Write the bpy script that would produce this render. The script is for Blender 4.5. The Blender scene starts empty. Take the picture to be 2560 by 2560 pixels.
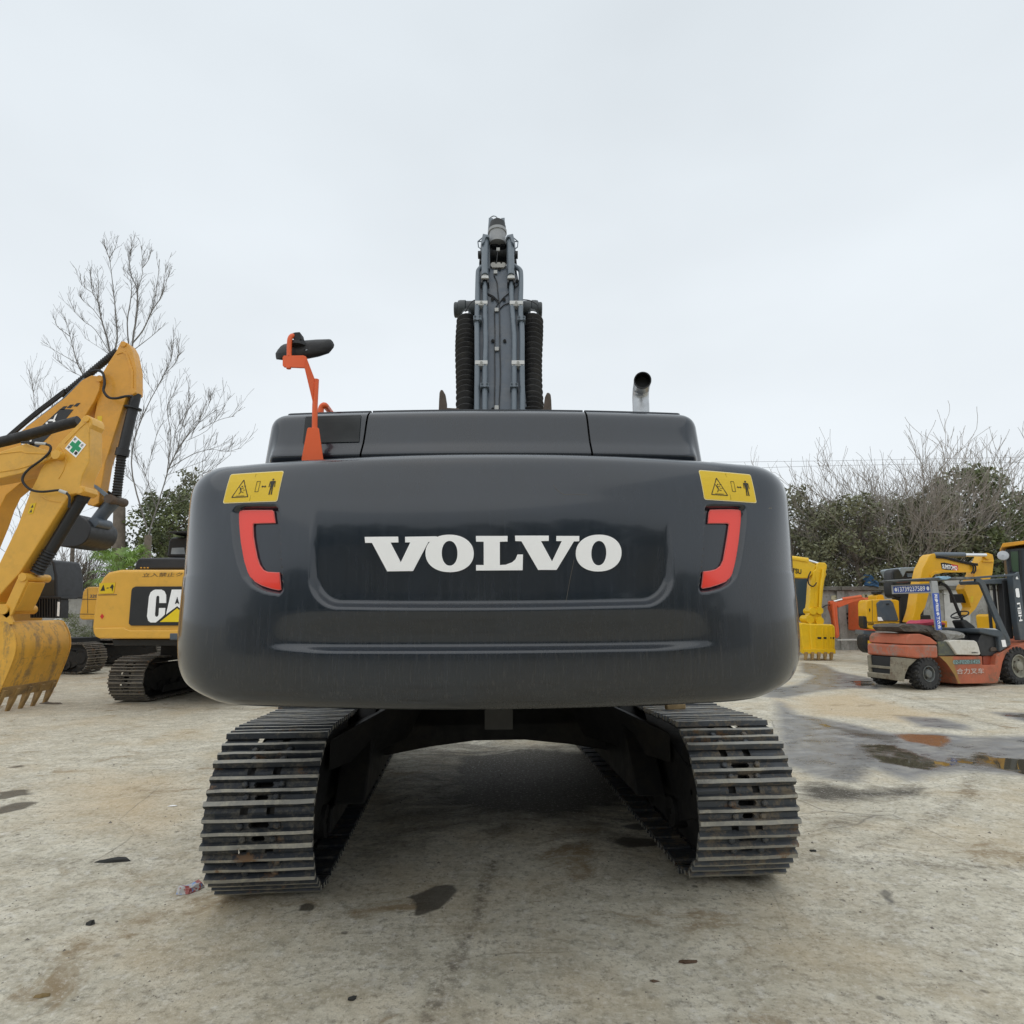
import bpy, bmesh, math, random
import numpy as np
from mathutils import Vector, Matrix, noise
rnd = random.Random(7)
S = bpy.context.scene
COL = S.collection
R = math.radians
V3 = Vector
# ---------------------------------------------------------------- camera
FPX = 1563.5                      # focal length in pixels of the 2560 px photograph
HC = 1.73
PITCH = math.atan((1526.4 - 1280) / FPX)
ROLL = R(0.35)
CAM = V3((0, 0, HC))
_f = V3((0, math.cos(PITCH), math.sin(PITCH)))
_u0 = V3((0, -math.sin(PITCH), math.cos(PITCH)))
_r0 = V3((1, 0, 0))
_r = _r0 * math.cos(ROLL) - _u0 * math.sin(ROLL)
_u = _u0 * math.cos(ROLL) + _r0 * math.sin(ROLL)
cd = bpy.data.cameras.new('camera')
cam = bpy.data.objects.new('camera', cd); COL.objects.link(cam)
cd.sensor_width = 36; cd.sensor_height = 36; cd.sensor_fit = 'HORIZONTAL'; cd.lens = 36 * FPX / 2560
cd.clip_start = 0.05; cd.clip_end = 3000
m = Matrix((_r, _u, -_f)).transposed().to_4x4(); m.translation = CAM
cam.matrix_world = m
S.camera = cam
# ---------------------------------------------------------------- world, sun, exposure
W = bpy.data.worlds.new('World'); S.world = W; W.use_nodes = True
nt = W.node_tree; nt.nodes.clear()
SUN_EL, SUN_AZ = R(68), R(200)
out = nt.nodes.new('ShaderNodeOutputWorld'); bg = nt.nodes.new('ShaderNodeBackground')
sky = nt.nodes.new('ShaderNodeTexSky'); sky.sky_type = 'NISHITA'; sky.sun_disc = False
sky.sun_elevation = SUN_EL; sky.sun_rotation = SUN_AZ; sky.air_density = 1.0; sky.dust_density = 4.0
tc = nt.nodes.new('ShaderNodeTexCoord'); sep = nt.nodes.new('ShaderNodeSeparateXYZ')
nt.links.new(tc.outputs['Generated'], sep.inputs[0])
mp = nt.nodes.new('ShaderNodeMapping'); mp.inputs['Scale'].default_value = (1, 1, 2.2)
nt.links.new(tc.outputs['Generated'], mp.inputs[0])
nz = nt.nodes.new('ShaderNodeTexNoise'); nz.inputs['Scale'].default_value = 1.7; nz.inputs['Detail'].default_value = 4; nz.inputs['Roughness'].default_value = .45
nt.links.new(mp.outputs[0], nz.inputs['Vector'])
ramp = nt.nodes.new('ShaderNodeValToRGB')       # overcast layer: pale at the horizon, a little deeper above
ramp.color_ramp.elements[0].position = 0.0; ramp.color_ramp.elements[0].color = (8.6, 9.05, 9.4, 1)
ramp.color_ramp.elements[1].position = 0.75; ramp.color_ramp.elements[1].color = (7.7, 8.3, 8.75, 1)
nt.links.new(sep.outputs['Z'], ramp.inputs[0])
cl = nt.nodes.new('ShaderNodeMapRange'); cl.inputs['From Min'].default_value = .3; cl.inputs['From Max'].default_value = .7
cl.inputs['To Min'].default_value = .92; cl.inputs['To Max'].default_value = 1.05
nt.links.new(nz.outputs[0], cl.inputs[0])
mul = nt.nodes.new('ShaderNodeVectorMath'); mul.operation = 'SCALE'
nt.links.new(ramp.outputs[0], mul.inputs[0]); nt.links.new(cl.outputs[0], mul.inputs['Scale'])
mixs = nt.nodes.new('ShaderNodeMix'); mixs.data_type = 'RGBA'; mixs.inputs[0].default_value = .93
nt.links.new(sky.outputs[0], mixs.inputs[6]); nt.links.new(mul.outputs[0], mixs.inputs[7])
nt.links.new(mixs.outputs[2], bg.inputs['Color']); bg.inputs['Strength'].default_value = 0.1
nt.links.new(bg.outputs[0], out.inputs[0])
sl = bpy.data.lights.new('sun', 'SUN'); sl.energy = .75; sl.angle = R(100); sl.color = (1, .97, .92)
so = bpy.data.objects.new('sun', sl); COL.objects.link(so)
sd = V3((math.sin(SUN_AZ) * math.cos(SUN_EL), math.cos(SUN_AZ) * math.cos(SUN_EL), math.sin(SUN_EL)))
so.rotation_euler = sd.to_track_quat('Z', 'Y').to_euler()
S.view_settings.view_transform = 'Standard'; S.view_settings.look = 'None'
S.view_settings.exposure = 0.08; S.view_settings.gamma = 1.0
# ---------------------------------------------------------------- photo measuring helpers
def ray(px, py):
    return _f + _r * ((px - 1280) / FPX) + _u * ((1280 - py) / FPX)
class Z:                                   # a zoomed region of the photo: its own pixel grid
    def __init__(s, x0, y0, k): s.x0, s.y0, s.k = x0, y0, k
    def __call__(s, x, y): return (s.x0 + x / s.k, s.y0 + y / s.k)
ZA, ZB, ZC = Z(0, 560, 3.01875), Z(0, 1000, 3.7154), Z(0, 1300, 3.864)
ZD, ZE, ZG, ZH = Z(1080, 520, 3.578), Z(640, 780, 4.83), Z(1960, 1320, 3.22), Z(2160, 1350, 4.83)
ZF = Z(1960, 1020, 3.22); ZI = Z(420, 1000, 2.4766); ZJ = Z(1000, 1000, 2.4766); ZK = Z(1500, 1000, 2.4766)
ZP, ZQ = Z(550, 1170, 5.855), Z(1560, 900, 12.88)
ZP2 = Z(1740, 1160, 5.683); ZT = Z(1200, 520, 10.73); ZU = Z(2400, 1340, 4.83); ZR = Z(1960, 1640, 3.22)
ZM = Z(0, 1900, 1.509); ZN = Z(1280, 1900, 1.509); Z1 = Z(0, 0, 1 / 1.325)
def gp(px, py, z=0.0):                     # ground point under a photo pixel
    d = ray(px, py); t = (z - HC) / d.z
    return CAM + d * t
class Plane:
    def __init__(s, px, Y, a=0.0, tilt=None):
        d = ray(px, 1526.4); s.o = CAM + d * (Y / d.y); s.o.z = 0
        if tilt is None:
            s.ex = V3((math.cos(a), -math.sin(a), 0)); s.n = V3((-math.sin(a), -math.cos(a), 0))
        else:
            s.ex = V3((1, 0, 0)); s.n = tilt
    def __call__(s, p, off=0.0):
        d = ray(*p); t = (s.o + s.n * off - CAM).dot(s.n) / d.dot(s.n)
        return CAM + d * t
# ---------------------------------------------------------------- mesh helper
class M:
    def __init__(s): s.v = []; s.f = []; s.m = []
    def add(s, vs, fs, mi=0):
        b = len(s.v); s.v += [V3(v) for v in vs]
        for f in fs: s.f.append([b + i for i in f]); s.m.append(mi)
        return b
    def box(s, c, sz, rot=None, mi=0):
        hx, hy, hz = sz[0] / 2, sz[1] / 2, sz[2] / 2; c = V3(c)
        vs = [V3((x, y, z)) for x in (-hx, hx) for y in (-hy, hy) for z in (-hz, hz)]
        if rot is not None: vs = [rot @ v for v in vs]
        s.add([c + v for v in vs], [(0, 1, 3, 2), (4, 6, 7, 5), (0, 4, 5, 1), (2, 3, 7, 6), (0, 2, 6, 4), (1, 5, 7, 3)], mi); return s
    def prism(s, pts, vec, mi=0, smi=None):
        n = len(pts); vec = V3(vec); b = [V3(p) for p in pts]
        nrm = V3((0, 0, 0))
        for i in range(n): nrm += b[i].cross(b[(i + 1) % n])
        if nrm.dot(vec) > 0: b = b[::-1]
        s.add(b + [p + vec for p in b], [tuple(range(n)), tuple(range(2 * n - 1, n - 1, -1))], mi)
        k = len(s.v) - 2 * n
        for i in range(n):
            j = (i + 1) % n; s.f.append([k + j, k + i, k + n + i, k + n + j]); s.m.append(mi if smi is None else smi)
        return s
    def tube(s, pts, r, n=8, mi=0, cap=True):
        pts = [V3(p) for p in pts]; L = len(pts)
        rs = r if isinstance(r, (list, tuple)) else [r] * L
        up = None; b = len(s.v)
        for i in range(L):
            t = (pts[min(i + 1, L - 1)] - pts[max(i - 1, 0)])
            if t.length < 1e-9: t = V3((0, 0, 1))
            t.normalize()
            if up is None:
                up = t.orthogonal().normalized()
            up = (up - t * up.dot(t))
            up = up.normalized() if up.length > 1e-6 else t.orthogonal().normalized()
            w = t.cross(up)
            for k in range(n):
                a = 2 * math.pi * k / n
                s.v.append(pts[i] + (up * math.cos(a) + w * math.sin(a)) * rs[i])
        for i in range(L - 1):
            for k in range(n):
                k2 = (k + 1) % n
                s.f.append([b + i * n + k, b + i * n + k2, b + (i + 1) * n + k2, b + (i + 1) * n + k]); s.m.append(mi)
        if cap:
            s.f.append([b + k for k in range(n)][::-1]); s.m.append(mi)
            s.f.append([b + (L - 1) * n + k for k in range(n)]); s.m.append(mi)
        return s
    def cyl(s, p0, p1, r, n=16, mi=0): return s.tube([p0, p1], r, n, mi)
    def ring(s, c, ax, prof, n=24, mi=0):       # lathe: prof = [(radius, along axis)], closed loop if last==first
        ax = V3(ax).normalized(); e = ax.orthogonal().normalized(); w = ax.cross(e); c = V3(c); b = len(s.v); L = len(prof)
        for (r, h) in prof:
            for k in range(n):
                a = 2 * math.pi * k / n; s.v.append(c + ax * h + (e * math.cos(a) + w * math.sin(a)) * r)
        for i in range(L - 1):
            for k in range(n):
                k2 = (k + 1) % n; s.f.append([b + i * n + k, b + i * n + k2, b + (i + 1) * n + k2, b + (i + 1) * n + k]); s.m.append(mi)
        return s
    def grid(s, rows, mi=0, flip=False):
        b = len(s.v); nr = len(rows); nc = len(rows[0])
        for r in rows: s.v += [V3(p) for p in r]
        for i in range(nr - 1):
            for j in range(nc - 1):
                f = [b + i * nc + j, b + i * nc + j + 1, b + (i + 1) * nc + j + 1, b + (i + 1) * nc + j]
                s.f.append(f[::-1] if flip else f); s.m.append(mi)
        return s
ROOT = {}
def rootof(o):
    while o is not None and o.name not in ROOT: o = o.parent
    return ROOT[o.name] if o is not None else V3((0, 0, 0))
def build(name, M_, mats, parent=None, smooth=None, bevel=0, label=None, fix=True, seg=2):
    o0 = rootof(parent) if parent is not None else V3((0, 0, 0))
    me = bpy.data.meshes.new(name)
    me.from_pydata([tuple(v - o0) for v in M_.v], [], M_.f)
    if not isinstance(mats, (list, tuple)): mats = [mats]
    for x in mats: me.materials.append(x)
    me.polygons.foreach_set('material_index', M_.m)
    if fix:
        bm = bmesh.new(); bm.from_mesh(me); bmesh.ops.recalc_face_normals(bm, faces=bm.faces); bm.to_mesh(me); bm.free()
    if smooth is not None:
        me.shade_smooth()
        if smooth < 179: me.set_sharp_from_angle(angle=R(smooth))
    o = bpy.data.objects.new(name, me); COL.objects.link(o)
    if parent is not None: o.parent = parent
    if bevel:
        b = o.modifiers.new('bevel', 'BEVEL'); b.width = bevel; b.segments = seg; b.limit_method = 'ANGLE'; b.angle_limit = R(35)
        b.harden_normals = False
        if smooth is None:
            me.shade_smooth(); me.set_sharp_from_angle(angle=R(30))
            b.harden_normals = True
    if label: o['label'] = label
    return o
def thing(name, label, cat, loc, group=None):
    o = bpy.data.objects.new(name, None); COL.objects.link(o); o.location = loc; o.empty_display_size = .3
    o['label'] = label; o['category'] = cat
    if group: o['group'] = group
    ROOT[o.name] = V3(loc); return o
def solo(o, label, cat, group=None):
    o['label'] = label; o['category'] = cat
    if group: o['group'] = group
    return o
def structure(o): o['kind'] = 'structure'; return o
def stuff(o): o['kind'] = 'stuff'; return o
def catmull(pts, k=4, closed=False):
    n = len(pts); res = []
    rng = range(n if closed else n - 1)
    for i in rng:
        g = lambda j: V3(pts[j % n]) if closed else V3(pts[max(0, min(n - 1, j))])
        p0, p1, p2, p3 = g(i - 1), g(i), g(i + 1), g(i + 2)
        for q in range(k):
            t = q / k
            res.append(.5 * ((2 * p1) + (p2 - p0) * t + (2 * p0 - 5 * p1 + 4 * p2 - p3) * t * t + (3 * p1 - p0 - 3 * p2 + p3) * t ** 3))
    if not closed: res.append(V3(pts[-1]))
    return res
# ---------------------------------------------------------------- materials
def nodes(name):
    mt = bpy.data.materials.new(name); mt.use_nodes = True; t = mt.node_tree; t.nodes.clear()
    o = t.nodes.new('ShaderNodeOutputMaterial'); p = t.nodes.new('ShaderNodeBsdfPrincipled'); t.links.new(p.outputs[0], o.inputs[0])
    return mt, t, p
def nd(t, typ, ins=None, **kw):
    n = t.nodes.new(typ)
    for k, v in kw.items(): setattr(n, k, v)
    for k, v in (ins or {}).items():
        if isinstance(v, bpy.types.NodeSocket): t.links.new(v, n.inputs[k])
        else: n.inputs[k].default_value = v
    return n
def mixc(t, f, a, b):
    n = nd(t, 'ShaderNodeMix', data_type='RGBA')
    for k, v in ((0, f), (6, a), (7, b)):
        if isinstance(v, bpy.types.NodeSocket): t.links.new(v, n.inputs[k])
        else: n.inputs[k].default_value = (tuple(v) + (1,))[:4] if k else v
    return n.outputs[2]
def mrange(t, x, a, b, c=0, d=1):
    n = nd(t, 'ShaderNodeMapRange', {0: x, 1: a, 2: b, 3: c, 4: d}); return n.outputs[0]
def mth(t, op, a, b=0.0):
    n = nd(t, 'ShaderNodeMath', operation=op)
    for k, v in ((0, a), (1, b)):
        if isinstance(v, bpy.types.NodeSocket): t.links.new(v, n.inputs[k])
        else: n.inputs[k].default_value = v
    return n.outputs[0]
def noi(t, vec, scale, detail=4, rough=.55, sc=None):
    if sc: vec = nd(t, 'ShaderNodeMapping', {'Vector': vec, 'Scale': sc}).outputs[0]
    return nd(t, 'ShaderNodeTexNoise', {'Vector': vec, 'Scale': scale, 'Detail': detail, 'Roughness': rough}).outputs[0]
def mat(name, col, rough=.5, metal=0.0, coat=0.0, var=.12, scale=4.0, dirt=None, damt=.35, dscale=2.5, bump=.0, streak=False, alpha=None):
    mt, t, p = nodes(name)
    pos = nd(t, 'ShaderNodeNewGeometry').outputs['Position']
    n1 = noi(t, pos, scale, 5, .6)
    f = mrange(t, n1, .25, .75)
    c = mixc(t, f, [x * (1 - var) for x in col], [min(1, x * (1 + var)) for x in col])
    if dirt is not None:
        n2 = noi(t, pos, dscale, 6, .65, (3, 3, .5) if streak else None)
        n3 = noi(t, pos, dscale * 9, 3, .6)
        g = mth(t, 'ADD', n2, mth(t, 'MULTIPLY', mth(t, 'SUBTRACT', n3, .5), .35))
        g = mrange(t, g, .5, .68, 0, damt)
        c = mixc(t, g, c, dirt)
    t.links.new(c, p.inputs['Base Color'])
    r = mrange(t, noi(t, pos, scale * 2.3, 4), .3, .7, max(.03, rough - .08), min(1, rough + .1))
    t.links.new(r, p.inputs['Roughness'])
    p.inputs['Metallic'].default_value = metal
    if coat: p.inputs['Coat Weight'].default_value = coat; p.inputs['Coat Roughness'].default_value = .08
    if bump:
        b = nd(t, 'ShaderNodeBump', {'Height': noi(t, pos, 60, 4), 'Strength': bump, 'Distance': .004})
        t.links.new(b.outputs[0], p.inputs['Normal'])
    return mt
def flat(name, col, rough=.5):
    mt, t, p = nodes(name); p.inputs['Base Color'].default_value = tuple(col) + (1,); p.inputs['Roughness'].default_value = rough; return mt
def glass(name, col=(.03, .04, .045), rough=.05):
    mt, t, p = nodes(name); p.inputs['Base Color'].default_value = tuple(col) + (1,); p.inputs['Roughness'].default_value = rough
    p.inputs['Specular IOR Level'].default_value = .6; return mt
DIRT = (.24, .18, .11)
m_slate = None
def slate():
    mt, t, p = nodes('slate_paint')
    pos = nd(t, 'ShaderNodeNewGeometry').outputs['Position']
    st = noi(t, pos, 6, 5, .6, (9, 9, .35)); cl_ = noi(t, pos, 1.6, 4, .6); fine = noi(t, pos, 45, 3, .6, (3, 3, .25))
    c = mixc(t, mrange(t, st, .3, .75), (.0085, .0145, .023), (.0135, .0205, .032))
    c = mixc(t, mrange(t, cl_, .45, .75, 0, .5), c, (.012, .013, .014))
    z = nd(t, 'ShaderNodeSeparateXYZ', {0: pos}).outputs[2]      # wash runs and road dust low on the face
    low = mth(t, 'MULTIPLY', mrange(t, z, 1.86, 1.45), mrange(t, fine, .55, .78, 0, .20))
    c = mixc(t, low, c, (.20, .18, .15))
    c = mixc(t, mth(t, 'MULTIPLY', mrange(t, z, 1.6, 1.33), mrange(t, cl_, .3, .6, .1, .38)), c, (.021, .020, .018))
    t.links.new(c, p.inputs['Base Color'])
    rg = mth(t, 'ADD', mrange(t, st, .3, .7, .17, .25), mth(t, 'MULTIPLY', mrange(t, cl_, .4, .7), .07))
    t.links.new(rg, p.inputs['Roughness'])
    p.inputs['Specular IOR Level'].default_value = .46
    p.inputs['Coat Weight'].default_value = .62; p.inputs['Coat Roughness'].default_value = .08
    b = nd(t, 'ShaderNodeBump', {'Height': noi(t, pos, 220, 2), 'Strength': .08, 'Distance': .001})
    t.links.new(b.outputs[0], p.inputs['Normal'])
    return mt
m_slate = slate()
m_boom = mat('boom_grey_paint', (.07, .09, .115), .42, dirt=(.16, .15, .135), damt=.3)
m_pipe = mat('pipe_grey', (.12, .148, .175), .4, var=.08)
m_clamp = mat('zinc_clamp', (.5, .5, .48), .5, var=.15)
m_chrome = mat('chrome_rod', (.75, .76, .77), .15, metal=1, var=.03)
m_black = mat('black_paint', (.015, .016, .018), .45)
m_rubber = mat('black_rubber', (.012, .012, .013), .6, dirt=(.07, .065, .055), damt=.35, dscale=8)
m_dark = mat('dark_underside', (.012, .012, .012), .7, dirt=(.05, .042, .03), damt=.4)
m_rust = mat('rusty_steel', (.085, .065, .05), .75, var=.3, scale=12, dirt=(.13, .07, .035), damt=.5)
m_orange = mat('orange_paint', (.78, .115, .022), .42, var=.05)
m_white = flat('white_vinyl', (.97, .97, .97), .35)
m_red = None
def redm():
    mt, t, p = nodes('red_reflector')
    p.inputs['Base Color'].default_value = (.88, .045, .022, 1); p.inputs['Roughness'].default_value = .22
    p.inputs['Coat Weight'].default_value = .6; p.inputs['Coat Roughness'].default_value = .06
    return mt
m_red = redm()
m_redrim = flat('reflector_rim', (.85, .22, .2), .4)
m_stick = mat('sticker_yellow', (.74, .50, .01), .35, var=.05)
m_print = flat('black_print', (.02, .018, .01), .5)
m_pale = flat('sticker_border', (.85, .72, .35), .4)
m_alu = mat('galvanised_pipe', (.50, .515, .53), .33, metal=.75, var=.15, scale=14)
m_tyre = mat('tyre_rubber', (.03, .03, .031), .85, dirt=(.10, .095, .085), damt=.6, dscale=7)
m_glass = glass('tinted_glass')
def yellow(name, c, d=.25): return mat(name, c, .42, coat=.15, var=.07, dirt=(.28, .17, .05), damt=d, dscale=1.8)
m_cat = yellow('ochre_yellow_paint', (.74, .40, .052))
m_san = yellow('deep_yellow_paint', (.68, .32, .028))
m_kom = yellow('bright_yellow_paint', (.80, .50, .008), .12)
m_sum = yellow('warm_yellow_paint', (.78, .42, .008), .12)
m_min = yellow('orange_red_paint', (.72, .12, .03), .2)
m_catb = mat('worn_bucket_paint', (.72, .39, .052), .48, var=.14, dirt=(.24, .16, .075), damt=.85, dscale=2.2, streak=True)
def shoe_mat(name, c, d, amt):
    mt, t, p = nodes(name)
    pos = nd(t, 'ShaderNodeNewGeometry').outputs['Position']
    n1 = noi(t, pos, 9, 6, .7); n2 = noi(t, pos, 40, 4, .7); n3 = noi(t, pos, 3.2, 4, .6)
    f = mrange(t, mth(t, 'ADD', n1, mth(t, 'MULTIPLY', mth(t, 'SUBTRACT', n2, .5), .5)), .48, .64, 0, amt)
    cc = mixc(t, mrange(t, n3, .35, .65), c, [x * 1.6 for x in c])
    cc = mixc(t, f, cc, d)
    cc = mixc(t, mrange(t, noi(t, pos, 5.3, 5, .7), .6, .68, 0, amt), cc, (.20, .11, .05))
    t.links.new(cc, p.inputs['Base Color'])
    t.links.new(mrange(t, n1, .3, .7, .38, .8), p.inputs['Roughness'])
    p.inputs['Metallic'].default_value = .15
    b = nd(t, 'ShaderNodeBump', {'Height': n2, 'Strength': .35, 'Distance': .004}); t.links.new(b.outputs[0], p.inputs['Normal'])
    return mt
m_shoe = shoe_mat('track_steel', (.017, .021, .027), (.12, .11, .09), .75)
m_shoe2 = shoe_mat('track_steel_muddy', (.045, .050, .056), (.19, .155, .11), .9)
m_rib = shoe_mat('worn_grouser_steel', (.22, .215, .195), (.44, .415, .34), .85)
m_old = shoe_mat('dusty_track_steel', (.05, .045, .04), (.16, .14, .11), .8)
m_oldrib = shoe_mat('dusty_grouser_steel', (.13, .12, .10), (.26, .23, .18), .8)
# ================================================================ GROUND
def axis(parts):
    r = []
    for a, b, s in parts: r += list(np.arange(a, b, s))
    r.append(parts[-1][1]); return np.array(r)
def pxpoly(z, pts): return [tuple(gp(*z(*p)).xy) for p in pts]
def sdf(P, poly):                                    # numpy signed distance, positive inside
    x, y = P; n = len(poly); d = np.full(x.shape, 1e9); ins = np.zeros(x.shape, bool)
    for i in range(n):
        ax, ay = poly[i]; bx, by = poly[(i + 1) % n]
        ex, ey = bx - ax, by - ay; L = ex * ex + ey * ey + 1e-12
        t = np.clip(((x - ax) * ex + (y - ay) * ey) / L, 0, 1)
        d = np.minimum(d, np.hypot(x - ax - t * ex, y - ay - t * ey))
        c = ((ay > y) != (by > y)) & (x < (bx - ax) * (y - ay) / ((by - ay) if abs(by - ay) > 1e-12 else 1e-12) + ax)
        ins ^= c
    return np.where(ins, d, -d)
def linedist(P, pts):
    x, y = P; d = np.full(x.shape, 1e9)
    for (ax, ay), (bx, by) in zip(pts[:-1], pts[1:]):
        ex, ey = bx - ax, by - ay; L = ex * ex + ey * ey + 1e-12
        t = np.clip(((x - ax) * ex + (y - ay) * ey) / L, 0, 1)
        d = np.minimum(d, np.hypot(x - ax - t * ex, y - ay - t * ey))
    return d
def make_ground():
    xs = axis([(-500, -60, 60), (-60, -18, 3), (-18, -4.5, .16), (-4.5, 4.8, .05), (4.8, 17, .12), (17, 60, 3), (60, 500, 60)])
    ys = axis([(-300, -20, 40), (-20, 1.2, 1.5), (1.2, 8, .05), (8, 16, .1), (16, 30, .25), (30, 60, 3), (60, 700, 60)])
    X, Y = np.meshgrid(xs, ys); P = (X, Y)
    sm = lambda d, w: np.clip(.5 + d / (2 * w), 0, 1)
    wet = np.zeros_like(X); pud = np.zeros_like(X); oil = np.zeros_like(X); mud = np.zeros_like(X); tan = np.zeros_like(X)
    for pl in ([(140, 50), (330, 70), (450, 130), (760, 190), (800, 270), (560, 260), (300, 280), (0, 340), (-160, 330), (-160, 200), (0, 250), (110, 230), (240, 160), (140, 130)],
               [(-60, 360), (0, 380), (100, 470), (300, 500), (600, 560), (850, 620), (1250, 620), (1500, 650), (2300, 640), (2300, 1000), (1932, 960), (1500, 930), (1200, 950), (1000, 1000), (700, 900), (600, 1010), (300, 990), (90, 900), (-40, 850)],
               [(1640, 450), (2100, 460), (2100, 560), (1850, 510)], [(900, 480), (1250, 500), (1480, 560), (1500, 600), (1100, 570)]):
        wet = np.maximum(wet, sm(sdf(P, pxpoly(ZR, pl)), .28))
    for pl in ([(1230, 825), (1380, 815), (1440, 810), (1560, 770), (1640, 780), (1700, 815), (2000, 830), (2200, 850), (2200, 1010), (1932, 980), (1820, 940), (1600, 900), (1450, 880)],
               [(1640, 465), (2100, 470), (2100, 530), (1850, 490)], [(260, 545), (340, 540), (390, 570), (300, 570)], [(640, 690), (760, 700), (900, 712), (760, 690)],
               [(500, 200), (700, 200), (760, 235), (620, 245)], [(560, 700), (900, 720), (1450, 900), (1180, 930), (760, 860), (640, 800)]):
        pud = np.maximum(pud, sm(sdf(P, pxpoly(ZR, pl)), .12))
    for pl in ([(890, 632), (1000, 625), (1300, 640), (1330, 690), (1250, 740), (1100, 700), (1000, 690)],):
        mud = np.maximum(mud, sm(sdf(P, pxpoly(ZR, pl)), .1))
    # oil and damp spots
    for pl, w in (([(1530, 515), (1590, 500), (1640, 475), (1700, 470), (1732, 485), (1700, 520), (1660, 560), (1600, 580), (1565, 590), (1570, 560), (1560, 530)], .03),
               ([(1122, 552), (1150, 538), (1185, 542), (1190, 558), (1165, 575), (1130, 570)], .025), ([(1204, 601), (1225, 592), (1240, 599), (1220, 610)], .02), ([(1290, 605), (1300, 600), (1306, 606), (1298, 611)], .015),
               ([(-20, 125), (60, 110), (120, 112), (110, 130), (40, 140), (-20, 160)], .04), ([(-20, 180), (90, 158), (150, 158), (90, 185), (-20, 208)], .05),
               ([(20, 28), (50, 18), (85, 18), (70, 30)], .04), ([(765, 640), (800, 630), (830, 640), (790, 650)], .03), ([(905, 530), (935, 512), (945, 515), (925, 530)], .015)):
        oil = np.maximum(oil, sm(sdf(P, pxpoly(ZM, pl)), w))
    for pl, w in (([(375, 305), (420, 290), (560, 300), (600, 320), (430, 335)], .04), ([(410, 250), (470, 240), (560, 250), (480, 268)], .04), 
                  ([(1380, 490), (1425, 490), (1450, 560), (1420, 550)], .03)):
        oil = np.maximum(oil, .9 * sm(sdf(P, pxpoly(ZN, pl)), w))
    dk = np.zeros_like(X)                            # broad dirt, plus shade under the excavator painted in as darkening
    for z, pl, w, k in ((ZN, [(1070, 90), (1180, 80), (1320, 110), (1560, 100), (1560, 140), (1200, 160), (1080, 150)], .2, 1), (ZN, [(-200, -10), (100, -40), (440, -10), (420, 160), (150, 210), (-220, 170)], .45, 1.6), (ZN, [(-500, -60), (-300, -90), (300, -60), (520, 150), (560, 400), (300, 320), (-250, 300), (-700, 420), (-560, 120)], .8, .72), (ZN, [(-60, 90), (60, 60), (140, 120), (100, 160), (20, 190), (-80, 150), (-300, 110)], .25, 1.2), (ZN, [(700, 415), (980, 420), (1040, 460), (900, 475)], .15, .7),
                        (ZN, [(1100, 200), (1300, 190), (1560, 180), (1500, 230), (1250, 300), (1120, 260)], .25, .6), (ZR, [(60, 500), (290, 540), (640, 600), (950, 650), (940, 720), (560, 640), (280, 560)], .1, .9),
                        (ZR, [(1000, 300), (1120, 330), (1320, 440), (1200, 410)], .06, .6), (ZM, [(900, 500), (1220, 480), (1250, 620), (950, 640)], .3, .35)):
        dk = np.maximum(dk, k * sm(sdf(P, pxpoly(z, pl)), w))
    for pl, w in (([(100, 330), (560, 300), (1250, 480), (1000, 540), (560, 500), (200, 470)], .5), ([(-80, 330), (100, 400), (20, 440)], .3)):
        tan = np.maximum(tan, sm(sdf(P, pxpoly(ZR, pl)), w))
    for pl in ([(150, 80), (700, 40), (760, 200), (640, 330), (400, 300), (160, 200)], [(500, 720), (680, 680), (640, 760), (480, 780)], [(1640, 900), (1800, 890), (1900, 996), (1600, 996)]):
        tan = np.maximum(tan, .7 * sm(sdf(P, pxpoly(ZM, pl)), .5))
    lin = np.zeros_like(X)
    for z, pl, w, k in ((ZM, [(1860, 380), (1800, 560), (1740, 720), (1600, 1010), (1480, 1300)], .018, 1), (ZN, [(380, 300), (1040, 370), (1932, 410)], .03, .8), (ZR, [(760, 280), (1000, 340), (1320, 440), (1700, 560)], .05, .8),
                        (ZM, [(1500, 640), (1560, 800), (1700, 990)], .02, .35), (ZM, [(0, 400), (500, 380), (780, 378)], .03, .5)):
        lin = np.maximum(lin, k * np.clip(1 - linedist(P, pxpoly(z, pl)) / (w * 1.6 + .04), 0, 1))
    for off in (0, 1, 2, 3, 4):                      # tyre tread lines
        pl = pxpoly(ZN, [(1300 + off * 26, 335 - off * 6), (1560 + off * 12, 235 - off * 3), (1700 + off * 8, 130), (1740 + off * 8, 40)])
        lin = np.maximum(lin, .55 * np.clip(1 - linedist(P, pl) / .07, 0, 1))
    for off in range(5):
        pl = pxpoly(ZR, [(400 + off * 34, 980 + off * 10), (540 + off * 34, 850 + off * 6), (590 + off * 30, 740)])
        lin = np.maximum(lin, .8 * np.clip(1 - linedist(P, pl) / .08, 0, 1))
    ny, nx = X.shape
    me = bpy.data.meshes.new('ground')
    Zz = np.zeros_like(X)
    co = np.stack([X, Y, Zz], -1).reshape(-1, 3)
    idx = np.arange(nx * ny).reshape(ny, nx)
    f = np.stack([idx[:-1, :-1], idx[:-1, 1:], idx[1:, 1:], idx[1:, :-1]], -1).reshape(-1, 4)
    me.vertices.add(len(co)); me.vertices.foreach_set('co', co.ravel())
    me.loops.add(f.size); me.loops.foreach_set('vertex_index', f.ravel())
    me.polygons.add(len(f)); me.polygons.foreach_set('loop_start', np.arange(0, f.size, 4))
    me.update(calc_edges=True)
    for nme, arr in (('wet', wet), ('puddle', pud), ('oil', oil), ('mud', mud), ('tan', tan), ('grime_shade', dk), ('lines', lin)):
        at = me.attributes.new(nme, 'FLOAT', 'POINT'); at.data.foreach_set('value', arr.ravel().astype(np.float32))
    o = bpy.data.objects.new('ground', me); COL.objects.link(o); structure(o)
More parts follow.
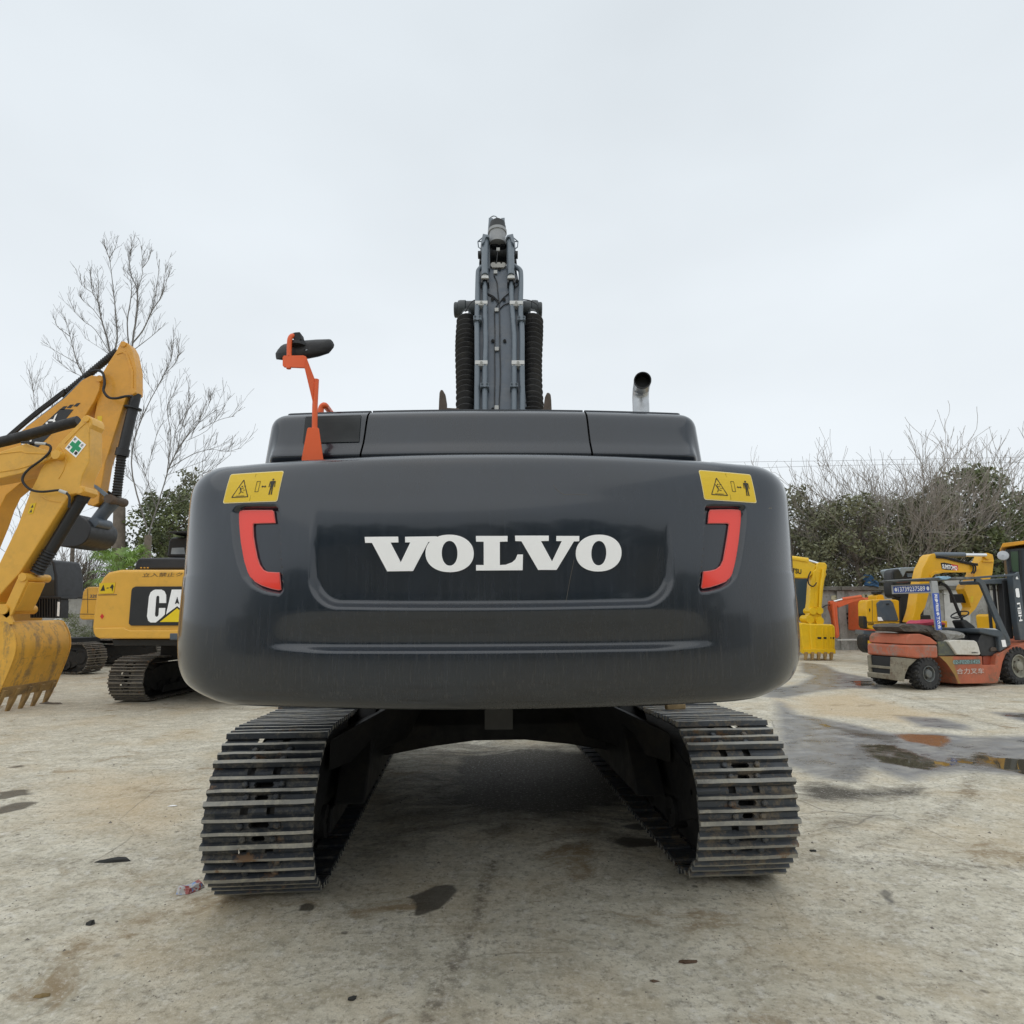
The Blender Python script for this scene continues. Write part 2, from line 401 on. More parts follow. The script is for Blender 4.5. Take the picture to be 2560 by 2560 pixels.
    mt, t, p = nodes('worn_concrete')
    pos = nd(t, 'ShaderNodeNewGeometry').outputs['Position']
    A = lambda n: nd(t, 'ShaderNodeAttribute', attribute_name=n).outputs['Fac']
    big = noi(t, pos, .55, 5, .6); med = noi(t, pos, 2.6, 6, .68); fin = noi(t, pos, 17, 6, .75); gr = noi(t, pos, 75, 3, .7)
    # directional drag marks
    wv = nd(t, 'ShaderNodeTexNoise', {'Vector': pos, 'Scale': .7, 'Detail': 3}).outputs[1]
    wp = nd(t, 'ShaderNodeVectorMath', {0: pos, 1: nd(t, 'ShaderNodeVectorMath', {0: wv, 'Scale': 1.6}, operation='SCALE').outputs[0]}, operation='ADD').outputs[0]
    mp = nd(t, 'ShaderNodeMapping', {'Vector': wp, 'Rotation': (0, 0, R(-28)), 'Scale': (.8, 1.9, 1)})
    mp2 = nd(t, 'ShaderNodeMapping', {'Vector': wp, 'Rotation': (0, 0, R(38)), 'Scale': (.6, 2.2, 1)})
    drag = nd(t, 'ShaderNodeMix', {0: mrange(t, noi(t, pos, .35, 2), .42, .58), 2: noi(t, mp.outputs[0], 3.0, 7, .74), 3: noi(t, mp2.outputs[0], 3.0, 7, .74)}, data_type='FLOAT').outputs[0]
    thr = lambda a, w=.12, k=.55: mrange(t, mth(t, 'ADD', a, mth(t, 'MULTIPLY', mth(t, 'SUBTRACT', med, .5), k)), .5 - w, .5 + w)
    c = mixc(t, mrange(t, med, .3, .7), (.46, .42, .32), (.74, .69, .565))
    c = mixc(t, mrange(t, drag, .44, .62, 0, .62), c, (.32, .275, .195))
    c = mixc(t, mrange(t, fin, .49, .66, 0, .72), c, (.20, .185, .15))
    c = mixc(t, mrange(t, noi(t, pos, 11, 5, .7), .54, .66, 0, .6), c, (.70, .67, .60))
    c = mixc(t, mth(t, 'MULTIPLY', mrange(t, gr, .55, .72), mrange(t, med, .35, .6, .15, .55)), c, (.17, .155, .13))
    c = mixc(t, mrange(t, noi(t, pos, .9, 5, .65), .48, .68, 0, .5), c, (.50, .39, .235))      # ochre dust
    c = mixc(t, mth(t, 'MULTIPLY', thr(A('tan'), .25), .6), c, (.52, .38, .21))
    c = mixc(t, mth(t, 'MULTIPLY', mrange(t, noi(t, wp, 1.3, 6, .7), .56, .66), mrange(t, drag, .4, .55, .2, .9)), c, (.27, .195, .105))
    c = mixc(t, mth(t, 'MULTIPLY', mrange(t, mth(t, 'ADD', A('grime_shade'), mth(t, 'MULTIPLY', mth(t, 'SUBTRACT', drag, .5), 1.3)), .35, .9, 0, .95), 1.0), c, (.06, .05, .035))
    c = mixc(t, mth(t, 'MULTIPLY', mth(t, 'MULTIPLY', A('lines'), mrange(t, fin, .35, .6)), .85), c, (.13, .11, .08))
    fl = noi(t, pos, 34, 5, .8)
    c = mixc(t, mth(t, 'MULTIPLY', mrange(t, fl, .56, .63), mrange(t, med, .42, .58, .08, .6)), c, (.22, .19, .14))
    c = mixc(t, mth(t, 'MULTIPLY', mrange(t, fl, .44, .38), .35), c, (.78, .76, .70))
    # thin cracks and pits
    vo = nd(t, 'ShaderNodeTexVoronoi', {'Vector': mixc(t, .12, pos, nd(t, 'ShaderNodeTexNoise', {'Vector': pos, 'Scale': 1.5, 'Detail': 5}).outputs[1]), 'Scale': .55}, feature='DISTANCE_TO_EDGE')
    crack = mth(t, 'MULTIPLY', mrange(t, vo.outputs[0], .004, .0, 0, 1), mrange(t, big, .48, .6, 0, .7))
    c = mixc(t, crack, c, (.13, .115, .09))
    vp = nd(t, 'ShaderNodeTexVoronoi', {'Vector': pos, 'Scale': 5.5})
    pit = mth(t, 'MULTIPLY', mrange(t, vp.outputs[0], .13, .06), mrange(t, noi(t, pos, 3.1, 4), .5, .6))
    c = mixc(t, mth(t, 'MULTIPLY', pit, .7), c, (.10, .09, .07))
    wf = thr(A('wet'), .2, .45); wf2 = mth(t, 'MULTIPLY', wf, mrange(t, drag, .3, .55, .6, 1))
    cw = mixc(t, mrange(t, med, .3, .7), (.11, .11, .11), (.25, .248, .245))
    c = mixc(t, wf2, c, cw)
    c = mixc(t, mth(t, 'MULTIPLY', mrange(t, mth(t, 'ADD', A('grime_shade'), mth(t, 'MULTIPLY', mth(t, 'SUBTRACT', drag, .5), 1.6)), .5, .9), mth(t, 'MULTIPLY', wf, .8)), c, (.07, .06, .045))
    c = mixc(t, mth(t, 'MULTIPLY', mth(t, 'MULTIPLY', A('lines'), mrange(t, fin, .35, .6)), mth(t, 'MULTIPLY', wf, .8)), c, (.06, .055, .045))
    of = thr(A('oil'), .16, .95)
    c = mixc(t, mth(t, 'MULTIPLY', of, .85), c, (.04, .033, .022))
    pf = thr(mth(t, 'MULTIPLY', A('puddle'), .66), .16, 1.8)
    c = mixc(t, pf, c, (.075, .065, .045))
    mf = thr(A('mud'), .2, .8)
    c = mixc(t, mf, c, (.25, .115, .045))
    t.links.new(c, p.inputs['Base Color'])
    ro = mrange(t, fin, .3, .7, .72, .95)
    def lerp(f, a, b):
        n = nd(t, 'ShaderNodeMix', {0: f}, data_type='FLOAT')
        for k, v in ((2, a), (3, b)):
            if isinstance(v, bpy.types.NodeSocket): t.links.new(v, n.inputs[k])
            else: n.inputs[k].default_value = v
        return n.outputs[0]
    ro = lerp(wf2, ro, mrange(t, med, .35, .65, .20, .42)); ro = lerp(of, ro, .45); ro = lerp(mf, ro, .12); ro = lerp(pf, ro, .03)
    t.links.new(ro, p.inputs['Roughness'])
    h = mth(t, 'ADD', mth(t, 'ADD', mth(t, 'MULTIPLY', fin, .55), mth(t, 'MULTIPLY', gr, .3)), mth(t, 'MULTIPLY', drag, .9))
    h = mth(t, 'SUBTRACT', h, mth(t, 'MULTIPLY', pit, .6)); h = mth(t, 'SUBTRACT', h, mth(t, 'MULTIPLY', A('lines'), .5))
    st = mth(t, 'MULTIPLY', mth(t, 'SUBTRACT', 1.0, pf), lerp(wf2, .8, .18))
    b = nd(t, 'ShaderNodeBump', {'Height': h, 'Strength': st, 'Distance': .014})
    t.links.new(b.outputs[0], p.inputs['Normal'])
    me.materials.append(mt)
    return o
ground = make_ground()
# ================================================================ DARK GREY EXCAVATOR (upper frame coordinates u right, v forward, z up)
UO = V3((-.097, 2.6, 0)); UA = R(-.9)
uf = V3((math.sin(UA), math.cos(UA), 0)); ur = V3((math.cos(UA), -math.sin(UA), 0))
def U(u, v, z): return UO + ur * u + uf * v + V3((0, 0, z))
EX = thing('excavator', 'huge dark slate grey crawler excavator seen squarely from behind with white lettering on its counterweight', 'excavator', (-.25, 6.3, 0))
# ---- counterweight surface
RA, PA, WH = 3.7, R(19.5), 1.525
XA = RA * math.sin(PA); RC = (WH - XA) / (1 - math.sin(PA))
GP = [(1.318, .20), (1.324, .10), (1.338, .058), (1.37, .026), (1.43, .006), (1.50, 0), (1.62, .0), (1.75, .002), (1.9, .008), (2.02, .018), (2.12, .030), (2.22, .045), (2.30, .058), (2.36, .074), (2.395, .092), (2.417, .12), (2.428, .15), (2.433, .19)]
def interp(tab, x):
    if x <= tab[0][0]: return tab[0][1]
    for i in range(len(tab) - 1):
        if x <= tab[i + 1][0]:
            p = [tab[max(0, i - 1)], tab[i], tab[i + 1], tab[min(len(tab) - 1, i + 2)]]
            h = p[2][0] - p[1][0]; t = (x - p[1][0]) / h
            m1 = (p[2][1] - p[0][1]) / (p[2][0] - p[0][0] + 1e-9) * h; m2 = (p[3][1] - p[1][1]) / (p[3][0] - p[1][0] + 1e-9) * h
            t2, t3 = t * t, t * t * t
            return (2 * t3 - 3 * t2 + 1) * p[1][1] + (t3 - 2 * t2 + t) * m1 + (-2 * t3 + 3 * t2) * p[2][1] + (t3 - t2) * m2
    return tab[-1][1]
GS = [(z_, interp(GP, z_)) for z_ in np.linspace(1.318, 2.433, 440)]
GZ = np.array([a for a, b in GS]); GV = np.array([b for a, b in GS])
def gsm(z): return float(np.interp(z, GZ, GV))
def ss(x): x = max(0.0, min(1.0, x)); return x * x * (3 - 2 * x)
def cwv(u, z):                                        # undisplaced surface depth on the arc
    r = RA - gsm(z); return RA - math.sqrt(max(1e-6, r * r - u * u))
def cwhit(px, py, extra=0.0):
    d = ray(px, py); t = 2.0
    for _ in range(30):
        p = CAM + d * t; q = p - UO; u, v = q.dot(ur), q.dot(uf); z = max(1.319, min(2.433, p.z))
        t += (cwv(max(-1.3, min(1.3, u)), z) + extra - v) / d.dot(uf)
    p = CAM + d * t; q = p - UO; return (q.dot(ur), p.z)
def pdist(x, y, poly):
    d = 1e9; ins = False; n = len(poly)
    for i in range(n):
        ax, ay = poly[i]; bx, by = poly[(i + 1) % n]; ex, ey = bx - ax, by - ay
        t = max(0, min(1, ((x - ax) * ex + (y - ay) * ey) / (ex * ex + ey * ey + 1e-12)))
        d = min(d, math.hypot(x - ax - t * ex, y - ay - t * ey))
        if (ay > y) != (by > y) and x < (bx - ax) * (y - ay) / (by - ay) + ax: ins = not ins
    return d if ins else -d
LO = [cwhit(*ZP(x, y)) for x, y in [(125, 640), (185, 560), (300, 540), (500, 540), (780, 543), (822, 600), (845, 800), (875, 1300), (890, 1520), (918, 1780), (860, 1862), (650, 1830), (450, 1740), (320, 1610), (230, 1400), (160, 1100), (130, 800)]]
LI = [cwhit(*ZP(x, y)) for x, y in [(245, 645), (300, 612), (500, 610), (790, 612), (812, 650), (830, 800), (862, 1300), (880, 1520), (902, 1785), (870, 1792), (750, 1770), (600, 1730), (470, 1640), (400, 1540), (340, 1330), (290, 1050), (255, 800)]]
RO = [cwhit(*ZP2(x, y)) for x, y in [(752, 610), (700, 582), (500, 576), (250, 576), (175, 585), (160, 620), (150, 800), (115, 1300), (90, 1500), (48, 1780), (80, 1832), (150, 1838), (330, 1800), (470, 1740), (590, 1620), (650, 1430), (710, 1100), (752, 800)]]
RI = [cwhit(*ZP2(x, y)) for x, y in [(690, 680), (660, 648), (450, 645), (250, 646), (180, 650), (165, 680), (158, 850), (125, 1300), (100, 1525), (65, 1750), (90, 1772), (200, 1765), (350, 1725), (470, 1650), (540, 1530), (590, 1330), (635, 1100), (675, 800)]]
def light_recess(u, z):
    for o, i in ((LO, LI), (RO, RI)):
        ux = [q[0] for q in o]; zx = [q[1] for q in o]
        if not (min(ux) - .01 < u < max(ux) + .01 and min(zx) - .01 < z < max(zx) + .01): continue
        a = pdist(u, z, o)
        if a <= 0: continue
        b = pdist(u, z, i)
        if b >= 0: return .034
        return .034 * ss(a / (a - b))
    return 0.0
UC = .012                                             # centre of the moulded panel
def cwdisp(u, z):
    d = 0.0
    hw = .775 + .02 * (z - 1.75) / .3; r = .13
    qx = abs(u - UC) - hw + r; zb = 1.735 - .012 * (abs(u) / .8) ** 2 * -1
    qz = (zb - z) + r
    dd = math.hypot(max(qx, 0), max(qz, 0)) + min(max(qx, qz), 0) - r
    A1 = .040 * ss((2.20 - z) / .42)
    d += A1 * ss((-dd + .002) / .034)
    fx = ss((1.0 - abs(u - UC)) / .35)
    d += .034 * fx * ss((z - (1.560 + .01 * (1 - fx))) / .032) * (1 - ss((z - 1.6) / .14))
    return d + light_recess(u, z)
def cw_plan():
    P = [(-WH, 1.9, -1, 0), (-WH, 1.5, -1, 0), (-WH, 1.2, -1, 0), (-WH, .9, -1, 0)]
    v0 = RA * (1 - math.cos(PA))
    c = []
    for i in range(25):
        a = math.pi / 2 - (math.pi / 2 - PA) * i / 24
        c.append((XA + RC * (math.sin(a) - math.sin(PA)), v0 + RC * (math.cos(PA) - math.cos(a)), math.sin(a), -math.cos(a)))
    P += [(-x, v, -nx, nv) for x, v, nx, nv in c][:-1]
    N = 430
    for i in range(N + 1):
        a = -PA + 2 * PA * i / N
        P.append((RA * math.sin(a), RA * (1 - math.cos(a)), math.sin(a), -math.cos(a)))
    c2 = c[::-1][1:]
    P += c2 + [(WH, .9, 1, 0), (WH, 1.2, 1, 0), (WH, 1.5, 1, 0), (WH, 1.9, 1, 0)]
    return P
def make_cw():
    P = cw_plan(); k = M(); rows = []
    zs = [1.318, 1.320, 1.324, 1.330, 1.338, 1.348] + list(np.arange(1.358, 2.32, .0062)) + [2.325, 2.335, 2.345, 2.355, 2.365, 2.374, 2.382, 2.39, 2.397, 2.404, 2.411, 2.417, 2.422, 2.427, 2.430, 2.433]
    for z in zs:
        g = gsm(z); row = []
        for (x, v, nx, nv) in P:
            a = abs(nx); e = ss((abs(x) - 1.02) / .50); co = ss((abs(nx) - math.sin(PA)) / .55)
            if z > 1.9: g = gsm(z) * (1 - co) + co * (.008 + .11 * max(0, (z - 1.9) / .533) ** 10)
            else: g = gsm(z) * (1 - .4 * co)
            d = cwdisp(x, z) if abs(x) < 1.26 else 0.0
            gg = g + d
            zz = z + .06 * e * e * max(0, (1.75 - z) / .41)
            sx = 1
            gg = gg + .03 * e * max(0, (1.62 - z) / .28) ** 2
            row.append(U((x - nx * gg) * sx, v - nv * gg, zz))
        rows.append(row)
    top = rows[-1]
    rows.append([U(q[0], q[1], 2.434) for q in [((p - UO).dot(ur) * .8, max(.55, (p - UO).dot(uf)) + .0) for p in top]])
    bot = rows[0]
    rows.insert(0, [U((p - UO).dot(ur) * .75, max(.7, (p - UO).dot(uf)), 1.33) for p in bot])
    k.grid(rows)
    return build('counterweight', k, m_slate, EX, smooth=60)
CW = make_cw()
def decal(name, poly, mt, parent, off=.0015, th=.002, dfl=0.0, cut=.035, mi=None):
    """thin plate whose outline is given in (u, z), laid on the counterweight face"""
    bm = bmesh.new(); vs = [bm.verts.new((p[0], 0, p[1])) for p in poly]; bm.faces.new(vs)
    bm.normal_update(); bmesh.ops.triangulate(bm, faces=bm.faces)
    x0, x1 = min(p[0] for p in poly), max(p[0] for p in poly); z0, z1 = min(p[1] for p in poly), max(p[1] for p in poly)
    x = x0 + cut
    while x < x1:
        bmesh.ops.bisect_plane(bm, geom=bm.verts[:] + bm.edges[:] + bm.faces[:], plane_co=(x, 0, 0), plane_no=(1, 0, 0)); x += cut
    zz = z0 + cut
    while zz < z1:
        bmesh.ops.bisect_plane(bm, geom=bm.verts[:] + bm.edges[:] + bm.faces[:], plane_co=(0, 0, zz), plane_no=(0, 0, 1)); zz += cut
    ex = bmesh.ops.extrude_face_region(bm, geom=bm.faces[:])
    nv = set(g for g in ex['geom'] if isinstance(g, bmesh.types.BMVert))
    for v in bm.verts:
        lift = off + (th if v in nv else -.006)
        u, z = v.co.x, v.co.z
        w = U(u, cwv(u, z) + (dfl if dfl is not None else cwdisp(u, z)) - lift, z) - rootof(parent)
        v.co = w
    bmesh.ops.recalc_face_normals(bm, faces=bm.faces)
    me = bpy.data.meshes.new(name); bm.to_mesh(me); bm.free()
    me.materials.append(mt); o = bpy.data.objects.new(name, me); COL.objects.link(o); o.parent = parent
    return o
# ---- lettering V O L V O, traced in zoom J pixels
def ell(cx, cy, rx, ry, n=40, e=2.0):
    return [(cx + rx * math.copysign(abs(math.cos(a)) ** (2 / e), math.cos(a)), cy + ry * math.copysign(abs(math.sin(a)) ** (2 / e), math.sin(a))) for a in [2 * math.pi * i / n for i in range(n)]]
def letter(polys, z=ZJ):
    for p in polys: pass
    return [[cwhit(*z(*q), extra=.0) for q in p] for p in polys]
def letV(dx, z):
    return [(dx, -848), (dx + 206, -848), (dx + 206, -882), (dx + 158, -882), (dx + 216, -1000), (dx + 275, -882), (dx + 250, -882)]
Vl = [(1218, 848), (1425, 846), (1426, 881), (1378, 882), (1440, 1003), (1502, 882), (1468, 882), (1468, 846), (1665, 844), (1665, 878), (1617, 878), (1470, 1057), (1352, 1059), (1262, 884), (1220, 884)]
V1 = [(1218, 848), (1425, 846), (1426, 881), (1377, 882), (1438, 1003), (1500, 881), (1468, 881), (1468, 847), (1664, 844), (1664, 877), (1612, 878), (1513, 1057), (1352, 1059), (1262, 884), (1220, 884)]
V2 = [(712, 840), (921, 840), (921, 872), (873, 873), (943, 998), (1002, 873), (968, 873), (968, 842), (1110, 842), (1110, 874), (1077, 875), (972, 1050), (857, 1050), (752, 874), (714, 873)]
Lp = [(470, 842), (666, 842), (666, 876), (618, 877), (618, 1020), (655, 1018), (695, 1003), (715, 985), (728, 955), (762, 955), (760, 1052), (470, 1054), (470, 1020), (518, 1020), (518, 877), (471, 876)]
for pts, z in ((V1, ZI), (Lp, ZJ), (V2, ZJ)):
    decal('letter', [cwhit(*z(*q), extra=.01) for q in pts], m_white, CW, dfl=None, cut=.02, off=.002)
def ringdecal(cx, cy, rx, ry, ix, iy, rxi, ryi):
    o_ = [cwhit(*ZJ(*q), extra=.01) for q in ell(cx, cy, rx, ry, 48, 2.15)]; i_ = [cwhit(*ZJ(*q), extra=.01) for q in ell(ix, iy, rxi, ryi, 48, 2.1)]
    k = M(); n = 48
    for poly, lift in ((o_, .004), (i_, .004), (o_, -.004), (i_, -.004)):
        k.v += [U(u, cwv(u, z) + cwdisp(u, z) - lift, z) for u, z in poly]
    for a in range(n):
        b = (a + 1) % n
        k.f += [[a, b, n + b, n + a], [a, 2 * n + a, 2 * n + b, b], [n + a, n + b, 3 * n + b, 3 * n + a]]; k.m += [0, 0, 0]
    build('letter', k, m_white, CW)
ringdecal(306, 949, 150, 115, 306, 948, 49, 76)
ringdecal(1232, 947, 142, 113, 1233, 947, 46.5, 75)
# ---- red C-shaped reflectors with their rim
redL = [(252, 660), (272, 632), (310, 620), (500, 616), (770, 617), (798, 640), (806, 720), (820, 808), (500, 816), (490, 850), (497, 1000), (520, 1150), (555, 1320), (590, 1420), (640, 1490), (700, 1520), (780, 1525), (880, 1530), (892, 1650), (905, 1785), (860, 1792), (760, 1770), (620, 1725), (520, 1670), (440, 1600), (385, 1490), (340, 1330), (300, 1100), (270, 900)]
redR = [(176, 690), (195, 652), (300, 648), (500, 646), (655, 655), (685, 690), (680, 780), (650, 1000), (620, 1200), (580, 1420), (545, 1530), (490, 1620), (420, 1675), (320, 1715), (200, 1752), (90, 1772), (68, 1755), (85, 1640), (95, 1528), (200, 1515), (280, 1495), (340, 1450), (380, 1370), (410, 1200), (440, 1020), (462, 860), (440, 846), (162, 846), (168, 760)]
def reflector(pts, z):
    q = [cwhit(*z(*p), extra=.03) for p in pts]
    n = len(q); inn = []
    area = sum(q[i][0] * q[(i + 1) % n][1] - q[(i + 1) % n][0] * q[i][1] for i in range(n))
    sg = 1 if area > 0 else -1
    for i in range(n):                                # inset outline for the rim
        a, b, c = q[i - 1], q[i], q[(i + 1) % n]
        t1 = V3((b[0] - a[0], b[1] - a[1])).to_2d() if False else None
        d1 = (b[0] - a[0], b[1] - a[1]); d2 = (c[0] - b[0], c[1] - b[1])
        l1 = math.hypot(*d1) + 1e-9; l2 = math.hypot(*d2) + 1e-9
        nx = -(d1[1] / l1 + d2[1] / l2) * sg; ny = (d1[0] / l1 + d2[0] / l2) * sg; l = math.hypot(nx, ny) + 1e-9
        inn.append((b[0] + nx / l * .0035, b[1] + ny / l * .0035))
    r = decal('reflector', q, m_redrim, CW, dfl=.034, off=.006, th=.003, cut=.03)
    r2 = decal('reflector_face', inn, m_red, CW, dfl=.034, off=.0085, th=.003, cut=.03)
    return r
reflector(redL, ZP); reflector(redR, ZP2)
# ---- yellow warning stickers
def quadmap(c):                                       # c: tl, tr, br, bl in (u,z)
    def f(s, t):
        return tuple((c[0][i] * (1 - s) + c[1][i] * s) * (1 - t) + (c[3][i] * (1 - s) + c[2][i] * s) * t for i in (0, 1))
    return f
def rrect(x0, y0, x1, y1, r, n=4):
    P = []
    for cx, cy, a0 in ((x1 - r, y0 + r, -90), (x1 - r, y1 - r, 0), (x0 + r, y1 - r, 90), (x0 + r, y0 + r, 180)):
        for i in range(n + 1):
            a = R(a0 + 90 * i / n); P.append((cx + r * math.cos(a), cy + r * math.sin(a)))
    return P
def stroke(a, b, w):
    dx, dy = b[0] - a[0], b[1] - a[1]; l = math.hypot(dx, dy) + 1e-9; nx, ny = -dy / l * w / 2, dx / l * w / 2
    return [(a[0] + nx, a[1] + ny), (b[0] + nx, b[1] + ny), (b[0] - nx, b[1] - ny), (a[0] - nx, a[1] - ny)]
def sticker(corners, z, tri):
    c = [cwhit(*z(*p)) for p in corners]; f = quadmap(c); H = .53       # design units: width 1, height H
    g = lambda p: f(p[0], p[1] / H)
    decal('warning_sticker', [g(p) for p in rrect(0, 0, 1, H, .035)], m_pale, CW, off=.0005, th=.0012)
    decal('sticker_face', [g(p) for p in rrect(.012, .014, .988, H - .014, .03)], m_stick, CW, off=.0017, th=.0012)
    k = M()
    def put(poly):
        vs = []
        for lift in (.0045, .001):
            for p in poly:
                u, zz = g(p); vs.append(U(u, cwv(u, zz) - lift, zz))
        n = len(poly); k.add(vs, [tuple(range(n))] + [(i, n + i, n + (i + 1) % n, (i + 1) % n) for i in range(n)])
    T = [(.30, .13), (.45, .43), (.15, .43)]
    for i in range(3): put(stroke(T[i], T[(i + 1) % 3], .014))
    for a, b, w in (((.27, .27), (.30, .33), .016), ((.30, .33), (.27, .38), .01), ((.25, .25), (.29, .28), .008), ((.29, .29), (.34, .27), .007), ((.30, .34), (.35, .35), .008), ((.33, .24), (.37, .24), .005), ((.33, .31), (.38, .31), .005), ((.22, .41), (.38, .41), .005)):
        put(stroke(a, b, w))
    put([(.30 + .012 * math.cos(t_), .245 + .012 * math.sin(t_)) for t_ in [i * 1.047 for i in range(6)]])
    B = [(.56, .17), (.62, .17), (.62, .35), (.56, .35)]
    for i in range(4): put(stroke(B[i], B[(i + 1) % 4], .006))
    put(stroke((.67, .265), (.74, .265), .012))
    put([(.66, .265), (.685, .245), (.685, .285)]); put([(.75, .265), (.725, .285), (.725, .245)])
    put([(.85 + .017 * math.cos(t_), .15 + .017 * math.sin(t_)) for t_ in [i * .785 for i in range(8)]])
    put([(.815, .175), (.885, .175), (.875, .29), (.825, .29)]); put(stroke((.806, .18), (.80, .28), .012)); put(stroke((.894, .18), (.90, .28), .012))
    put(stroke((.836, .29), (.83, .41), .020)); put(stroke((.864, .29), (.87, .41), .020))
    for y in (.017, .513): pass
    put(stroke((.5, .03), (.5, .50), .0025))
    build('sticker_print', k, m_print, CW)
sticker([(160, 92), (940, 42), (840, 492), (42, 522)], ZP, 0)
sticker([(32, 85), (772, 150), (862, 558), (118, 508)], ZP2, 0)
# ---- scratches on the paint
m_scr = flat('bare_scratch', (.16, .14, .11), .6)
for z, pts in ((ZJ, [(948, 525), (965, 550), (990, 572), (1018, 586), (1080, 584), (1158, 585)]), (ZJ, [(1082, 985), (1060, 1100), (1035, 1240), (995, 1440)]), (ZK, [(1005, 652), (1040, 668), (1068, 668)])):
    k = M(); q = [cwhit(*z(*p)) for p in pts]
    for a, b in zip(q[:-1], q[1:]):
        w = .0011 if z is ZJ else .004
        vs = [U(u, cwv(u, zz) + cwdisp(u, zz) - .001, zz) for u, zz in stroke(a, b, w)]
        k.add(vs, [(0, 1, 2, 3)])
    build('scratch', k, m_scr, CW)
# ---- hood: three panels behind the counterweight
HO = (-.035, .42)                                      # centre u, depth
hp = [(2.10, .07), (2.43, .066), (2.458, .055), (2.475, .024), (2.50, .0), (2.53, .010), (2.57, .028), (2.62, .038), (2.70, .050), (2.735, .07), (2.755, .11), (2.765, .17), (2.768, .3), (2.769, 1.2), (2.76, 2.2)]
HW, HR, HC2 = 1.215, 9.0, .15
def hood_plan():
    P = []; pa = math.asin((HW - HC2 * .9) / HR); xa = HR * math.sin(pa); v0 = HR * (1 - math.cos(pa))
    cc = []
    for i in range(9):
        a = math.pi / 2 - (math.pi / 2 - pa) * i / 8
        cc.append((xa + (HW - xa) / (1 - math.sin(pa)) * (math.sin(a) - math.sin(pa)), v0 + HC2 * (math.cos(pa) - math.cos(a)), math.sin(a), -math.cos(a)))
    P += [(-HW, 2.0, -1, 0), (-HW, .8, -1, 0)] + [(-a, b, -c, d) for a, b, c, d in cc][:-1]
    for i in range(41):
        a = -pa + 2 * pa * i / 40; P.append((HR * math.sin(a), HR * (1 - math.cos(a)), math.sin(a), -math.cos(a)))
    return P + cc[::-1][1:] + [(HW, .8, 1, 0), (HW, 2.0, 1, 0)]
def hood_panel(x0, x1, label=None):
    P = hood_plan(); pts = []
    seg_ = []
    for i, p in enumerate(P):
        if x0 <= p[0] <= x1: seg_.append(p)
    def at(x):
        for a, b in zip(P[:-1], P[1:]):
            if a[0] <= x <= b[0] and b[0] - a[0] > 1e-6:
                t = (x - a[0]) / (b[0] - a[0]); return tuple(a[i] * (1 - t) + b[i] * t for i in range(4))
    if x0 > -HW: seg_.insert(0, at(x0))
    if x1 < HW: seg_.append(at(x1))
    rows = []
    prof = catmull([(g, z, 0) for z, g in hp], 4)
    for q in prof:
        g, z = q[0], q[1]; row = []
        for (x, v, nx, nv) in seg_:
            sx = 1 - .035 * max(0, (z - 2.35)) / .35
            if g > .25: gl = .12; row.append(U((x - nx * gl) * sx + HO[0], max(v - nv * gl, g - .25) + HO[1], z))
            else:
                gq = min(g, .12) if z > 2.70 else g * (1 - ss((abs(nx) - .15) / .4)) + .048 * ss((abs(nx) - .15) / .4)
                row.append(U((x - nx * gq) * sx + HO[0], v - nv * gq + HO[1], z))
        rows.append(row)
    k = M().grid(rows)
    o = build('hood_panel', k, m_slate, EX, smooth=50, label=label)
    return o
HL = hood_panel(-HW - 1, -.628, 'left hood panel with dark matt rectangle'); hood_panel(-.618, .545); hood_panel(.555, HW + 1)
k = M().box(U(HO[0], HO[1] + 1.3, 2.42), (1.9, 1.9, .46)); build('engine_bay', k, m_black, EX)
k = M()                                               # matt patch on the left panel
pr = [(z, g) for g, z, _ in catmull([(g, z, 0) for z, g in hp], 4)]
def hv(u, z):
    zz = [a for a, b in pr]; gg = [b for a, b in pr]; g = float(np.interp(z, zz, gg)); r = HR - g
    return HO[1] + HR - math.sqrt(r * r - (u - HO[0]) ** 2)
rows = []
for zi in np.linspace(2.575, 2.725, 9):
    rows.append([U(u, hv(u, zi) - .004, zi) for u in np.linspace(-.955, -.665, 10)])
k.grid(rows); build('vent_patch', k, mat('matt_dark_patch', (.018, .021, .022), .6), HL)
# ---- exhaust
PQ = Plane(1605, 3.75); PQ2 = Plane(1605, 3.68); PQ3 = Plane(1605, 3.58)
base = PQ(ZQ(556, 2000)); pts = [base - V3((0, 0, .3)), base, PQ(ZQ(545, 1500)), PQ(ZQ(535, 1250)), Plane(1605, 3.735)(ZQ(540, 1050)), Plane(1605, 3.70)(ZQ(560, 860)), PQ3(ZQ(600, 650))]
pts = catmull(pts, 4)
k = M().tube(pts, .051, 24, cap=False)
ex_ = build('exhaust_pipe', k, m_alu, EX, smooth=60)
tdir = (pts[-1] - pts[-2]).normalized()
k = M().ring(pts[-1], tdir, [(.046, -.10), (.046, .004), (.0515, .004), (.0525, -.01)], 28)
build('pipe_mouth', k, m_black, ex_, smooth=40)
k = M().cyl(pts[-1] - tdir * .09, pts[-1] - tdir * .085, .047, 20); build('inner_cap', k, m_black, ex_)  # black cap closing the pipe a little way inside
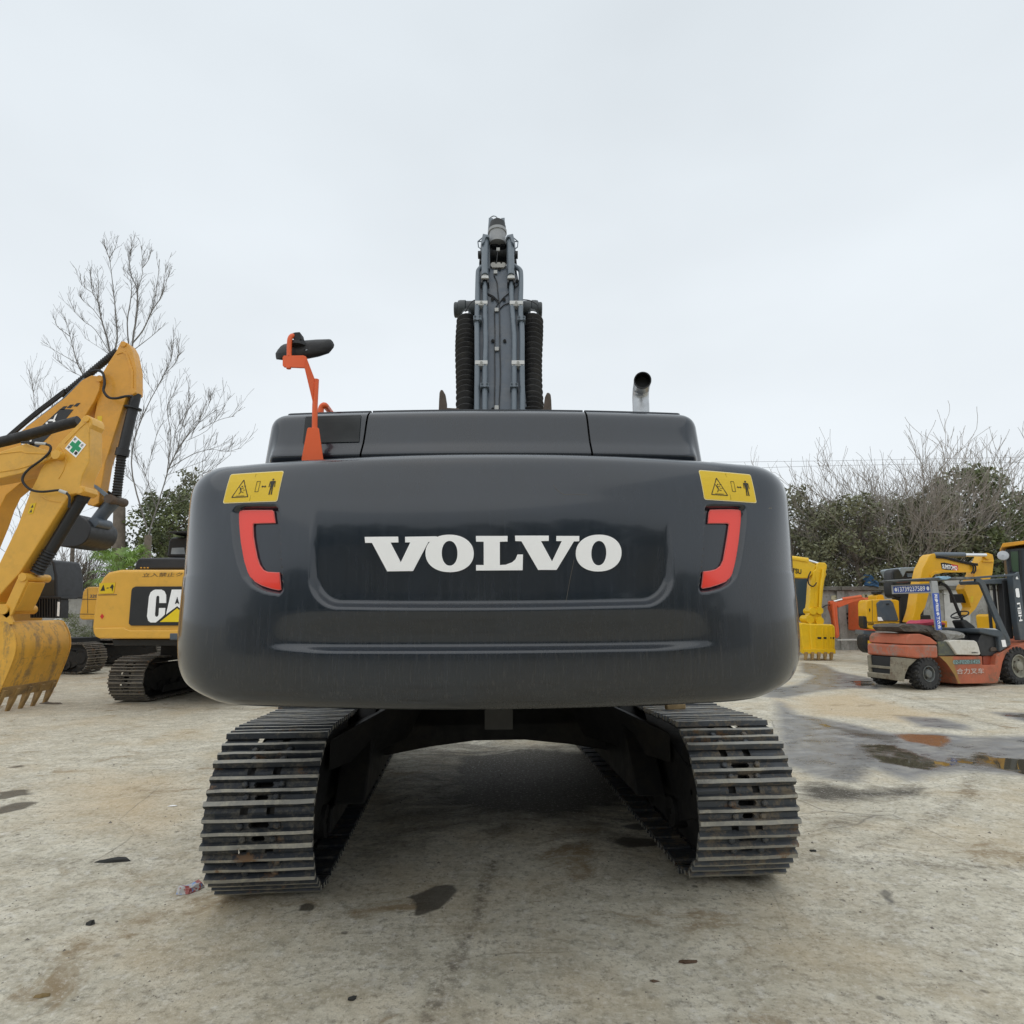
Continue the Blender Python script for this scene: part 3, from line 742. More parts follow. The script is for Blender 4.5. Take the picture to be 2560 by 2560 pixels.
# ---- mirror on orange bracket
PE = Plane(780, 2.98)
def slab(P, z, pts, o0, o1):                          # prism between two offsets of a plane
    a = [P(z(*p), o0) for p in pts]; return a, -P.n * abs(o1 - o0) if o1 < o0 else P.n * (o1 - o0)
MB = None
kb = M(); a = slab(PE, ZE, [(618, 1408), (632, 1394), (745, 1394), (758, 1408), (808, 1762), (808, 1850), (550, 1850), (550, 1762)], .0, -.008); kb.prism(*a)
kb.tube([PE(ZE(708, 1420), -.02), PE(ZE(712, 1130), -.02), PE(ZE(728, 812), -.02)], .0135, 12)
arm = build('mirror_bracket', kb, m_orange, EX, bevel=.002)
k = M()
k.prism(*slab(PE, ZE, [(320, 545), (335, 524), (570, 522), (600, 535), (612, 555), (600, 680), (575, 672), (335, 662), (320, 645)], .03, .018))
P1, P2, P3, P4 = PE(ZE(612, 552), .03), PE(ZE(590, 672), .03), PE(ZE(700, 830), -.02), PE(ZE(722, 1120), -.02)
P5, P6 = PE(ZE(712, 880), -.02), PE(ZE(690, 1090), -.02)
k.prism([P1, PE(ZE(718, 830), -.02), P4, P6, P2], PE.n * .01)
k.tube(catmull([PE(ZE(400, 540), .02), PE(ZE(402, 420), .02), PE(ZE(408, 330), .02), PE(ZE(432, 292), .01), PE(ZE(475, 285), -.01), PE(ZE(520, 290), -.03)], 4), .0125, 10)
k.cyl(PE(ZE(395, 660), .026), PE(ZE(395, 686), .026), .012, 10)
build('mirror_arm', k, m_orange, arm, bevel=.0015)
k = M()
k.prism(*slab(PE, ZE, [(414, 262), (470, 244), (528, 240), (534, 268), (545, 308), (540, 330), (510, 350), (470, 340), (440, 300), (415, 282)], .01, -.05))
k.tube([PE(ZE(505, 330), -.02), PE(ZE(505, 400), -.03)], [.018, .03], 12)
k.ring(PE(ZE(505, 395), -.03), (0, 0, 1), [(.001, .012), (.045, .008), (.05, -.012), (.001, -.014)], 16)
for x in (465, 545): k.cyl(PE(ZE(x, 360), .0), PE(ZE(x, 385), .0), .008, 8)
build('mirror_clamp', k, m_rubber, arm, bevel=.002)
mo = [(235, 500), (262, 455), (300, 410), (332, 390), (420, 368), (560, 345), (720, 332), (880, 327), (905, 332), (930, 360), (946, 398), (938, 430), (900, 478), (880, 500), (760, 540), (640, 564), (500, 580), (320, 582), (245, 572), (238, 540)]
k = M(); cen = (600, 455); rows = []
for off, s_ in ((-.005, .90), (.0, .97), (-.02, 1.0), (-.05, .99), (-.065, .93), (-.075, .6), (-.078, .05)):
    pass
prof_ = [(.045, .05), (.043, .45), (.035, .72), (.018, .9), (-.008, 1.0), (-.03, 1.0), (-.035, .95), (-.03, .9), (-.03, .05)]
for off, s_ in prof_:
    rows.append([PE(ZE(cen[0] + (x - cen[0]) * s_, cen[1] + (y - cen[1]) * s_), off - .055) for x, y in mo] + [PE(ZE(cen[0] + (mo[0][0] - cen[0]) * s_, cen[1] + (mo[0][1] - cen[1]) * s_), off - .055)])
k.grid(rows); build('mirror_head', k, m_rubber, arm, smooth=50)
# ---- orange handrail behind the hood
PH = Plane(810, 4.2)
k = M().tube(catmull([PH(ZE(760, 1600)), PH(ZE(780, 1230)), PH(ZE(788, 1160)), PH(ZE(810, 1130)), PH(ZE(835, 1130)), PH(ZE(860, 1160), -.1), PH(ZE(920, 1240), -.3), PH(ZE(1150, 1560), -.8)], 4), .021, 10)
build('handrail', k, m_orange, EX, smooth=60)
# ---- brown lugs beside the boom foot
PB = Plane(1240, 5.9)
def ZDp(x, y): return ZD(x, y)
k = M()
k.prism(*slab(PB, ZD, [(55, 1900), (62, 1720), (66, 1650), (78, 1622), (95, 1625), (118, 1665), (130, 1740), (130, 1785), (245, 1790), (245, 1900)], .0, -.07))
build('lifting_bracket', k, m_rust, EX, bevel=.01)
k = M()
k.prism(*slab(PB, ZD, [(1075, 1900), (1068, 1720), (1062, 1665), (1045, 1648), (1028, 1650), (1010, 1690), (1000, 1760), (995, 1800), (950, 1800), (950, 1900)], .0, -.07))
build('lifting_bracket', k, m_rust, EX, bevel=.01)
# ---- body under and behind: frame, cab, swing ring
k = M().box(U(0, 1.75, 1.72), (2.6, 1.9, .60)).box(U(0, 3.9, 1.40), (2.2, 3.6, .26)); k.box(U(.0, 1.0, 1.85), (2.0, .6, .9)); build('upper_frame', k, m_dark, EX)
k = M().box(U(.03, 1.35, 1.14), (.17, .02, .24)); build('tow_plate', k, mat('dull_grey_plate', (.03, .03, .03), .6), EX)
k = M().box(U(-1.0, 4.5, 2.35), (.9, 1.75, 1.7)); kc = build('cab', k, m_slate, EX, bevel=.06)
k = M().box(U(-1.46, 4.6, 2.6), (.02, 1.4, .9)).box(U(-1.0, 3.615, 2.85), (.65, .02, .5)); build('window', k, m_glass, kc)
k = M().ring(U(0, 3.65, 1.08), (0, 0, 1), [(.2, .2), (.72, .2), (.72, 0), (.2, 0)], 40); build('swing_ring', k, m_dark, EX, smooth=30)
# ---- boom
yA, yB = 1027, 545
A_ = CAM + ray(1247, yA) * (7.05 / ray(1247, yA).y); B_ = CAM + ray(1247, yB) * (8.45 / ray(1247, yB).y)
tb = (B_ - A_); tb.x = 0; tb.normalize(); nb = V3((1, 0, 0)).cross(tb).normalized()
if nb.y > 0: nb = -nb
BP = Plane(1247, 7.05, tilt=nb); BP.o = A_
def bz(x, y, off=0.0): return BP(ZD(x, y), off)
def bslab(pts, o0, o1): a = [bz(x, y, o0) for x, y in pts]; return a, nb * (o1 - o0)
k = M(); k.prism(*bslab([(365, 1990), (372, 1815), (386, 1620), (402, 1300), (404, 850), (420, 690), (436, 560), (452, 512), (738, 512), (758, 560), (785, 690), (806, 850), (814, 1300), (832, 1620), (852, 1815), (860, 1990)], 0, -.85))
boom = build('boom', k, m_boom, EX, bevel=.012)
k = M(); k.prism(*bslab([(455, 540), (455, 300), (518, 292), (518, 540)], .05, -.8)); k.prism(*bslab([(668, 540), (668, 292), (735, 300), (735, 540)], .05, -.8)); build('boom_head_plate', k, m_boom, boom, bevel=.008)
c1, c2 = bz(515, 410, -.17), bz(672, 410, -.17)
k = M(); L_ = c2 - c1
k.ring(c1, L_, [(.01, 0), (.145, 0), (.145, L_.length * .18), (.14, L_.length * .19), (.14, L_.length * .8), (.145, L_.length * .81), (.145, L_.length), (.01, L_.length)], 32)
build('pivot_drum', k, m_black, boom, smooth=30)
k = M(); k.prism(*bslab([(522, 500), (535, 484), (565, 484), (568, 496), (580, 496), (582, 484), (612, 484), (614, 496), (626, 496), (628, 484), (650, 486), (662, 500), (658, 520), (640, 530), (540, 530), (526, 520)], .03, -.05)); build('wear_lug', k, mat('pale_primer', (.33, .32, .29), .6), boom, bevel=.006)
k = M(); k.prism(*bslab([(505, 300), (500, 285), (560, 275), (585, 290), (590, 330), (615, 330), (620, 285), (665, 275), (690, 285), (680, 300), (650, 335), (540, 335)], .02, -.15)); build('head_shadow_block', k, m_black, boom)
# stick end above: side plates, cylinder, hose guard
k = M()
k.prism(*bslab([(488, 330), (500, 200), (508, 85), (545, 88), (540, 200), (520, 330)], .0, -.5)); k.prism(*bslab([(655, 330), (640, 200), (618, 88), (650, 85), (654, 200), (664, 330)], .0, -.5))
stick = build('stick', k, m_pipe, EX, bevel=.006)
dirb = V3((0, .12, 1)).normalized()
e0 = bz(586, 300, .02)
k = M().ring(e0, dirb, [(.01, -.05), (.118, -.05), (.118, .13), (.132, .135), (.132, .18), (.126, .185)], 36)
build('stick_cylinder', k, mat('light_grey_paint', (.30, .305, .31), .45), stick, smooth=35)
k = M().ring(e0 + dirb * .185, dirb, [(.122, 0), (.12, .06), (.112, .065), (.11, .12), (.07, .125), (.07, .16), (.01, .165)], 36); build('cylinder_gland', k, m_black, stick, smooth=35)
k = M().tube(catmull([bz(510, 110, -.3), bz(525, 85, -.25), (bz(550, 72, -.2)), bz(575, 80, -.3), bz(590, 100, -.4)], 4), .008, 6); build('hose', k, m_pipe, stick, smooth=60)
# pipes up the back of the boom
def pipe(pts, r, off, name='hydraulic_pipe', mt=m_pipe, n=12):
    k = M().tube(catmull([bz(x, y, off) for x, y in pts], 5), r, n); return build(name, k, mt, boom, smooth=60)
pipe([(402, 1990), (402, 1700), (404, 1400), (403, 1200), (402, 1000), (405, 860), (408, 700), (412, 580), (422, 550), (440, 533), (470, 515)], .033, .045)
pipe([(470, 1990), (472, 1700), (474, 1400), (480, 1200), (475, 1000), (475, 860), (474, 760), (474, 650)], .033, .045)
pipe([(735, 1990), (735, 1700), (736, 1400), (737, 1180), (735, 1120), (722, 950), (714, 860), (710, 760), (710, 650)], .033, .045)
pipe([(808, 1990), (808, 1700), (805, 1400), (806, 1200), (803, 1050), (793, 960), (792, 860), (796, 700), (794, 580), (782, 550), (760, 533), (725, 512)], .033, .045)
pipe([(474, 605), (474, 520), (474, 440), (476, 360), (478, 300), (480, 275), (482, 262)], .048, .09, 'hydraulic_hose', n=14)
pipe([(706, 605), (706, 520), (704, 440), (702, 360), (700, 310), (695, 280), (690, 266)], .048, .09, 'hydraulic_hose', n=14)
for x in (474, 708):
    k = M().cyl(bz(x, 632, .06), bz(x - 1, 565, .07), .05, 14); k.prism(*bslab([(x - 34, 625), (x - 30, 603), (x + 30, 603), (x + 34, 625)], .12, .02)); build('hose_fitting', k, m_clamp, boom, bevel=.004)
    k = M(); k.prism(*bslab([(x - 34, 630), (x + 34, 630), (x + 36, 662), (x + 24, 668), (x + 18, 642), (x - 18, 642), (x - 24, 668), (x - 36, 662)], .10, .0)); build('pipe_flange', k, m_black, boom, bevel=.004)
for x0, x1, y0, y1 in ((385, 497, 828, 855), (695, 813, 828, 858), (385, 497, 1362, 1395), (712, 827, 1362, 1396)):
    k = M(); k.prism(*bslab([(x0, y0), (x1, y0), (x1, y1), (x0, y1)], .085, .075)); k.prism(*bslab([(x0 + 4, y0 + 4), (x1 - 4, y0 + 4), (x1 - 4, y1 + 12), (x0 + 4, y1 + 12)], .075, .0))
    xm = (x0 + x1) / 2; k.cyl(bz(xm, (y0 + y1) / 2, .085), bz(xm, (y0 + y1) / 2, .10), .018, 6)
    build('pipe_clamp', k, m_clamp, boom, bevel=.003)
for x0, x1, y0, y1 in ((370, 442, 960, 1000), (765, 835, 965, 1000), (432, 510, 1563, 1598), (698, 770, 1563, 1598)):
    k = M(); k.prism(*bslab([(x0, y0), (x1, y0), (x1, y1), (x0, y1)], .095, .0))
    for q in (.2, .8):
        for yy in (y0 + 8, y1 - 4): k.cyl(bz(x0 + (x1 - x0) * q, yy, .095), bz(x0 + (x1 - x0) * q, yy, .108), .015, 6)
    build('pipe_clamp', k, m_pipe, boom, bevel=.005)
for pts in ([(580, 1900), (560, 1780), (562, 1500), (560, 1300), (562, 1100), (560, 930), (580, 870), (600, 830)], [(600, 1900), (600, 1780), (612, 1500), (608, 1300), (606, 1100), (604, 930), (600, 850), (590, 760), (580, 660), (555, 600), (570, 572)],
            [(600, 850), (640, 800), (690, 760), (735, 715), (780, 680)], [(610, 900), (640, 870), (700, 845)], [(590, 830), (550, 790), (495, 760), (450, 720), (430, 680)], [(590, 850), (560, 810), (500, 770)], [(572, 545), (578, 480), (590, 380)]):
    pipe(pts, .007, .012, 'cable', m_black, 6)
for x, y in ((578, 912), (580, 1262), (578, 1787), (592, 372), (568, 575)):
    k = M().box(bz(x, y, .02), (.05, .03, .05)); build('cable_clip', k, m_clamp, boom, bevel=.004)
for x, y in ((540, 815), (645, 818), (543, 1187), (650, 1187), (603, 545), (762, 652), (500, 690), (545, 1800)):
    k = M().cyl(bz(x, y, 0), bz(x, y, .03), .022, 6); build('bolt', k, m_black, boom)
# head details: brackets, side mirrors of pipe, hose yokes
for sx in (-1, 1):
    X = lambda q: 590 + sx * (q - 590)
    k = M().tube([bz(X(724), 262, .05), bz(X(770), 300, .05), bz(X(764), 350, .05), bz(X(735), 372, .05), bz(X(735), 400, .05)], .008, 6); k.tube([bz(X(724), 300, .05), bz(X(770), 300, .05)], .008, 6)
    build('guard_loop', k, m_pipe, boom)
    k = M(); k.prism(*bslab([(X(665), 262), (X(672), 240), (X(725), 228), (X(732), 262), (X(740), 290), (X(735), 320), (X(712), 300), (X(700), 262), (X(690), 255)], .16, .02)); build('hose_yoke', k, m_pipe, boom, bevel=.006)
    k = M().cyl(bz(X(740), 420, -.02), bz(X(768), 420, -.02), .055, 12).cyl(bz(X(738), 478, -.02), bz(X(756), 478, -.02), .03, 10); build('pin_cap', k, m_black, boom, smooth=40)
    k = M(); k.prism(*bslab([(X(735), 540), (X(760), 500), (X(750), 400), (X(742), 300), (X(735), 290), (X(730), 540)], -.05, -.4)); build('boom_head_plate', k, m_boom, boom, bevel=.005)
# boom cylinders with rubber bellows and pin bosses
for sx, cx, ph in ((-1, 312, 0), (1, 896, .5)):
    top = bz(cx, 990, -.25); bot = CAM + ray(*ZD(cx - 4 + 3 * sx, 1990)) * (7.05 / ray(*ZD(cx, 1990)).y)
    ax = (bot - top); L_ = ax.length; ax.normalize(); prof = [(.05, 0), (.09, .0)]
    h = .02; i = 0
    while h < L_:
        w = .098 + .014 * math.sin(h * 9 + ph * 4); rr = .140 + .012 * math.sin(h * 3.1 + ph * 3)
        prof += [(rr * .64, h), (rr, h + w * .5), (rr * .985, h + w * .58)]; h += w; i += 1
    k = M().ring(top, ax, prof, 28); cyl_ = build('boom_cylinder', k, m_rubber, EX, smooth=20)
    k = M().cyl(top - ax * .12, top + ax * .01, .10, 20); build('cylinder_rod', k, m_chrome, cyl_, smooth=40)
    x0, x1 = (238, 395) if sx < 0 else (945, 815); yy = 912
    p0, p1 = bz(x0, yy, -.25), bz(x1, yy, -.25); ax2 = (p1 - p0); L2 = ax2.length
    k = M().ring(p0, ax2, [(.01, -.06), (.09, -.06), (.105, -.05), (.105, -.01), (.125, 0), (.13, .03), (.13, L2 * .4), (.12, L2 * .45), (.12, L2), (.01, L2)], 30)
    build('pin_boss', k, mat('dark_boss_paint', (.035, .042, .044), .45) if sx < 0 else bpy.data.materials['dark_boss_paint'], cyl_, smooth=35)
    k = M().cyl(bz(cx, 960, -.25) - ax * .1, bz(cx, 975, -.25), .10, 18); build('rod_eye', k, bpy.data.materials['dark_boss_paint'], cyl_, smooth=40)
    k = M().tube(catmull([bz(300 if sx < 0 else 930, 930, .0), bz(330 if sx < 0 else 945, 870, .05), bz(370 if sx < 0 else 880, 830, .05), bz(420 if sx < 0 else 810, 820, .02)], 5), .008, 6); build('grease_line', k, m_black, cyl_)
# ---- undercarriage
GA = R(4.1)                                           # heading, swung left
gf = V3((-math.sin(GA), math.cos(GA), 0)); gr_ = V3((math.cos(GA), math.sin(GA), 0)); GO = V3((-.01, 3.89, 0))
def G(l, a, z): return GO + gr_ * l + gf * a + V3((0, 0, z))
NS, RP, ZC_ = 54, .455, .505
LEN = 4.42; PER = 2 * LEN + 2 * math.pi * RP
def path(s):                                          # returns a, z, tangent angle; s from rear bottom going up and forward
    s %= PER; q = math.pi * RP
    if s < q: t = s / RP; return .51 - math.sin(t) * RP, ZC_ - math.cos(t) * RP, (-math.cos(t), math.sin(t))
    s -= q
    if s < LEN:
        sag = -.018 * math.sin(math.pi * s / LEN * 3) ** 2; return .51 + s, ZC_ + RP + sag, (1, 0)
    s -= LEN
    if s < q: t = s / RP; return .51 + LEN + math.sin(t) * RP, ZC_ + math.cos(t) * RP, (math.cos(t), -math.sin(t))
    s -= q
    return .51 + LEN - s, ZC_ - RP, (-1, 0)
def shoe_mesh(name, mats, w):
    """one triple-grouser shoe, x across, y along travel, z outward, 0 at the plate's outer face"""
    k = M(); hw = w / 2; th = .014; p3 = PER / NS / 3
    def plate(y0, y1, hole):
        ym = (y0 + y1) / 2; hx = hole
        if hole:
            o = [(-.12, y0), (0, y0), (.12, y0), (.12, ym), (.12, y1), (0, y1), (-.12, y1), (-.12, ym)]
            hy = .017
            i = [(-hx + .012, ym - hy), (0, ym - hy), (hx - .012, ym - hy), (hx, ym), (hx - .012, ym + hy), (0, ym + hy), (-hx + .012, ym + hy), (-hx, ym)]
            b = k.add([(x, y, 0) for x, y in o] + [(x, y, 0) for x, y in i] + [(x, y, -.03) for x, y in i], [])
            for a in range(8):
                c = (a + 1) % 8; k.f += [[b + a, b + c, b + 8 + c, b + 8 + a], [b + 8 + a, b + 8 + c, b + 16 + c, b + 16 + a]]; k.m += [0, 0]
            for x0, x1 in ((-hw, -.12), (.12, hw)): k.box(((x0 + x1) / 2, ym, -th / 2), (x1 - x0, y1 - y0, th))
            for sx in (-1, 1):
                k.tube([(sx * (hx + .045), ym, 0), (sx * (hx + .045), ym, .016), (sx * (hx + .045), ym, .022)], [.021, .021, .013], 6)
        else:
            # trailing lip with two notches
            yn = y1 - .03
            xs = [-hw, -.11, -.065, .04, .085, hw]
            for a in range(5):
                notch = a in (1, 3)
                yy = yn - .022 if notch else y1
                lift = 0 if notch else .0
                k.add([(xs[a], y0, 0), (xs[a + 1], y0, 0), (xs[a + 1], (y0 + yy) / 2, .006), (xs[a], (y0 + yy) / 2, .006), (xs[a + 1], yy, -.012), (xs[a], yy, -.012)], [(0, 1, 2, 3), (3, 2, 4, 5)])
    y = [-1.5 * p3, -.5 * p3, .5 * p3, 1.5 * p3]
    def rib(yc, h, top):
        n = 7
        L = [(-hw - .004, -.006), (hw + .004, -.006)]
        vs = []
        for i in range(n):
            x = -hw - .003 + (w + .006) * i / (n - 1); d = rnd.uniform(-.0025, .0015); e = rnd.uniform(-.002, .002)
            vs += [(x, yc - .021, 0), (x, yc - top / 2 + e, h + d), (x, yc + top / 2 + e, h + d), (x, yc + .021, 0)]
        b = k.add(vs, [])
        for i in range(n - 1):
            q = b + i * 4
            for a, mi in ((0, 0), (1, 1), (2, 0)): k.f.append([q + a, q + a + 1, q + a + 5, q + a + 4]); k.m.append(mi)
        for q in (b, b + (n - 1) * 4): k.f.append([q, q + 1, q + 2, q + 3]); k.m.append(1)
    plate(y[0], y[1], .040); plate(y[1], y[2], .060); plate(y[2], y[3], 0)
    rib(y[0] + .004, .033, .025); rib(y[1], .029, .018); rib(y[2], .029, .018)
    me = bpy.data.meshes.new(name); me.from_pydata([tuple(v) for v in k.v], [], k.f); me.polygons.foreach_set('material_index', k.m)
    for x in mats: me.materials.append(x)
    bm = bmesh.new(); bm.from_mesh(me); bmesh.ops.recalc_face_normals(bm, faces=bm.faces); bm.to_mesh(me); bm.free()
    return me
def run_track(Gf, root, lat, mesh, ns, w, length, rp, zc, a0, frame_mat, rootv, phase=0.0, heading=0.0, full=True):
    """track > track_shoe ..., track_frame, idler, rollers; Gf(l,a,z) gives the world point"""
    per = 2 * length + 2 * math.pi * rp; q = math.pi * rp
    def pth(s):
        s %= per
        if s < q: t = s / rp; return a0 - math.sin(t) * rp, zc - math.cos(t) * rp, (-math.cos(t), math.sin(t))
        s -= q
        if s < length: return a0 + s, zc + rp - .018 * math.sin(math.pi * s / length * 3) ** 2, (1, 0)
        s -= length
        if s < q: t = s / rp; return a0 + length + math.sin(t) * rp, zc + math.cos(t) * rp, (math.cos(t), -math.sin(t))
        return a0 + length - (s - q), zc - rp, (-1, 0)
    ri, ro = rp - .13, rp - .02
    def stad(r): return [(a0 - math.sin(math.pi * i / 12) * r, zc - math.cos(math.pi * i / 12) * r) for i in range(13)] + [(a0 + length + math.sin(math.pi * i / 12) * r, zc + math.cos(math.pi * i / 12) * r) for i in range(13)]
    k = M(); O_, I_ = stad(ro), stad(ri); n = len(O_)
    for sx in (-1, 1):
        x0, x1 = lat + sx * .05, lat + sx * .10
        for P_, Q_ in ((O_, I_),):
            b = k.add([Gf(x, a, z) for x in (x0, x1) for pp in (P_, Q_) for a, z in pp], [])
            for i in range(n):
                j = (i + 1) % n
                for u0, u1 in ((0, 1), (1, 3), (3, 2), (2, 0)):
                    k.f.append([b + u0 * n + i, b + u0 * n + j, b + u1 * n + j, b + u1 * n + i]); k.m.append(0)
    k.box(Gf(lat, a0 + length / 2, zc - .02), (.001, .001, .001))
    tr = build('track', k, frame_mat, root)
    ex = (Gf(1, 0, 0) - Gf(0, 0, 0)).normalized(); ef = (Gf(0, 1, 0) - Gf(0, 0, 0)).normalized()
    for i in range(ns):
        a, z, (ta, tz) = pth((i + phase) * per / ns)
        T = ef * ta + V3((0, 0, tz)); Nn = ex.cross(T).normalized()
        if Nn.dot(V3((0, 0, 1)) * (z - zc) + ef * (a - (a0 + length / 2)) * .05) < 0: Nn = -Nn
        if True:
            X_ = T.cross(Nn).normalized()
        o = bpy.data.objects.new('track_shoe', mesh); COL.objects.link(o); o.parent = tr
        jz = rnd.uniform(-.003, .003)
        mx = Matrix((X_, T, Nn)).transposed().to_4x4(); mx.translation = Gf(lat, a, z) - rootv + Nn * jz
        o.matrix_local = mx
    # frame, idler, sprocket, rollers
    k = M(); prof = [(a0 - .02, zc - .16), (a0 + .35, zc - .30), (a0 + length - .35, zc - .30), (a0 + length, zc - .14), (a0 + length, zc + .12), (a0 + length - .4, zc + .20), (a0 + .5, zc + .24), (a0 + .2, zc + .16), (a0 - .02, zc + .14)]
    k.prism([Gf(lat - .17, a, z) for a, z in prof], ex * .34)
    for sx in (-1, 1):
        k.prism([Gf(lat + sx * .20, a, z) for a, z in [(a0 + .45, zc - .34), (a0 + length - .45, zc - .34), (a0 + length - .5, zc - .18), (a0 + .5, zc - .18)]], ex * .03)
    build('track_frame', k, frame_mat, tr, bevel=.01)
    for aa in (a0, a0 + length):
        k = M().ring(Gf(lat - .06, aa, zc), ex, [(.02, -.13), (.16, -.13), (.2, -.1), (rp - .12, -.1), (rp - .10, 0), (rp - .10, .12), (rp - .12, .22), (.2, .22), (.16, .25), (.02, .25)], 24)
        build('idler_wheel', k, frame_mat, tr, smooth=35)
    nr = 8
    for i in range(nr):
        k = M().ring(Gf(lat - .2, a0 + .45 + (length - .9) * i / (nr - 1), zc - rp + .20), ex, [(.02, 0), (.11, 0), (.11, .12), (.08, .14), (.08, .26), (.11, .28), (.11, .40), (.02, .40)], 14); build('roller', k, frame_mat, tr, smooth=40)
    return tr
smL = shoe_mesh('track_shoe', [m_shoe, m_rib], .62); smR = shoe_mesh('track_shoe', [m_shoe2, m_rib], .62)
RV = ROOT['excavator']
run_track(G, EX, -1.46, smL, NS, .6, LEN, RP, ZC_, .51, m_dark, RV, .35)
run_track(G, EX, 1.445, smR, NS, .6, LEN, RP, ZC_, .51, m_dark, RV, .55)
k = M()                                               # car body with arched belly and legs to both track frames
pl = [(-1.25, .46), (-.95, .47), (-.6, .53), (-.2, .575), (.25, .575), (.65, .53), (1.0, .47), (1.25, .46), (1.25, .92), (.9, 1.10), (-.9, 1.10), (-1.25, .92)]
k.prism([G(l, 2.0, z) for l, z in pl], gf * .45); k.prism([G(l, 3.2, z) for l, z in pl], gf * .45)
k.box(G(0, 2.7, .90), (1.5, 1.4, .40), Matrix.Rotation(GA, 3, 'Z'))
for sx in (-1, 1):
    k.prism([G(sx * 1.0, a, z) for a, z in ((.95, .36), (4.3, .34), (3.9, .95), (1.5, .95))], gr_ * sx * .22)
    k.prism([G(sx * .55, 1.9, 1.10), G(sx * 1.25, .9, .82), G(sx * 1.25, .9, .60), G(sx * .8, 2.0, .6)], gf * .35)
build('car_body', k, m_dark, EX, bevel=.015)
m_worn = mat('worn_brown_yellow', (.34, .215, .08), .65, var=.3, scale=9, dirt=(.10, .08, .06), damt=.6, dscale=5)
# ================================================================ shared builders for the machines around
def psl(P, z, pts, off=0.0, th=.3):                   # outline on plane P, thickness th away from the camera
    return [P(z(*p), off) for p in pts], -P.n * th
def part(name, P, z, pts, mt, parent, off=0.0, th=.3, bevel=.02, label=None, seg=2):
    k = M(); k.prism(*psl(P, z, pts, off, th)); return build(name, k, mt, parent, bevel=bevel, label=label, seg=seg)
def tubep(name, P, z, pts, r, mt, parent, off=0.0, n=12, smooth_k=4):
    q = [P(z(*p[:2]), off if len(p) < 3 else p[2]) for p in pts]
    k = M().tube(catmull(q, smooth_k) if smooth_k else q, r, n); return build(name, k, mt, parent, smooth=50)
def acyl(name, P, z, c, r, mt, parent, off=.02, th=.5, n=18):
    a = P(z(*c), off); k = M().cyl(a, a - P.n * th, r, n); return build(name, k, mt, parent, smooth=40)
def bellows(name, a, b, r, mt, parent, w=.05):
    ax = b - a; L = ax.length; prof = [(r * .5, 0)]; h = 0
    while h < L: prof += [(r * .82, h), (r, h + w * .5)]; h += w
    prof += [(r * .5, L)]
    return build(name, M().ring(a, ax.normalized(), prof, 16), mt, parent, smooth=25)
def text(s, bl, br, tl, mt, parent, name='lettering', lift=None, nrm=None, bold=.012, label=None):
    cu = bpy.data.curves.new('txt', 'FONT'); cu.body = s; cu.offset = bold; cu.resolution_u = 3
    ob = bpy.data.objects.new('txt', cu); COL.objects.link(ob)
    me0 = bpy.data.meshes.new_from_object(ob.evaluated_get(bpy.context.evaluated_depsgraph_get()))
    bpy.data.objects.remove(ob); bpy.data.curves.remove(cu)
    vs = [v.co.copy() for v in me0.vertices]
    x0, x1 = min(v.x for v in vs), max(v.x for v in vs); y0, y1 = min(v.y for v in vs), max(v.y for v in vs)
    o0 = rootof(parent); n = (br - bl).cross(tl - bl).normalized()
    if n.dot(CAM - bl) < 0: n = -n
    for v in me0.vertices:
        s_, t_ = (v.co.x - x0) / (x1 - x0), (v.co.y - y0) / (y1 - y0)
        v.co = bl + (br - bl) * s_ + (tl - bl) * t_ + n * .006 - o0
    me0.materials.clear(); me0.materials.append(mt)
    o = bpy.data.objects.new(name, me0); COL.objects.link(o); o.parent = parent
    return o
def plate(name, pts, mt, parent, lift=.004):          # thin flat plate through given world points
    pts = [V3(p) for p in pts]; n = (pts[1] - pts[0]).cross(pts[-1] - pts[0]).normalized()
    if n.dot(CAM - pts[0]) < 0: n = -n
    k = M(); k.prism([p + n * lift for p in pts], -n * (lift + .002)); return build(name, k, mt, parent)
smO = shoe_mesh('track_shoe', [m_old, m_oldrib], .6)
# ================================================================ FRONT YELLOW EXCAVATOR (arm and bucket reach in from the left)
P1_ = Plane(100, 11.3, 0)
g0 = P1_((100, 1526)); g0.z = 0
XL = thing('excavator', 'ochre excavator at left edge, arm with green cross sticker, yellow toothed bucket near ground', 'excavator', g0, 'excavators parked in the yard')
stk = part('stick', P1_, ZB, [(-60, 1880), (-130, 1760), (-60, 1620), (0, 1500), (160, 1170), (280, 850), (340, 730), (370, 650), (430, 560), (545, 405), (735, 210), (770, 155), (800, 137), (835, 150), (852, 180), (852, 225), (830, 262), (828, 570), (765, 700), (745, 800), (785, 800), (790, 850), (750, 885), (700, 870), (645, 880), (560, 1010), (180, 1610), (60, 1740)], m_cat, XL, th=.38, bevel=.02)
bm_ = part('boom', P1_, ZB, [(-1500, 1200), (-1300, 900), (-900, 650), (-400, 530), (0, 480), (235, 402), (440, 470), (540, 478), (552, 505), (540, 540), (430, 562), (200, 682), (0, 728), (-400, 800), (-900, 1000), (-1150, 1250), (-1300, 1500)], m_cat, XL, off=.06, th=.42)
acyl('pin_boss', P1_, ZB, (515, 505), .085, m_cat, XL, off=.16, th=.3)
acyl('pin_boss', P1_, ZB, (450, 520), .06, m_cat, XL, off=.09, th=.2); acyl('pin_cap', P1_, ZB, (798, 178), .05, m_cat, XL, off=.03, th=.1); acyl('pin_cap', P1_, ZB, (742, 842), .05, m_cat, XL, off=.03, th=.1)
tubep('stick_cylinder', P1_, ZB, [(-1100, 560), (-500, 480), (0, 392), (350, 300), (560, 240), (730, 196)], .1, m_rubber, XL, off=-.15, n=16)
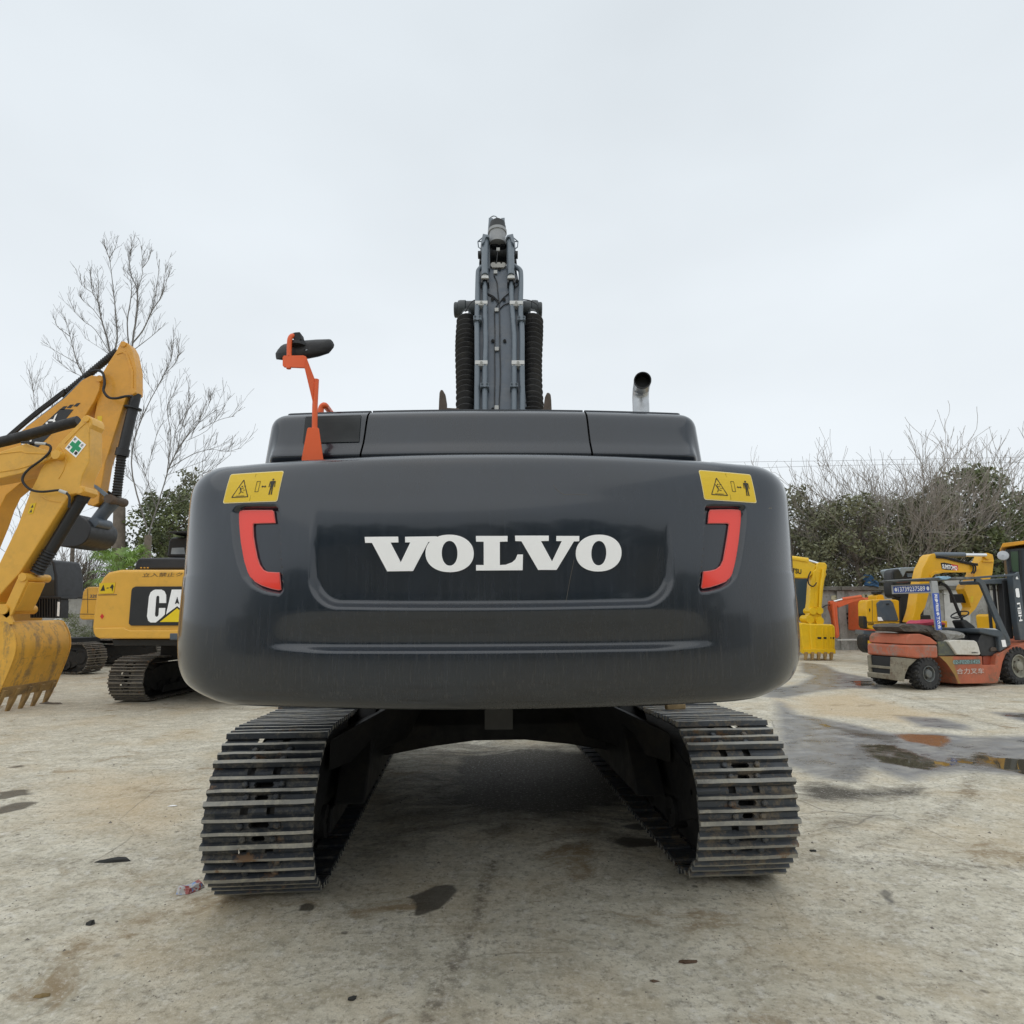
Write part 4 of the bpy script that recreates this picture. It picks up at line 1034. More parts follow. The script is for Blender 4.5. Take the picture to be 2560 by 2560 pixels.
tubep('hydraulic_hose', P1_, ZB, [(200, 395), (330, 400), (430, 412), (470, 435), (455, 490), (380, 560), (270, 640), (215, 710), (218, 770), (290, 835), (400, 852), (540, 838), (600, 855), (645, 900), (640, 1000)], .022, m_rubber, XL, off=.12, n=8)
tubep('hose_fitting', P1_, ZB, [(555, 842), (620, 865)], .032, m_clamp, XL, off=.125, n=8, smooth_k=0); tubep('hose_fitting', P1_, ZB, [(330, 400), (430, 408)], .026, m_clamp, XL, off=.125, n=8, smooth_k=0)
a, b = P1_(ZB(800, 850), -.2), P1_(ZB(470, 1400), -.2)
k = M().tube([a, a + (b - a) * .06, a + (b - a) * .061, a + (b - a) * .16, a + (b - a) * .165, b], [.07, .07, .12, .12, .105, .105], 18)
bc = build('bucket_cylinder', k, m_black, XL, smooth=40)
bellows('rod_bellows', b, P1_(ZB(345, 1600), -.2), .12, m_rubber, bc, .06)
for c in ((200, 1650), (420, 1650)):
    pass
k = M().cyl(P1_(ZB(205, 1645), .06), P1_(ZB(205, 1645), .06) - P1_.n * .62, .075, 18); build('link_pin', k, m_cat, XL, smooth=40)
part('link_arm', P1_, ZB, [(160, 1660), (200, 1600), (250, 1640), (240, 1700), (110, 1990), (60, 2030), (10, 1990)], m_cat, XL, off=.03, th=.05, bevel=.008)
part('link_arm', P1_, ZB, [(160, 1660), (200, 1600), (250, 1640), (240, 1700), (110, 1990), (60, 2030), (10, 1990)], m_cat, XL, off=-.45, th=.05, bevel=.008)
part('link_web', P1_, ZC, [(110, 800), (190, 640), (250, 590), (285, 600), (200, 790), (150, 880)], m_cat, XL, off=-.02, th=.40, bevel=.01)
part('link_slot', P1_, ZC, [(132, 780), (175, 690), (188, 690), (146, 785)], m_black, XL, off=-.015, th=.02, bevel=0)
BK = [(-250, 1020), (-120, 985), (0, 978), (80, 985), (122, 1040), (152, 1110), (166, 1190), (160, 1280), (122, 1400), (62, 1540), (-10, 1705)]
BW = 1.32
q = [V3(p + (0,)) for p in BK]; cu = catmull(q, 4); outer = [P1_(ZC(v.x, v.y)) for v in cu]
cc = P1_(ZC(-130, 1350)); inner = [o + (cc - o).normalized() * .035 for o in outer]
k = M().prism(outer + inner[::-1], -P1_.n * BW); bk = build('bucket', k, m_catb, XL, smooth=35)
for off in (.003, -BW - .027):
    k = M().prism([P1_(ZC(v.x, v.y)) + P1_.n * off for v in cu] + [P1_(ZC(-60, 1690)) + P1_.n * off, P1_(ZC(-150, 1480)) + P1_.n * off, P1_(ZC(-270, 1250)) + P1_.n * off], P1_.n * -.03 if off < 0 else P1_.n * .03)
    build('side_plate', k, m_catb, bk, bevel=.006)
lip = outer[-1]; bd = (outer[-1] - outer[-5]).normalized(); up_ = (cc - outer[-6]).normalized()
k = M().prism([lip - bd * .16 + up_ * -.012, lip + bd * .03 + up_ * -.012, lip + bd * .03 + up_ * .04, lip - bd * .16 + up_ * .04], -P1_.n * BW); build('cutting_edge', k, m_worn, bk, bevel=.004)
for i in range(5):
    c = lip - P1_.n * (.06 + (BW - .12) * i / 4)
    k = M(); w = .045; n_ = P1_.n
    bs = [c - bd * .12 + up_ * .05, c - bd * .12 - up_ * .04, c + bd * .10 - up_ * .035, c + bd * .46 + up_ * .01, c + bd * .1 + up_ * .06]
    k.prism([x_ + n_ * w for x_ in bs], -n_ * 2 * w); build('tooth', k, m_worn, bk, bevel=.012)
for i in range(4):
    c = -P1_.n * (.2 + (BW - .3) * i / 3.6); o1, o2 = P1_(ZC(158, 1255)) + c, P1_(ZC(140, 1345)) + c; dd = V3((.003, -.008, -.002))
    k = M(); k.prism([o1 + dd, o1 + dd - P1_.n * .17, o2 + dd * 1 - P1_.n * .12, o2 + dd + P1_.n * .02], -dd * .9 + V3((-.01, .0, 0))); build('wear_mark', k, m_rust, bk)
for c, rr in (((28, 865), .10),):
    k = M().cyl(P1_(ZC(*c), .06), P1_(ZC(*c), .06) - P1_.n * .72, .085, 18); build('bucket_pin', k, m_cat, XL, smooth=40)
for off in (.03, -.52):
    part('bucket_ear', P1_, ZC, [(-80, 1000), (-60, 880), (-10, 815), (50, 812), (95, 850), (98, 920), (125, 985), (120, 1010)], m_cat, bk, off=off, th=.05, bevel=.008)
for pts_ in ([(372, 885), (450, 930), (560, 950)], [(565, 440), (602, 490), (612, 560), (590, 650), (545, 730)], [(600, 405), (780, 225), (815, 235), (826, 300)]): tubep('weld_seam', P1_, ZB, pts_, .011, m_cat, stk, off=.002, n=6)
tubep('weld_seam', P1_, ZB, [(-200, 520), (0, 500), (190, 478), (250, 492), (430, 498)], .012, m_cat, bm_, off=.062, n=6); tubep('weld_seam', P1_, ZB, [(-200, 715), (0, 668), (170, 640), (300, 600)], .012, m_cat, bm_, off=.062, n=6)
# green cross sticker
sq = [P1_(ZB(*p), .004) for p in ((700, 333), (800, 415), (705, 535), (605, 450))]
plate('safety_sticker', sq, m_white, stk, .003)
def qm(c, s, t): return (c[0] * (1 - s) + c[1] * s) * (1 - t) + (c[3] * (1 - s) + c[2] * s) * t
cr = [(.36, .08), (.64, .08), (.64, .36), (.92, .36), (.92, .64), (.64, .64), (.64, .92), (.36, .92), (.36, .64), (.08, .64), (.08, .36), (.36, .36)]
plate('green_cross', [qm(sq, s, t) for s, t in cr], flat('safety_green', (.01, .30, .12), .4), stk, .007)
for g_, (s, t) in zip('安全第一', ((.05, .10), (.72, .10), (.05, .92), (.72, .92))):
    text(g_, qm(sq, s, t - .03 + .2 * (t < .5)) if True else 0, qm(sq, s + .2, t - .03 + .2 * (t < .5)), qm(sq, s, t - .23 + .2 * (t < .5)), m_print, stk, 'sticker_print')
pn = [P1_(ZB(*p), .004) for p in ((288, 962), (335, 955), (305, 1055), (258, 1058))]
plate('warning_sticker', pn, m_stick, stk, .003)
for tt in (.28, .72):
    c = [qm(pn, .25, tt - .15), qm(pn, .75, tt - .15), qm(pn, .75, tt + .15), qm(pn, .25, tt + .15)]; plate('sticker_print', [c[3], c[2], (c[0] + c[1]) / 2], m_rust, stk, .007)
# hidden rest of the machine, out of the frame
k = M(); k.box(g0 + V3((-5.6, 1.2, 1.75)), (3.4, 2.5, 1.3)); build('body', k, m_cat, XL, bevel=.1); k = M().box(g0 + V3((-4.4, .5, 2.1)), (1.5, .9, 1.8)); build('cab', k, m_black, XL, bevel=.1)
# ================================================================ SECOND YELLOW EXCAVATOR, behind the first
P2_ = Plane(240, 16.4, 0)
g0 = P2_((60, 1526)); g0.z = 0
XS = thing('excavator', 'deep yellow excavator with checkered black logo on boom and raised black bucket', 'excavator', g0, 'excavators parked in the yard')
zz = Z(0, 0, 1)
st2 = part('stick', P2_, zz, [(308, 853), (300, 858), (290, 878), (272, 905), (256, 932), (250, 960), (236, 1040), (232, 1100), (222, 1260), (232, 1266), (246, 1258), (262, 1160), (307, 1016), (316, 991), (330, 990), (340, 982), (340, 924), (330, 876), (320, 858)], m_san, XS, th=.34)
part('stick_gusset', P2_, ZA, [(880, 985), (900, 955), (940, 955), (965, 990), (1005, 1110), (1003, 1250), (1000, 1275), (985, 1240), (985, 1115), (945, 985), (925, 970), (905, 975)], m_san, st2, off=.02, th=.03, bevel=.008)
bo2 = part('boom', P2_, zz, [(248, 975), (250, 950), (244, 940), (228, 938), (205, 950), (162, 994), (66, 1067), (0, 1117), (-60, 1180), (-110, 1270), (-140, 1420), (-60, 1420), (-14, 1310), (0, 1269), (16, 1237), (51, 1208), (94, 1186), (140, 1150), (200, 1060), (236, 1002)], m_san, XS, off=.10, th=.5)
acyl('pin_cap', P2_, ZA, (748, 1165), .09, m_san, XS, off=.14, th=.1); acyl('pin_cap', P2_, ZA, (928, 905), .08, m_san, XS, off=.03, th=.1); acyl('pin_cap', P2_, ZA, (1000, 1262), .08, m_san, XS, off=.03, th=.1)
qd = [P2_(ZA(*p), .104) for p in ((120, 1700), (455, 1395), (555, 1400), (490, 1480), (215, 1760))]
plate('logo_panel', qd, m_black, bo2, .003)
for x in (0, 1, 2):
    c = [P2_(ZA(*p), .104) for p in ((452 + x * 50, 1400 - x * 12), (480 + x * 50, 1376 - x * 12), (508 + x * 50, 1374 - x * 12), (482 + x * 50, 1402 - x * 12))]; plate('logo_square', c, m_black, bo2, .003)
text('SANY', P2_(ZA(175, 1700), .108), P2_(ZA(455, 1478), .108), P2_(ZA(155, 1650), .108), m_white, bo2, bold=.02)
plate('red_stripe', [P2_(ZA(*p), .104) for p in ((130, 1690), (180, 1655), (270, 1665), (180, 1700))], flat('red_vinyl', (.7, .03, .03)), bo2, .003)
plate('warning_sticker', [P2_(ZA(*p), .004) for p in ((735, 1450), (770, 1448), (768, 1530), (735, 1530))], m_stick, st2, .003)
bellows('rod_bellows', P2_(ZA(470, 1300), -.2), P2_(ZA(885, 958), -.2), .105, m_rubber, XS, .07)
for o_ in (0, 14, 26): tubep('hydraulic_hose', P2_, ZA, [(40, 1640 - o_), (250, 1460 - o_), (400, 1345 - o_), (490, 1275 - o_)], .035, m_rubber, XS, off=-.1)
tubep('hydraulic_pipe', P2_, ZA, [(200, 1540), (470, 1330), (640, 1165)], .03, m_pipe, XS, off=.0, smooth_k=0)
tubep('hydraulic_hose', P2_, ZA, [(690, 1115), (740, 1105), (778, 1130), (790, 1200), (782, 1260), (820, 1308), (880, 1315), (950, 1300), (1000, 1300)], .035, m_rubber, XS, off=.2, n=8)
a, b = P2_(zz(341, 985), -.17), P2_(zz(304, 1140), -.17)
k = M().tube([a, a + (b - a) * .22, a + (b - a) * .221, a + (b - a) * .245, a + (b - a) * .25, a + (b - a) * .88, a + (b - a) * .885, b], [.13, .13, .22, .22, .135, .135, .17, .17], 18); c2_ = build('bucket_cylinder', k, m_black, XS, smooth=40)
bellows('rod_bellows', b, P2_(zz(291, 1240), -.17), .125, m_rubber, c2_, .075)
part('link_arm', P2_, ZB, [(862, 778), (890, 790), (1030, 900), (1020, 930), (985, 915), (862, 800)], m_pipe, XS, off=.05, th=.08, bevel=.01)
part('link_arm', P2_, ZB, [(960, 815), (1060, 880), (1060, 920), (990, 870)], m_black, XS, off=-.3, th=.08, bevel=.01)
k = M().cyl(P2_(ZB(1005, 915), .1), P2_(ZB(1005, 915), .1) - P2_.n * .7, .12, 14); build('link_pin', k, m_rust, XS, smooth=40)
tubep('bucket_link', P2_, ZB, [(1055, 945), (975, 1030), (900, 1130)], .17, m_boom, XS, off=-.25, smooth_k=0)
k = M().cyl(P2_(ZB(870, 1135), .1), P2_(ZB(870, 1135), .1) - P2_.n * .6, .13, 14); build('bucket_pin', k, m_boom, XS, smooth=40)
k = M(); pp = [V3(p + (0,)) for p in [(545, 1345), (600, 1190), (640, 1120), (700, 1060), (760, 1090), (815, 1130), (840, 1180), (830, 1250), (795, 1310), (730, 1352), (640, 1362)]]
k.prism([P2_(ZB(p.x, p.y), .25) for p in catmull(pp, 3, True)], -P2_.n * 1.15); bk2 = build('bucket', k, m_black, XS, smooth=40, bevel=.02, label='black bucket hanging curled under the raised stick')
part('stick_foot', P2_, ZB, [(800, 830), (850, 760), (860, 800), (850, 900), (920, 960), (860, 985), (810, 975)], m_san, XS, off=-.1, th=.3)
ah = .28; h2 = V3((math.cos(ah), -math.sin(ah), 0)); l2 = V3((math.sin(ah), math.cos(ah), 0)); fr = gp(222, 1688); fr = V3((fr.x, fr.y, 0))
G2 = lambda l, a, z: fr + l2 * l + h2 * (a - 4.75) + V3((0, 0, z))
run_track(G2, XS, .3, smO, 46, .6, 3.75, .40, .455, .5, m_dark, ROOT['excavator.002'] if 'excavator.002' in ROOT else g0, .3)
run_track(G2, XS, 2.7, smO, 46, .6, 3.75, .40, .455, .5, m_dark, ROOT[XS.name], .3)
k = M().box(G2(1.5, 1.6, .75), (1.6, 1.6, .4), Matrix.Rotation(-ah, 3, 'Z')); build('car_body', k, m_dark, XS)
k = M().box(g0 + V3((-3.4, 1.6, 2.1)), (3.6, 2.6, 1.3)); build('body', k, m_san, XS, bevel=.1)
PC = Plane(120, 18.2, .1)
cb = part('cab', PC, ZB, [(200, 1830), (300, 1640), (400, 1500), (470, 1480), (500, 1500), (528, 1640), (530, 1840)], m_black, XS, th=1.0, bevel=.04)
part('window', PC, ZB, [(330, 1820), (350, 1680), (440, 1560), (485, 1520), (505, 1640), (508, 1820)], m_glass, cb, off=.01, th=.03, bevel=0)
gr = part('deck', PC, ZC, [(290, 735), (590, 740), (590, 760), (290, 760)], m_black, XS, off=.1, th=.6, bevel=.01)
for i in range(11): part('guard_bar', PC, ZC, [(298 + i * 26, 758), (308 + i * 26, 758), (308 + i * 26, 940), (298 + i * 26, 940)], m_black, gr, off=.1, th=.04, bevel=0)
part('guard_back', PC, ZC, [(290, 758), (585, 758), (580, 948), (290, 945)], m_black, gr, off=.02, th=.3, bevel=.01)
part('white_strip', PC, ZC, [(556, 790), (576, 792), (570, 930), (550, 928)], m_white, gr, off=.12, th=.01, bevel=0)
# ================================================================ THIRD EXCAVATOR with C A lettering
P3_ = Plane(330, 11.5, 0)
g0 = P3_((420, 1526)); g0.z = 0; g0.y += 2
XC = thing('excavator', 'ochre excavator seen from behind with big white letters on its black rear panel', 'excavator', g0, 'excavators parked in the yard')
def cw2(P, outline, depth, mt, parent, name='counterweight', bev=.09):
    k = M(); k.prism([P(zz(*p)) for p in outline], -P.n * depth); return build(name, k, mt, parent, bevel=bev, seg=5)
ol = [(243, 1597), (231, 1585), (229, 1568), (233, 1530), (239, 1486), (246, 1462), (257, 1442), (270, 1430), (300, 1424), (560, 1424), (590, 1440), (602, 1480), (608, 1560), (606, 1586), (594, 1598)]
cwc = cw2(P3_, ol, 1.5, m_cat, XC)
def cfr(k_, pts, off): k_.prism([P3_(ZC(*p), off) for p in pts], -P3_.n * (off + .02))
fo = [(1205, 1000), (1212, 900), (1222, 690), (1240, 620), (1290, 596), (1700, 590), (2120, 592), (2170, 620), (2190, 700), (2190, 1000), (2170, 1040), (2130, 1052), (1260, 1050), (1215, 1040)]
k = M(); cfr(k, [(905, 1040), (1200, 1035), (1215, 1050), (1260, 1062), (2130, 1062), (2170, 1055), (2330, 1035), (2335, 1090), (2300, 1138), (2250, 1146), (960, 1146), (918, 1128), (900, 1090)], .035); build('lower_moulding', k, m_cat, cwc, bevel=.03, seg=3)
bp = part('logo_panel', P3_, ZC, [(1242, 1000), (1250, 900), (1268, 680), (1280, 655), (1310, 642), (2100, 640), (2130, 660), (2135, 990), (2110, 1018), (1262, 1020)], m_black, cwc, off=.03, th=.05, bevel=.006)
for i, (x0, y0, x1, y1) in enumerate(((1225, 625, 2150, 640), (1215, 640, 1245, 1030))):
    pass
def cpl(nm, pts, mt, off=.034): return plate(nm, [P3_(ZC(*p), off) for p in pts], mt, cwc, .004)
cpl('letter', [(1480, 680), (1500, 672), (1560, 672), (1590, 688), (1606, 725), (1606, 802), (1540, 802), (1540, 742), (1532, 732), (1520, 732), (1510, 745), (1498, 905), (1500, 928), (1512, 936), (1526, 930), (1533, 915), (1537, 850), (1598, 850), (1592, 915), (1540, 962), (1505, 990), (1455, 990), (1432, 972), (1421, 930), (1440, 740), (1455, 700)], m_white)
cpl('letter', [(1660, 672), (1765, 672), (1830, 925), (1712, 832), (1605, 912)], m_white); cpl('letter_counter', [(1690, 812), (1712, 742), (1732, 812), (1712, 800)], m_black, .040)
cpl('letter', [(1800, 672), (2000, 672), (2000, 745), (1940, 745), (1940, 985), (1870, 985), (1870, 745), (1800, 745)], m_white)
cpl('yellow_triangle', [(1545, 985), (1712, 852), (1860, 985)], flat('logo_yellow', (.85, .62, .01), .4), .036)
text('立入禁止クレーン', P3_(ZC(1372, 552), .0), P3_(ZC(2000, 540), .0), P3_(ZC(1385, 512), .0), flat('brown_print', (.16, .09, .03)), cwc, bold=.005)
ws = [(960, 610), (1115, 604), (1098, 708), (958, 712)]
cpl('warning_sticker', ws, m_stick, .006)
for pl in ([(970, 685), (1000, 625), (1015, 682)], [(1060, 655), (1085, 620), (1098, 640), (1085, 690), (1078, 660)], [(1030, 655), (1050, 652), (1050, 660), (1030, 662)]): cpl('sticker_print', pl, m_print, .011)
cpl('red_diamond', [(986, 905), (1005, 930), (986, 958), (967, 932)], flat('red_vinyl2', (.62, .03, .02)), .003)
cpl('panel_seam', [(948, 722), (1128, 718), (1128, 724), (948, 728)], m_rust, .002)
PH3 = Plane(420, 12.6, 0)
part('engine_hood', PH3, ZC, [(1285, 480), (1310, 400), (1328, 376), (1350, 366), (1600, 362), (2250, 362), (2290, 480)], mat('dull_black_hood', (.025, .028, .034), .35), XC, th=1.4, bevel=.05)
PH4 = Plane(420, 13.6, 0)
cab3 = part('cab', PH4, ZC, [(1605, 360), (1625, 200), (1650, 165), (1880, 160), (1900, 380)], m_black, XC, th=1.2, bevel=.05)
part('window', PH4, ZC, [(1650, 330), (1660, 270), (1780, 265), (1785, 330)], mat('pale_window', (.35, .38, .4), .1, var=.3), cab3, off=.01, th=.02, bevel=0)
part('roof_visor', PH4, ZC, [(1612, 112), (1900, 100), (1900, 125), (1700, 128), (1680, 140)], m_black, cab3, off=.3, th=.9, bevel=.01)
for i in range(3): part('bolt', PH3, ZC, [(1355 + i * 32, 455), (1370 + i * 32, 455), (1370 + i * 32, 467), (1355 + i * 32, 467)], m_cat, XC, off=.01, th=.02, bevel=0)
fr3 = gp(340, 1753); hh = R(-3); f3 = V3((math.sin(-hh), math.cos(hh), 0)); r3 = V3((math.cos(hh), -math.sin(-hh), 0))
G3 = lambda l, a, z: V3((fr3.x, fr3.y - .5, 0)) + r3 * l + f3 * a + V3((0, 0, z))
smC = shoe_mesh('track_shoe', [m_old, m_oldrib], .70)
run_track(G3, XC, 0, smC, 44, .7, 3.4, .40, .45, .5, m_dark, ROOT[XC.name], .2)
run_track(G3, XC, 2.3, smC, 44, .7, 3.4, .40, .45, .5, m_dark, ROOT[XC.name], .2)
k = M().box(G3(1.15, 2.3, .95), (2.2, 2.6, .35)); build('car_body', k, m_dark, XC)
part('counterweight_base', P3_, ZC, [(1080, 1150), (2200, 1150), (2200, 1215), (1090, 1215)], m_black, XC, off=-.3, th=1.8)
part('tow_tab', P3_, ZC, [(1635, 1090), (1720, 1090), (1720, 1160), (1635, 1160)], m_boom, XC, off=.04, th=.3)
# ---- fourth machine behind it
P5_ = Plane(225, 17.0, 0); g0 = P5_((260, 1526)); g0.z = 0
XD = thing('excavator', 'yellow excavator corner peeping out left of the machine with black rear panel', 'excavator', g0, 'excavators parked in the yard')
cwd = cw2(P5_, [(203, 1549), (198, 1545), (198, 1535), (204, 1500), (207, 1480), (214, 1470), (222, 1467), (400, 1467), (400, 1550)], 2.0, m_cat, XD, bev=.06)
plate('seam', [P5_(ZC(*p), .004) for p in ((845, 660), (849, 660), (849, 900), (845, 900))], m_rust, cwd, .002); plate('seam', [P5_(ZC(*p), .004) for p in ((790, 762), (960, 764), (960, 770), (790, 768))], m_rust, cwd, .002)
plate('seam', [P5_(ZC(*p), .004) for p in ((765, 905), (960, 908), (960, 913), (765, 911))], m_rust, cwd, .002)
text('320', P5_(ZC(868, 750), .004), P5_(ZC(938, 750), .004), P5_(ZC(872, 720), .004), m_boom, cwd)
fd = gp(330, 1632); ad = 0.0
G5 = lambda l, a, z: V3((fd.x - 1.6, fd.y, 0)) + V3((0, 1, 0)) * l + V3((1, 0, 0)) * a + V3((0, 0, z))
run_track(G5, XD, .3, smO, 40, .6, 3.2, .36, .42, .4, m_dark, ROOT[XD.name], .1)
k = M().box(G5(.9, 1.9, .85), (3.2, .8, .3)); build('car_body', k, m_dark, XD)
# ================================================================ RIGHT SIDE MACHINES
def zz(x, y): return (x, y)
# ---- excavator with toothed bucket just right of the counterweight
P6 = Plane(2060, 22.0, 0); g0 = P6((2040, 1526)); g0.z = 0
XK = thing('excavator', 'bright yellow excavator with folded arm and five toothed bucket beside the dark counterweight', 'excavator', g0, 'excavators parked in the yard')
b6 = part('boom', P6, ZG, [(-700, 380), (-400, 290), (-150, 232), (60, 236), (90, 240), (190, 265), (262, 300), (250, 332), (225, 377), (190, 405), (90, 400), (-200, 390), (-500, 470)], m_kom, XK, th=.35)
part('boom_edge', P6, ZG, [(-150, 225), (90, 238), (190, 260), (190, 275), (90, 256), (-150, 245)], m_kom, b6, off=.04, th=.03, bevel=.008)
text('KOMATSU', P6(ZG(-60, 345), .01), P6(ZG(140, 372), .01), P6(ZG(-60, 305), .01), m_print, b6, bold=.03)
tubep('stick_cylinder', P6, ZG, [(-100, 225), (60, 245), (190, 262)], .10, m_kom, XK, off=-.1, smooth_k=0); tubep('cylinder_rod', P6, ZG, [(190, 262), (285, 292)], .06, m_chrome, XK, off=-.1, smooth_k=0)
s6 = part('stick', P6, ZG, [(262, 300), (272, 285), (285, 276), (335, 279), (348, 300), (346, 330), (338, 350), (345, 372), (335, 400), (322, 430), (303, 560), (300, 620), (310, 660), (296, 690), (270, 700), (215, 690), (196, 660), (205, 600), (216, 430), (235, 378), (232, 350), (258, 330)], m_kom, XK, off=.05, th=.3, bevel=.03)
part('stick_rib', P6, ZG, [(262, 345), (300, 350), (268, 640), (240, 640)], m_kom, s6, off=.07, th=.02, bevel=.008)
k = M().tube([P6(ZG(322, 330), .12), P6(ZG(300, 470), .12), P6(ZG(290, 640), .12)], [.07, .07, .05], 12); build('bucket_cylinder', k, m_kom, s6, smooth=40)
tubep('hydraulic_hose', P6, ZG, [(215, 350), (195, 400), (200, 450), (235, 470), (262, 440)], .022, m_rubber, XK, off=.16, n=6)
for c, r_ in (((235, 670), .12), ((290, 665), .12), ((210, 735), .14), ((290, 748), .14)): acyl('link_pin', P6, ZG, c, r_, m_kom, XK, off=.18, th=.5)
part('link_arm', P6, ZG, [(215, 650), (300, 650), (310, 770), (180, 765)], m_kom, XK, off=.1, th=.3)
bk6 = part('bucket', P6, ZG, [(205, 768), (395, 776), (412, 795), (416, 840), (414, 985), (400, 1008), (222, 1008), (216, 960)], m_kom, XK, off=.35, th=1.0, bevel=.12, seg=4)
part('side_plate', P6, ZG, [(130, 768), (150, 762), (205, 770), (228, 800), (232, 900), (224, 1000), (165, 1010), (148, 940), (138, 850)], m_kom, bk6, off=.30, th=.6, bevel=.05)
for x in (255, 309, 345, 384): part('bucket_rib', P6, ZG, [(x, 800), (x + 8, 800), (x + 10, 990), (x, 990)], m_kom, bk6, off=.38, th=.1, bevel=.008)
part('cutting_edge', P6, ZG, [(160, 975), (416, 975), (416, 1012), (160, 1012)], m_kom, bk6, off=.40, th=.2, bevel=.01)
for x in (182, 234, 286, 338, 388): part('tooth', P6, ZG, [(x - 12, 1000), (x + 12, 1000), (x + 10, 1030), (x + 3, 1062), (x - 8, 1062)], m_worn, bk6, off=.46, th=.12, bevel=.01)
for x in (285, 335, 390): part('worn_patch', P6, ZG, [(x - 16, 878), (x + 16, 878), (x + 14, 895), (x - 14, 893)], m_black, bk6, off=.356, th=.01, bevel=0)
PK = Plane(2010, 24.2, 0)
c6 = part('cab', PK, ZG, [(-200, 380), (100, 395), (200, 400), (212, 440), (205, 600), (196, 745), (-200, 755)], m_black, XK, th=1.8, bevel=.08)
part('window', PK, ZG, [(-180, 410), (180, 412), (190, 500), (184, 690), (-180, 690)], glass('blue_glass', (.05, .075, .095), .08), c6, off=.02, th=.03, bevel=0)
part('undercarriage', PK, ZG, [(-500, 860), (150, 870), (155, 1005), (-500, 1010)], m_dark, XK, th=2, bevel=.1); part('body', PK, ZG, [(-700, 600), (-200, 600), (-200, 860), (-700, 860)], m_kom, XK, th=2.4, bevel=.1)
# ---- small orange red excavator by the wall
P7 = Plane(2100, 25.0, 0); g0 = P7((2180, 1526)); g0.z = 0
XO = thing('mini_excavator', 'small orange red excavator whose thin bent arm stands before the concrete wall', 'mini excavator', g0)
part('boom', P7, ZG, [(430, 598), (480, 580), (560, 566), (620, 552), (645, 560), (650, 575), (620, 580), (550, 600), (440, 642), (425, 620)], m_min, XO, th=.2, bevel=.02)
s7 = part('stick', P7, ZG, [(372, 592), (385, 585), (405, 588), (432, 605), (430, 630), (436, 740), (446, 830), (448, 870), (430, 890), (415, 880), (395, 740), (385, 690), (370, 650)], m_min, XO, off=.03, th=.2, bevel=.02)
tubep('cylinder_rod', P7, ZG, [(398, 592), (470, 574)], .04, m_chrome, XO, off=-.05, smooth_k=0); tubep('stick_cylinder', P7, ZG, [(470, 574), (620, 552)], .07, m_min, XO, off=-.05, smooth_k=0)
tubep('bucket_cylinder', P7, ZG, [(388, 610), (400, 730), (420, 860)], .06, m_min, s7, off=.1, smooth_k=0)
tubep('hydraulic_hose', P7, ZG, [(310, 640), (340, 622), (370, 620)], .02, m_rubber, XO, n=6)
part('dozer_blade', P7, ZG, [(430, 896), (590, 893), (590, 906), (430, 908)], m_clamp, XO, off=.1, th=.1, bevel=.01)
part('body', P7, ZG, [(640, 560), (760, 560), (760, 830), (640, 830)], m_min, XO, off=-.6, th=1.2, bevel=.05)
# ---- excavator with dark cab and long curved boom
P8 = Plane(2250, 20.0, 0); g0 = P8((2240, 1526)); g0.z = 0
XY = thing('excavator', 'warm yellow excavator with rounded black cab and curved boom behind the forklift', 'excavator', g0, 'excavators parked in the yard')
bo = part('body', P8, ZG, [(662, 610), (670, 585), (690, 578), (760, 574), (900, 576), (928, 585), (932, 760), (928, 815), (915, 825), (700, 816), (670, 802), (664, 700)], m_sum, XY, th=.5, bevel=.08, seg=3)
part('rear_guard', P8, ZG, [(640, 708), (662, 712), (674, 760), (670, 808), (650, 805), (640, 780)], m_black, bo, off=.0, th=.3)
part('side_door', P8, ZG, [(748, 605), (778, 582), (858, 578), (882, 600), (926, 740), (915, 748), (790, 748), (760, 742)], m_boom, bo, off=.04, th=.1, bevel=.03)
part('door_handle', P8, ZG, [(824, 608), (846, 606), (850, 616), (828, 618)], m_black, bo, off=.06, th=.03, bevel=0)
part('lamp', P8, ZG, [(757, 716), (785, 718), (802, 748), (762, 748)], m_white, bo, off=.06, th=.05, bevel=.01)
part('vent', P8, ZG, [(835, 770), (845, 765), (900, 765), (906, 775), (904, 803), (842, 806)], m_black, bo, off=.01, th=.03, bevel=.01)
part('seam', P8, ZG, [(664, 755), (930, 752), (930, 757), (664, 760)], m_rust, bo, off=.005, th=.01, bevel=0); part('seam', P8, ZG, [(708, 582), (711, 582), (714, 756), (711, 756)], m_rust, bo, off=.005, th=.01, bevel=0)
text('SH200', P8(ZG(676, 782), .006), P8(ZG(722, 782), .006), P8(ZG(676, 762), .006), m_print, bo, bold=.03)
part('badge', P8, ZG, [(684, 658), (689, 645), (696, 658), (690, 680)], m_print, bo, off=.006, th=.01, bevel=0)
part('exhaust_box', P8, ZG, [(745, 545), (765, 535), (800, 538), (812, 575), (745, 575)], m_sum, bo, off=-.5, th=.5); part('exhaust_cap', P8, ZG, [(742, 508), (795, 506), (798, 522), (770, 540), (742, 530)], m_black, bo, off=-.5, th=.3)
c8 = part('cab', P8, ZG, [(868, 470), (870, 350), (884, 334), (910, 328), (960, 322), (1115, 318), (1130, 340), (1130, 820), (940, 820), (938, 560), (900, 565), (876, 545)], m_black, XY, off=-.7, th=.5, bevel=.08, seg=3)
part('roof', P8, ZG, [(945, 318), (1115, 314), (1125, 345), (985, 350), (960, 400), (925, 330)], mat('pale_grey_roof', (.28, .33, .36), .3), c8, off=-.68, th=1.1, bevel=.03)
part('window', P8, ZG, [(990, 366), (1100, 360), (1108, 392), (998, 395)], glass('sky_glass', (.14, .18, .22), .08), c8, off=-.67, th=.03, bevel=0)
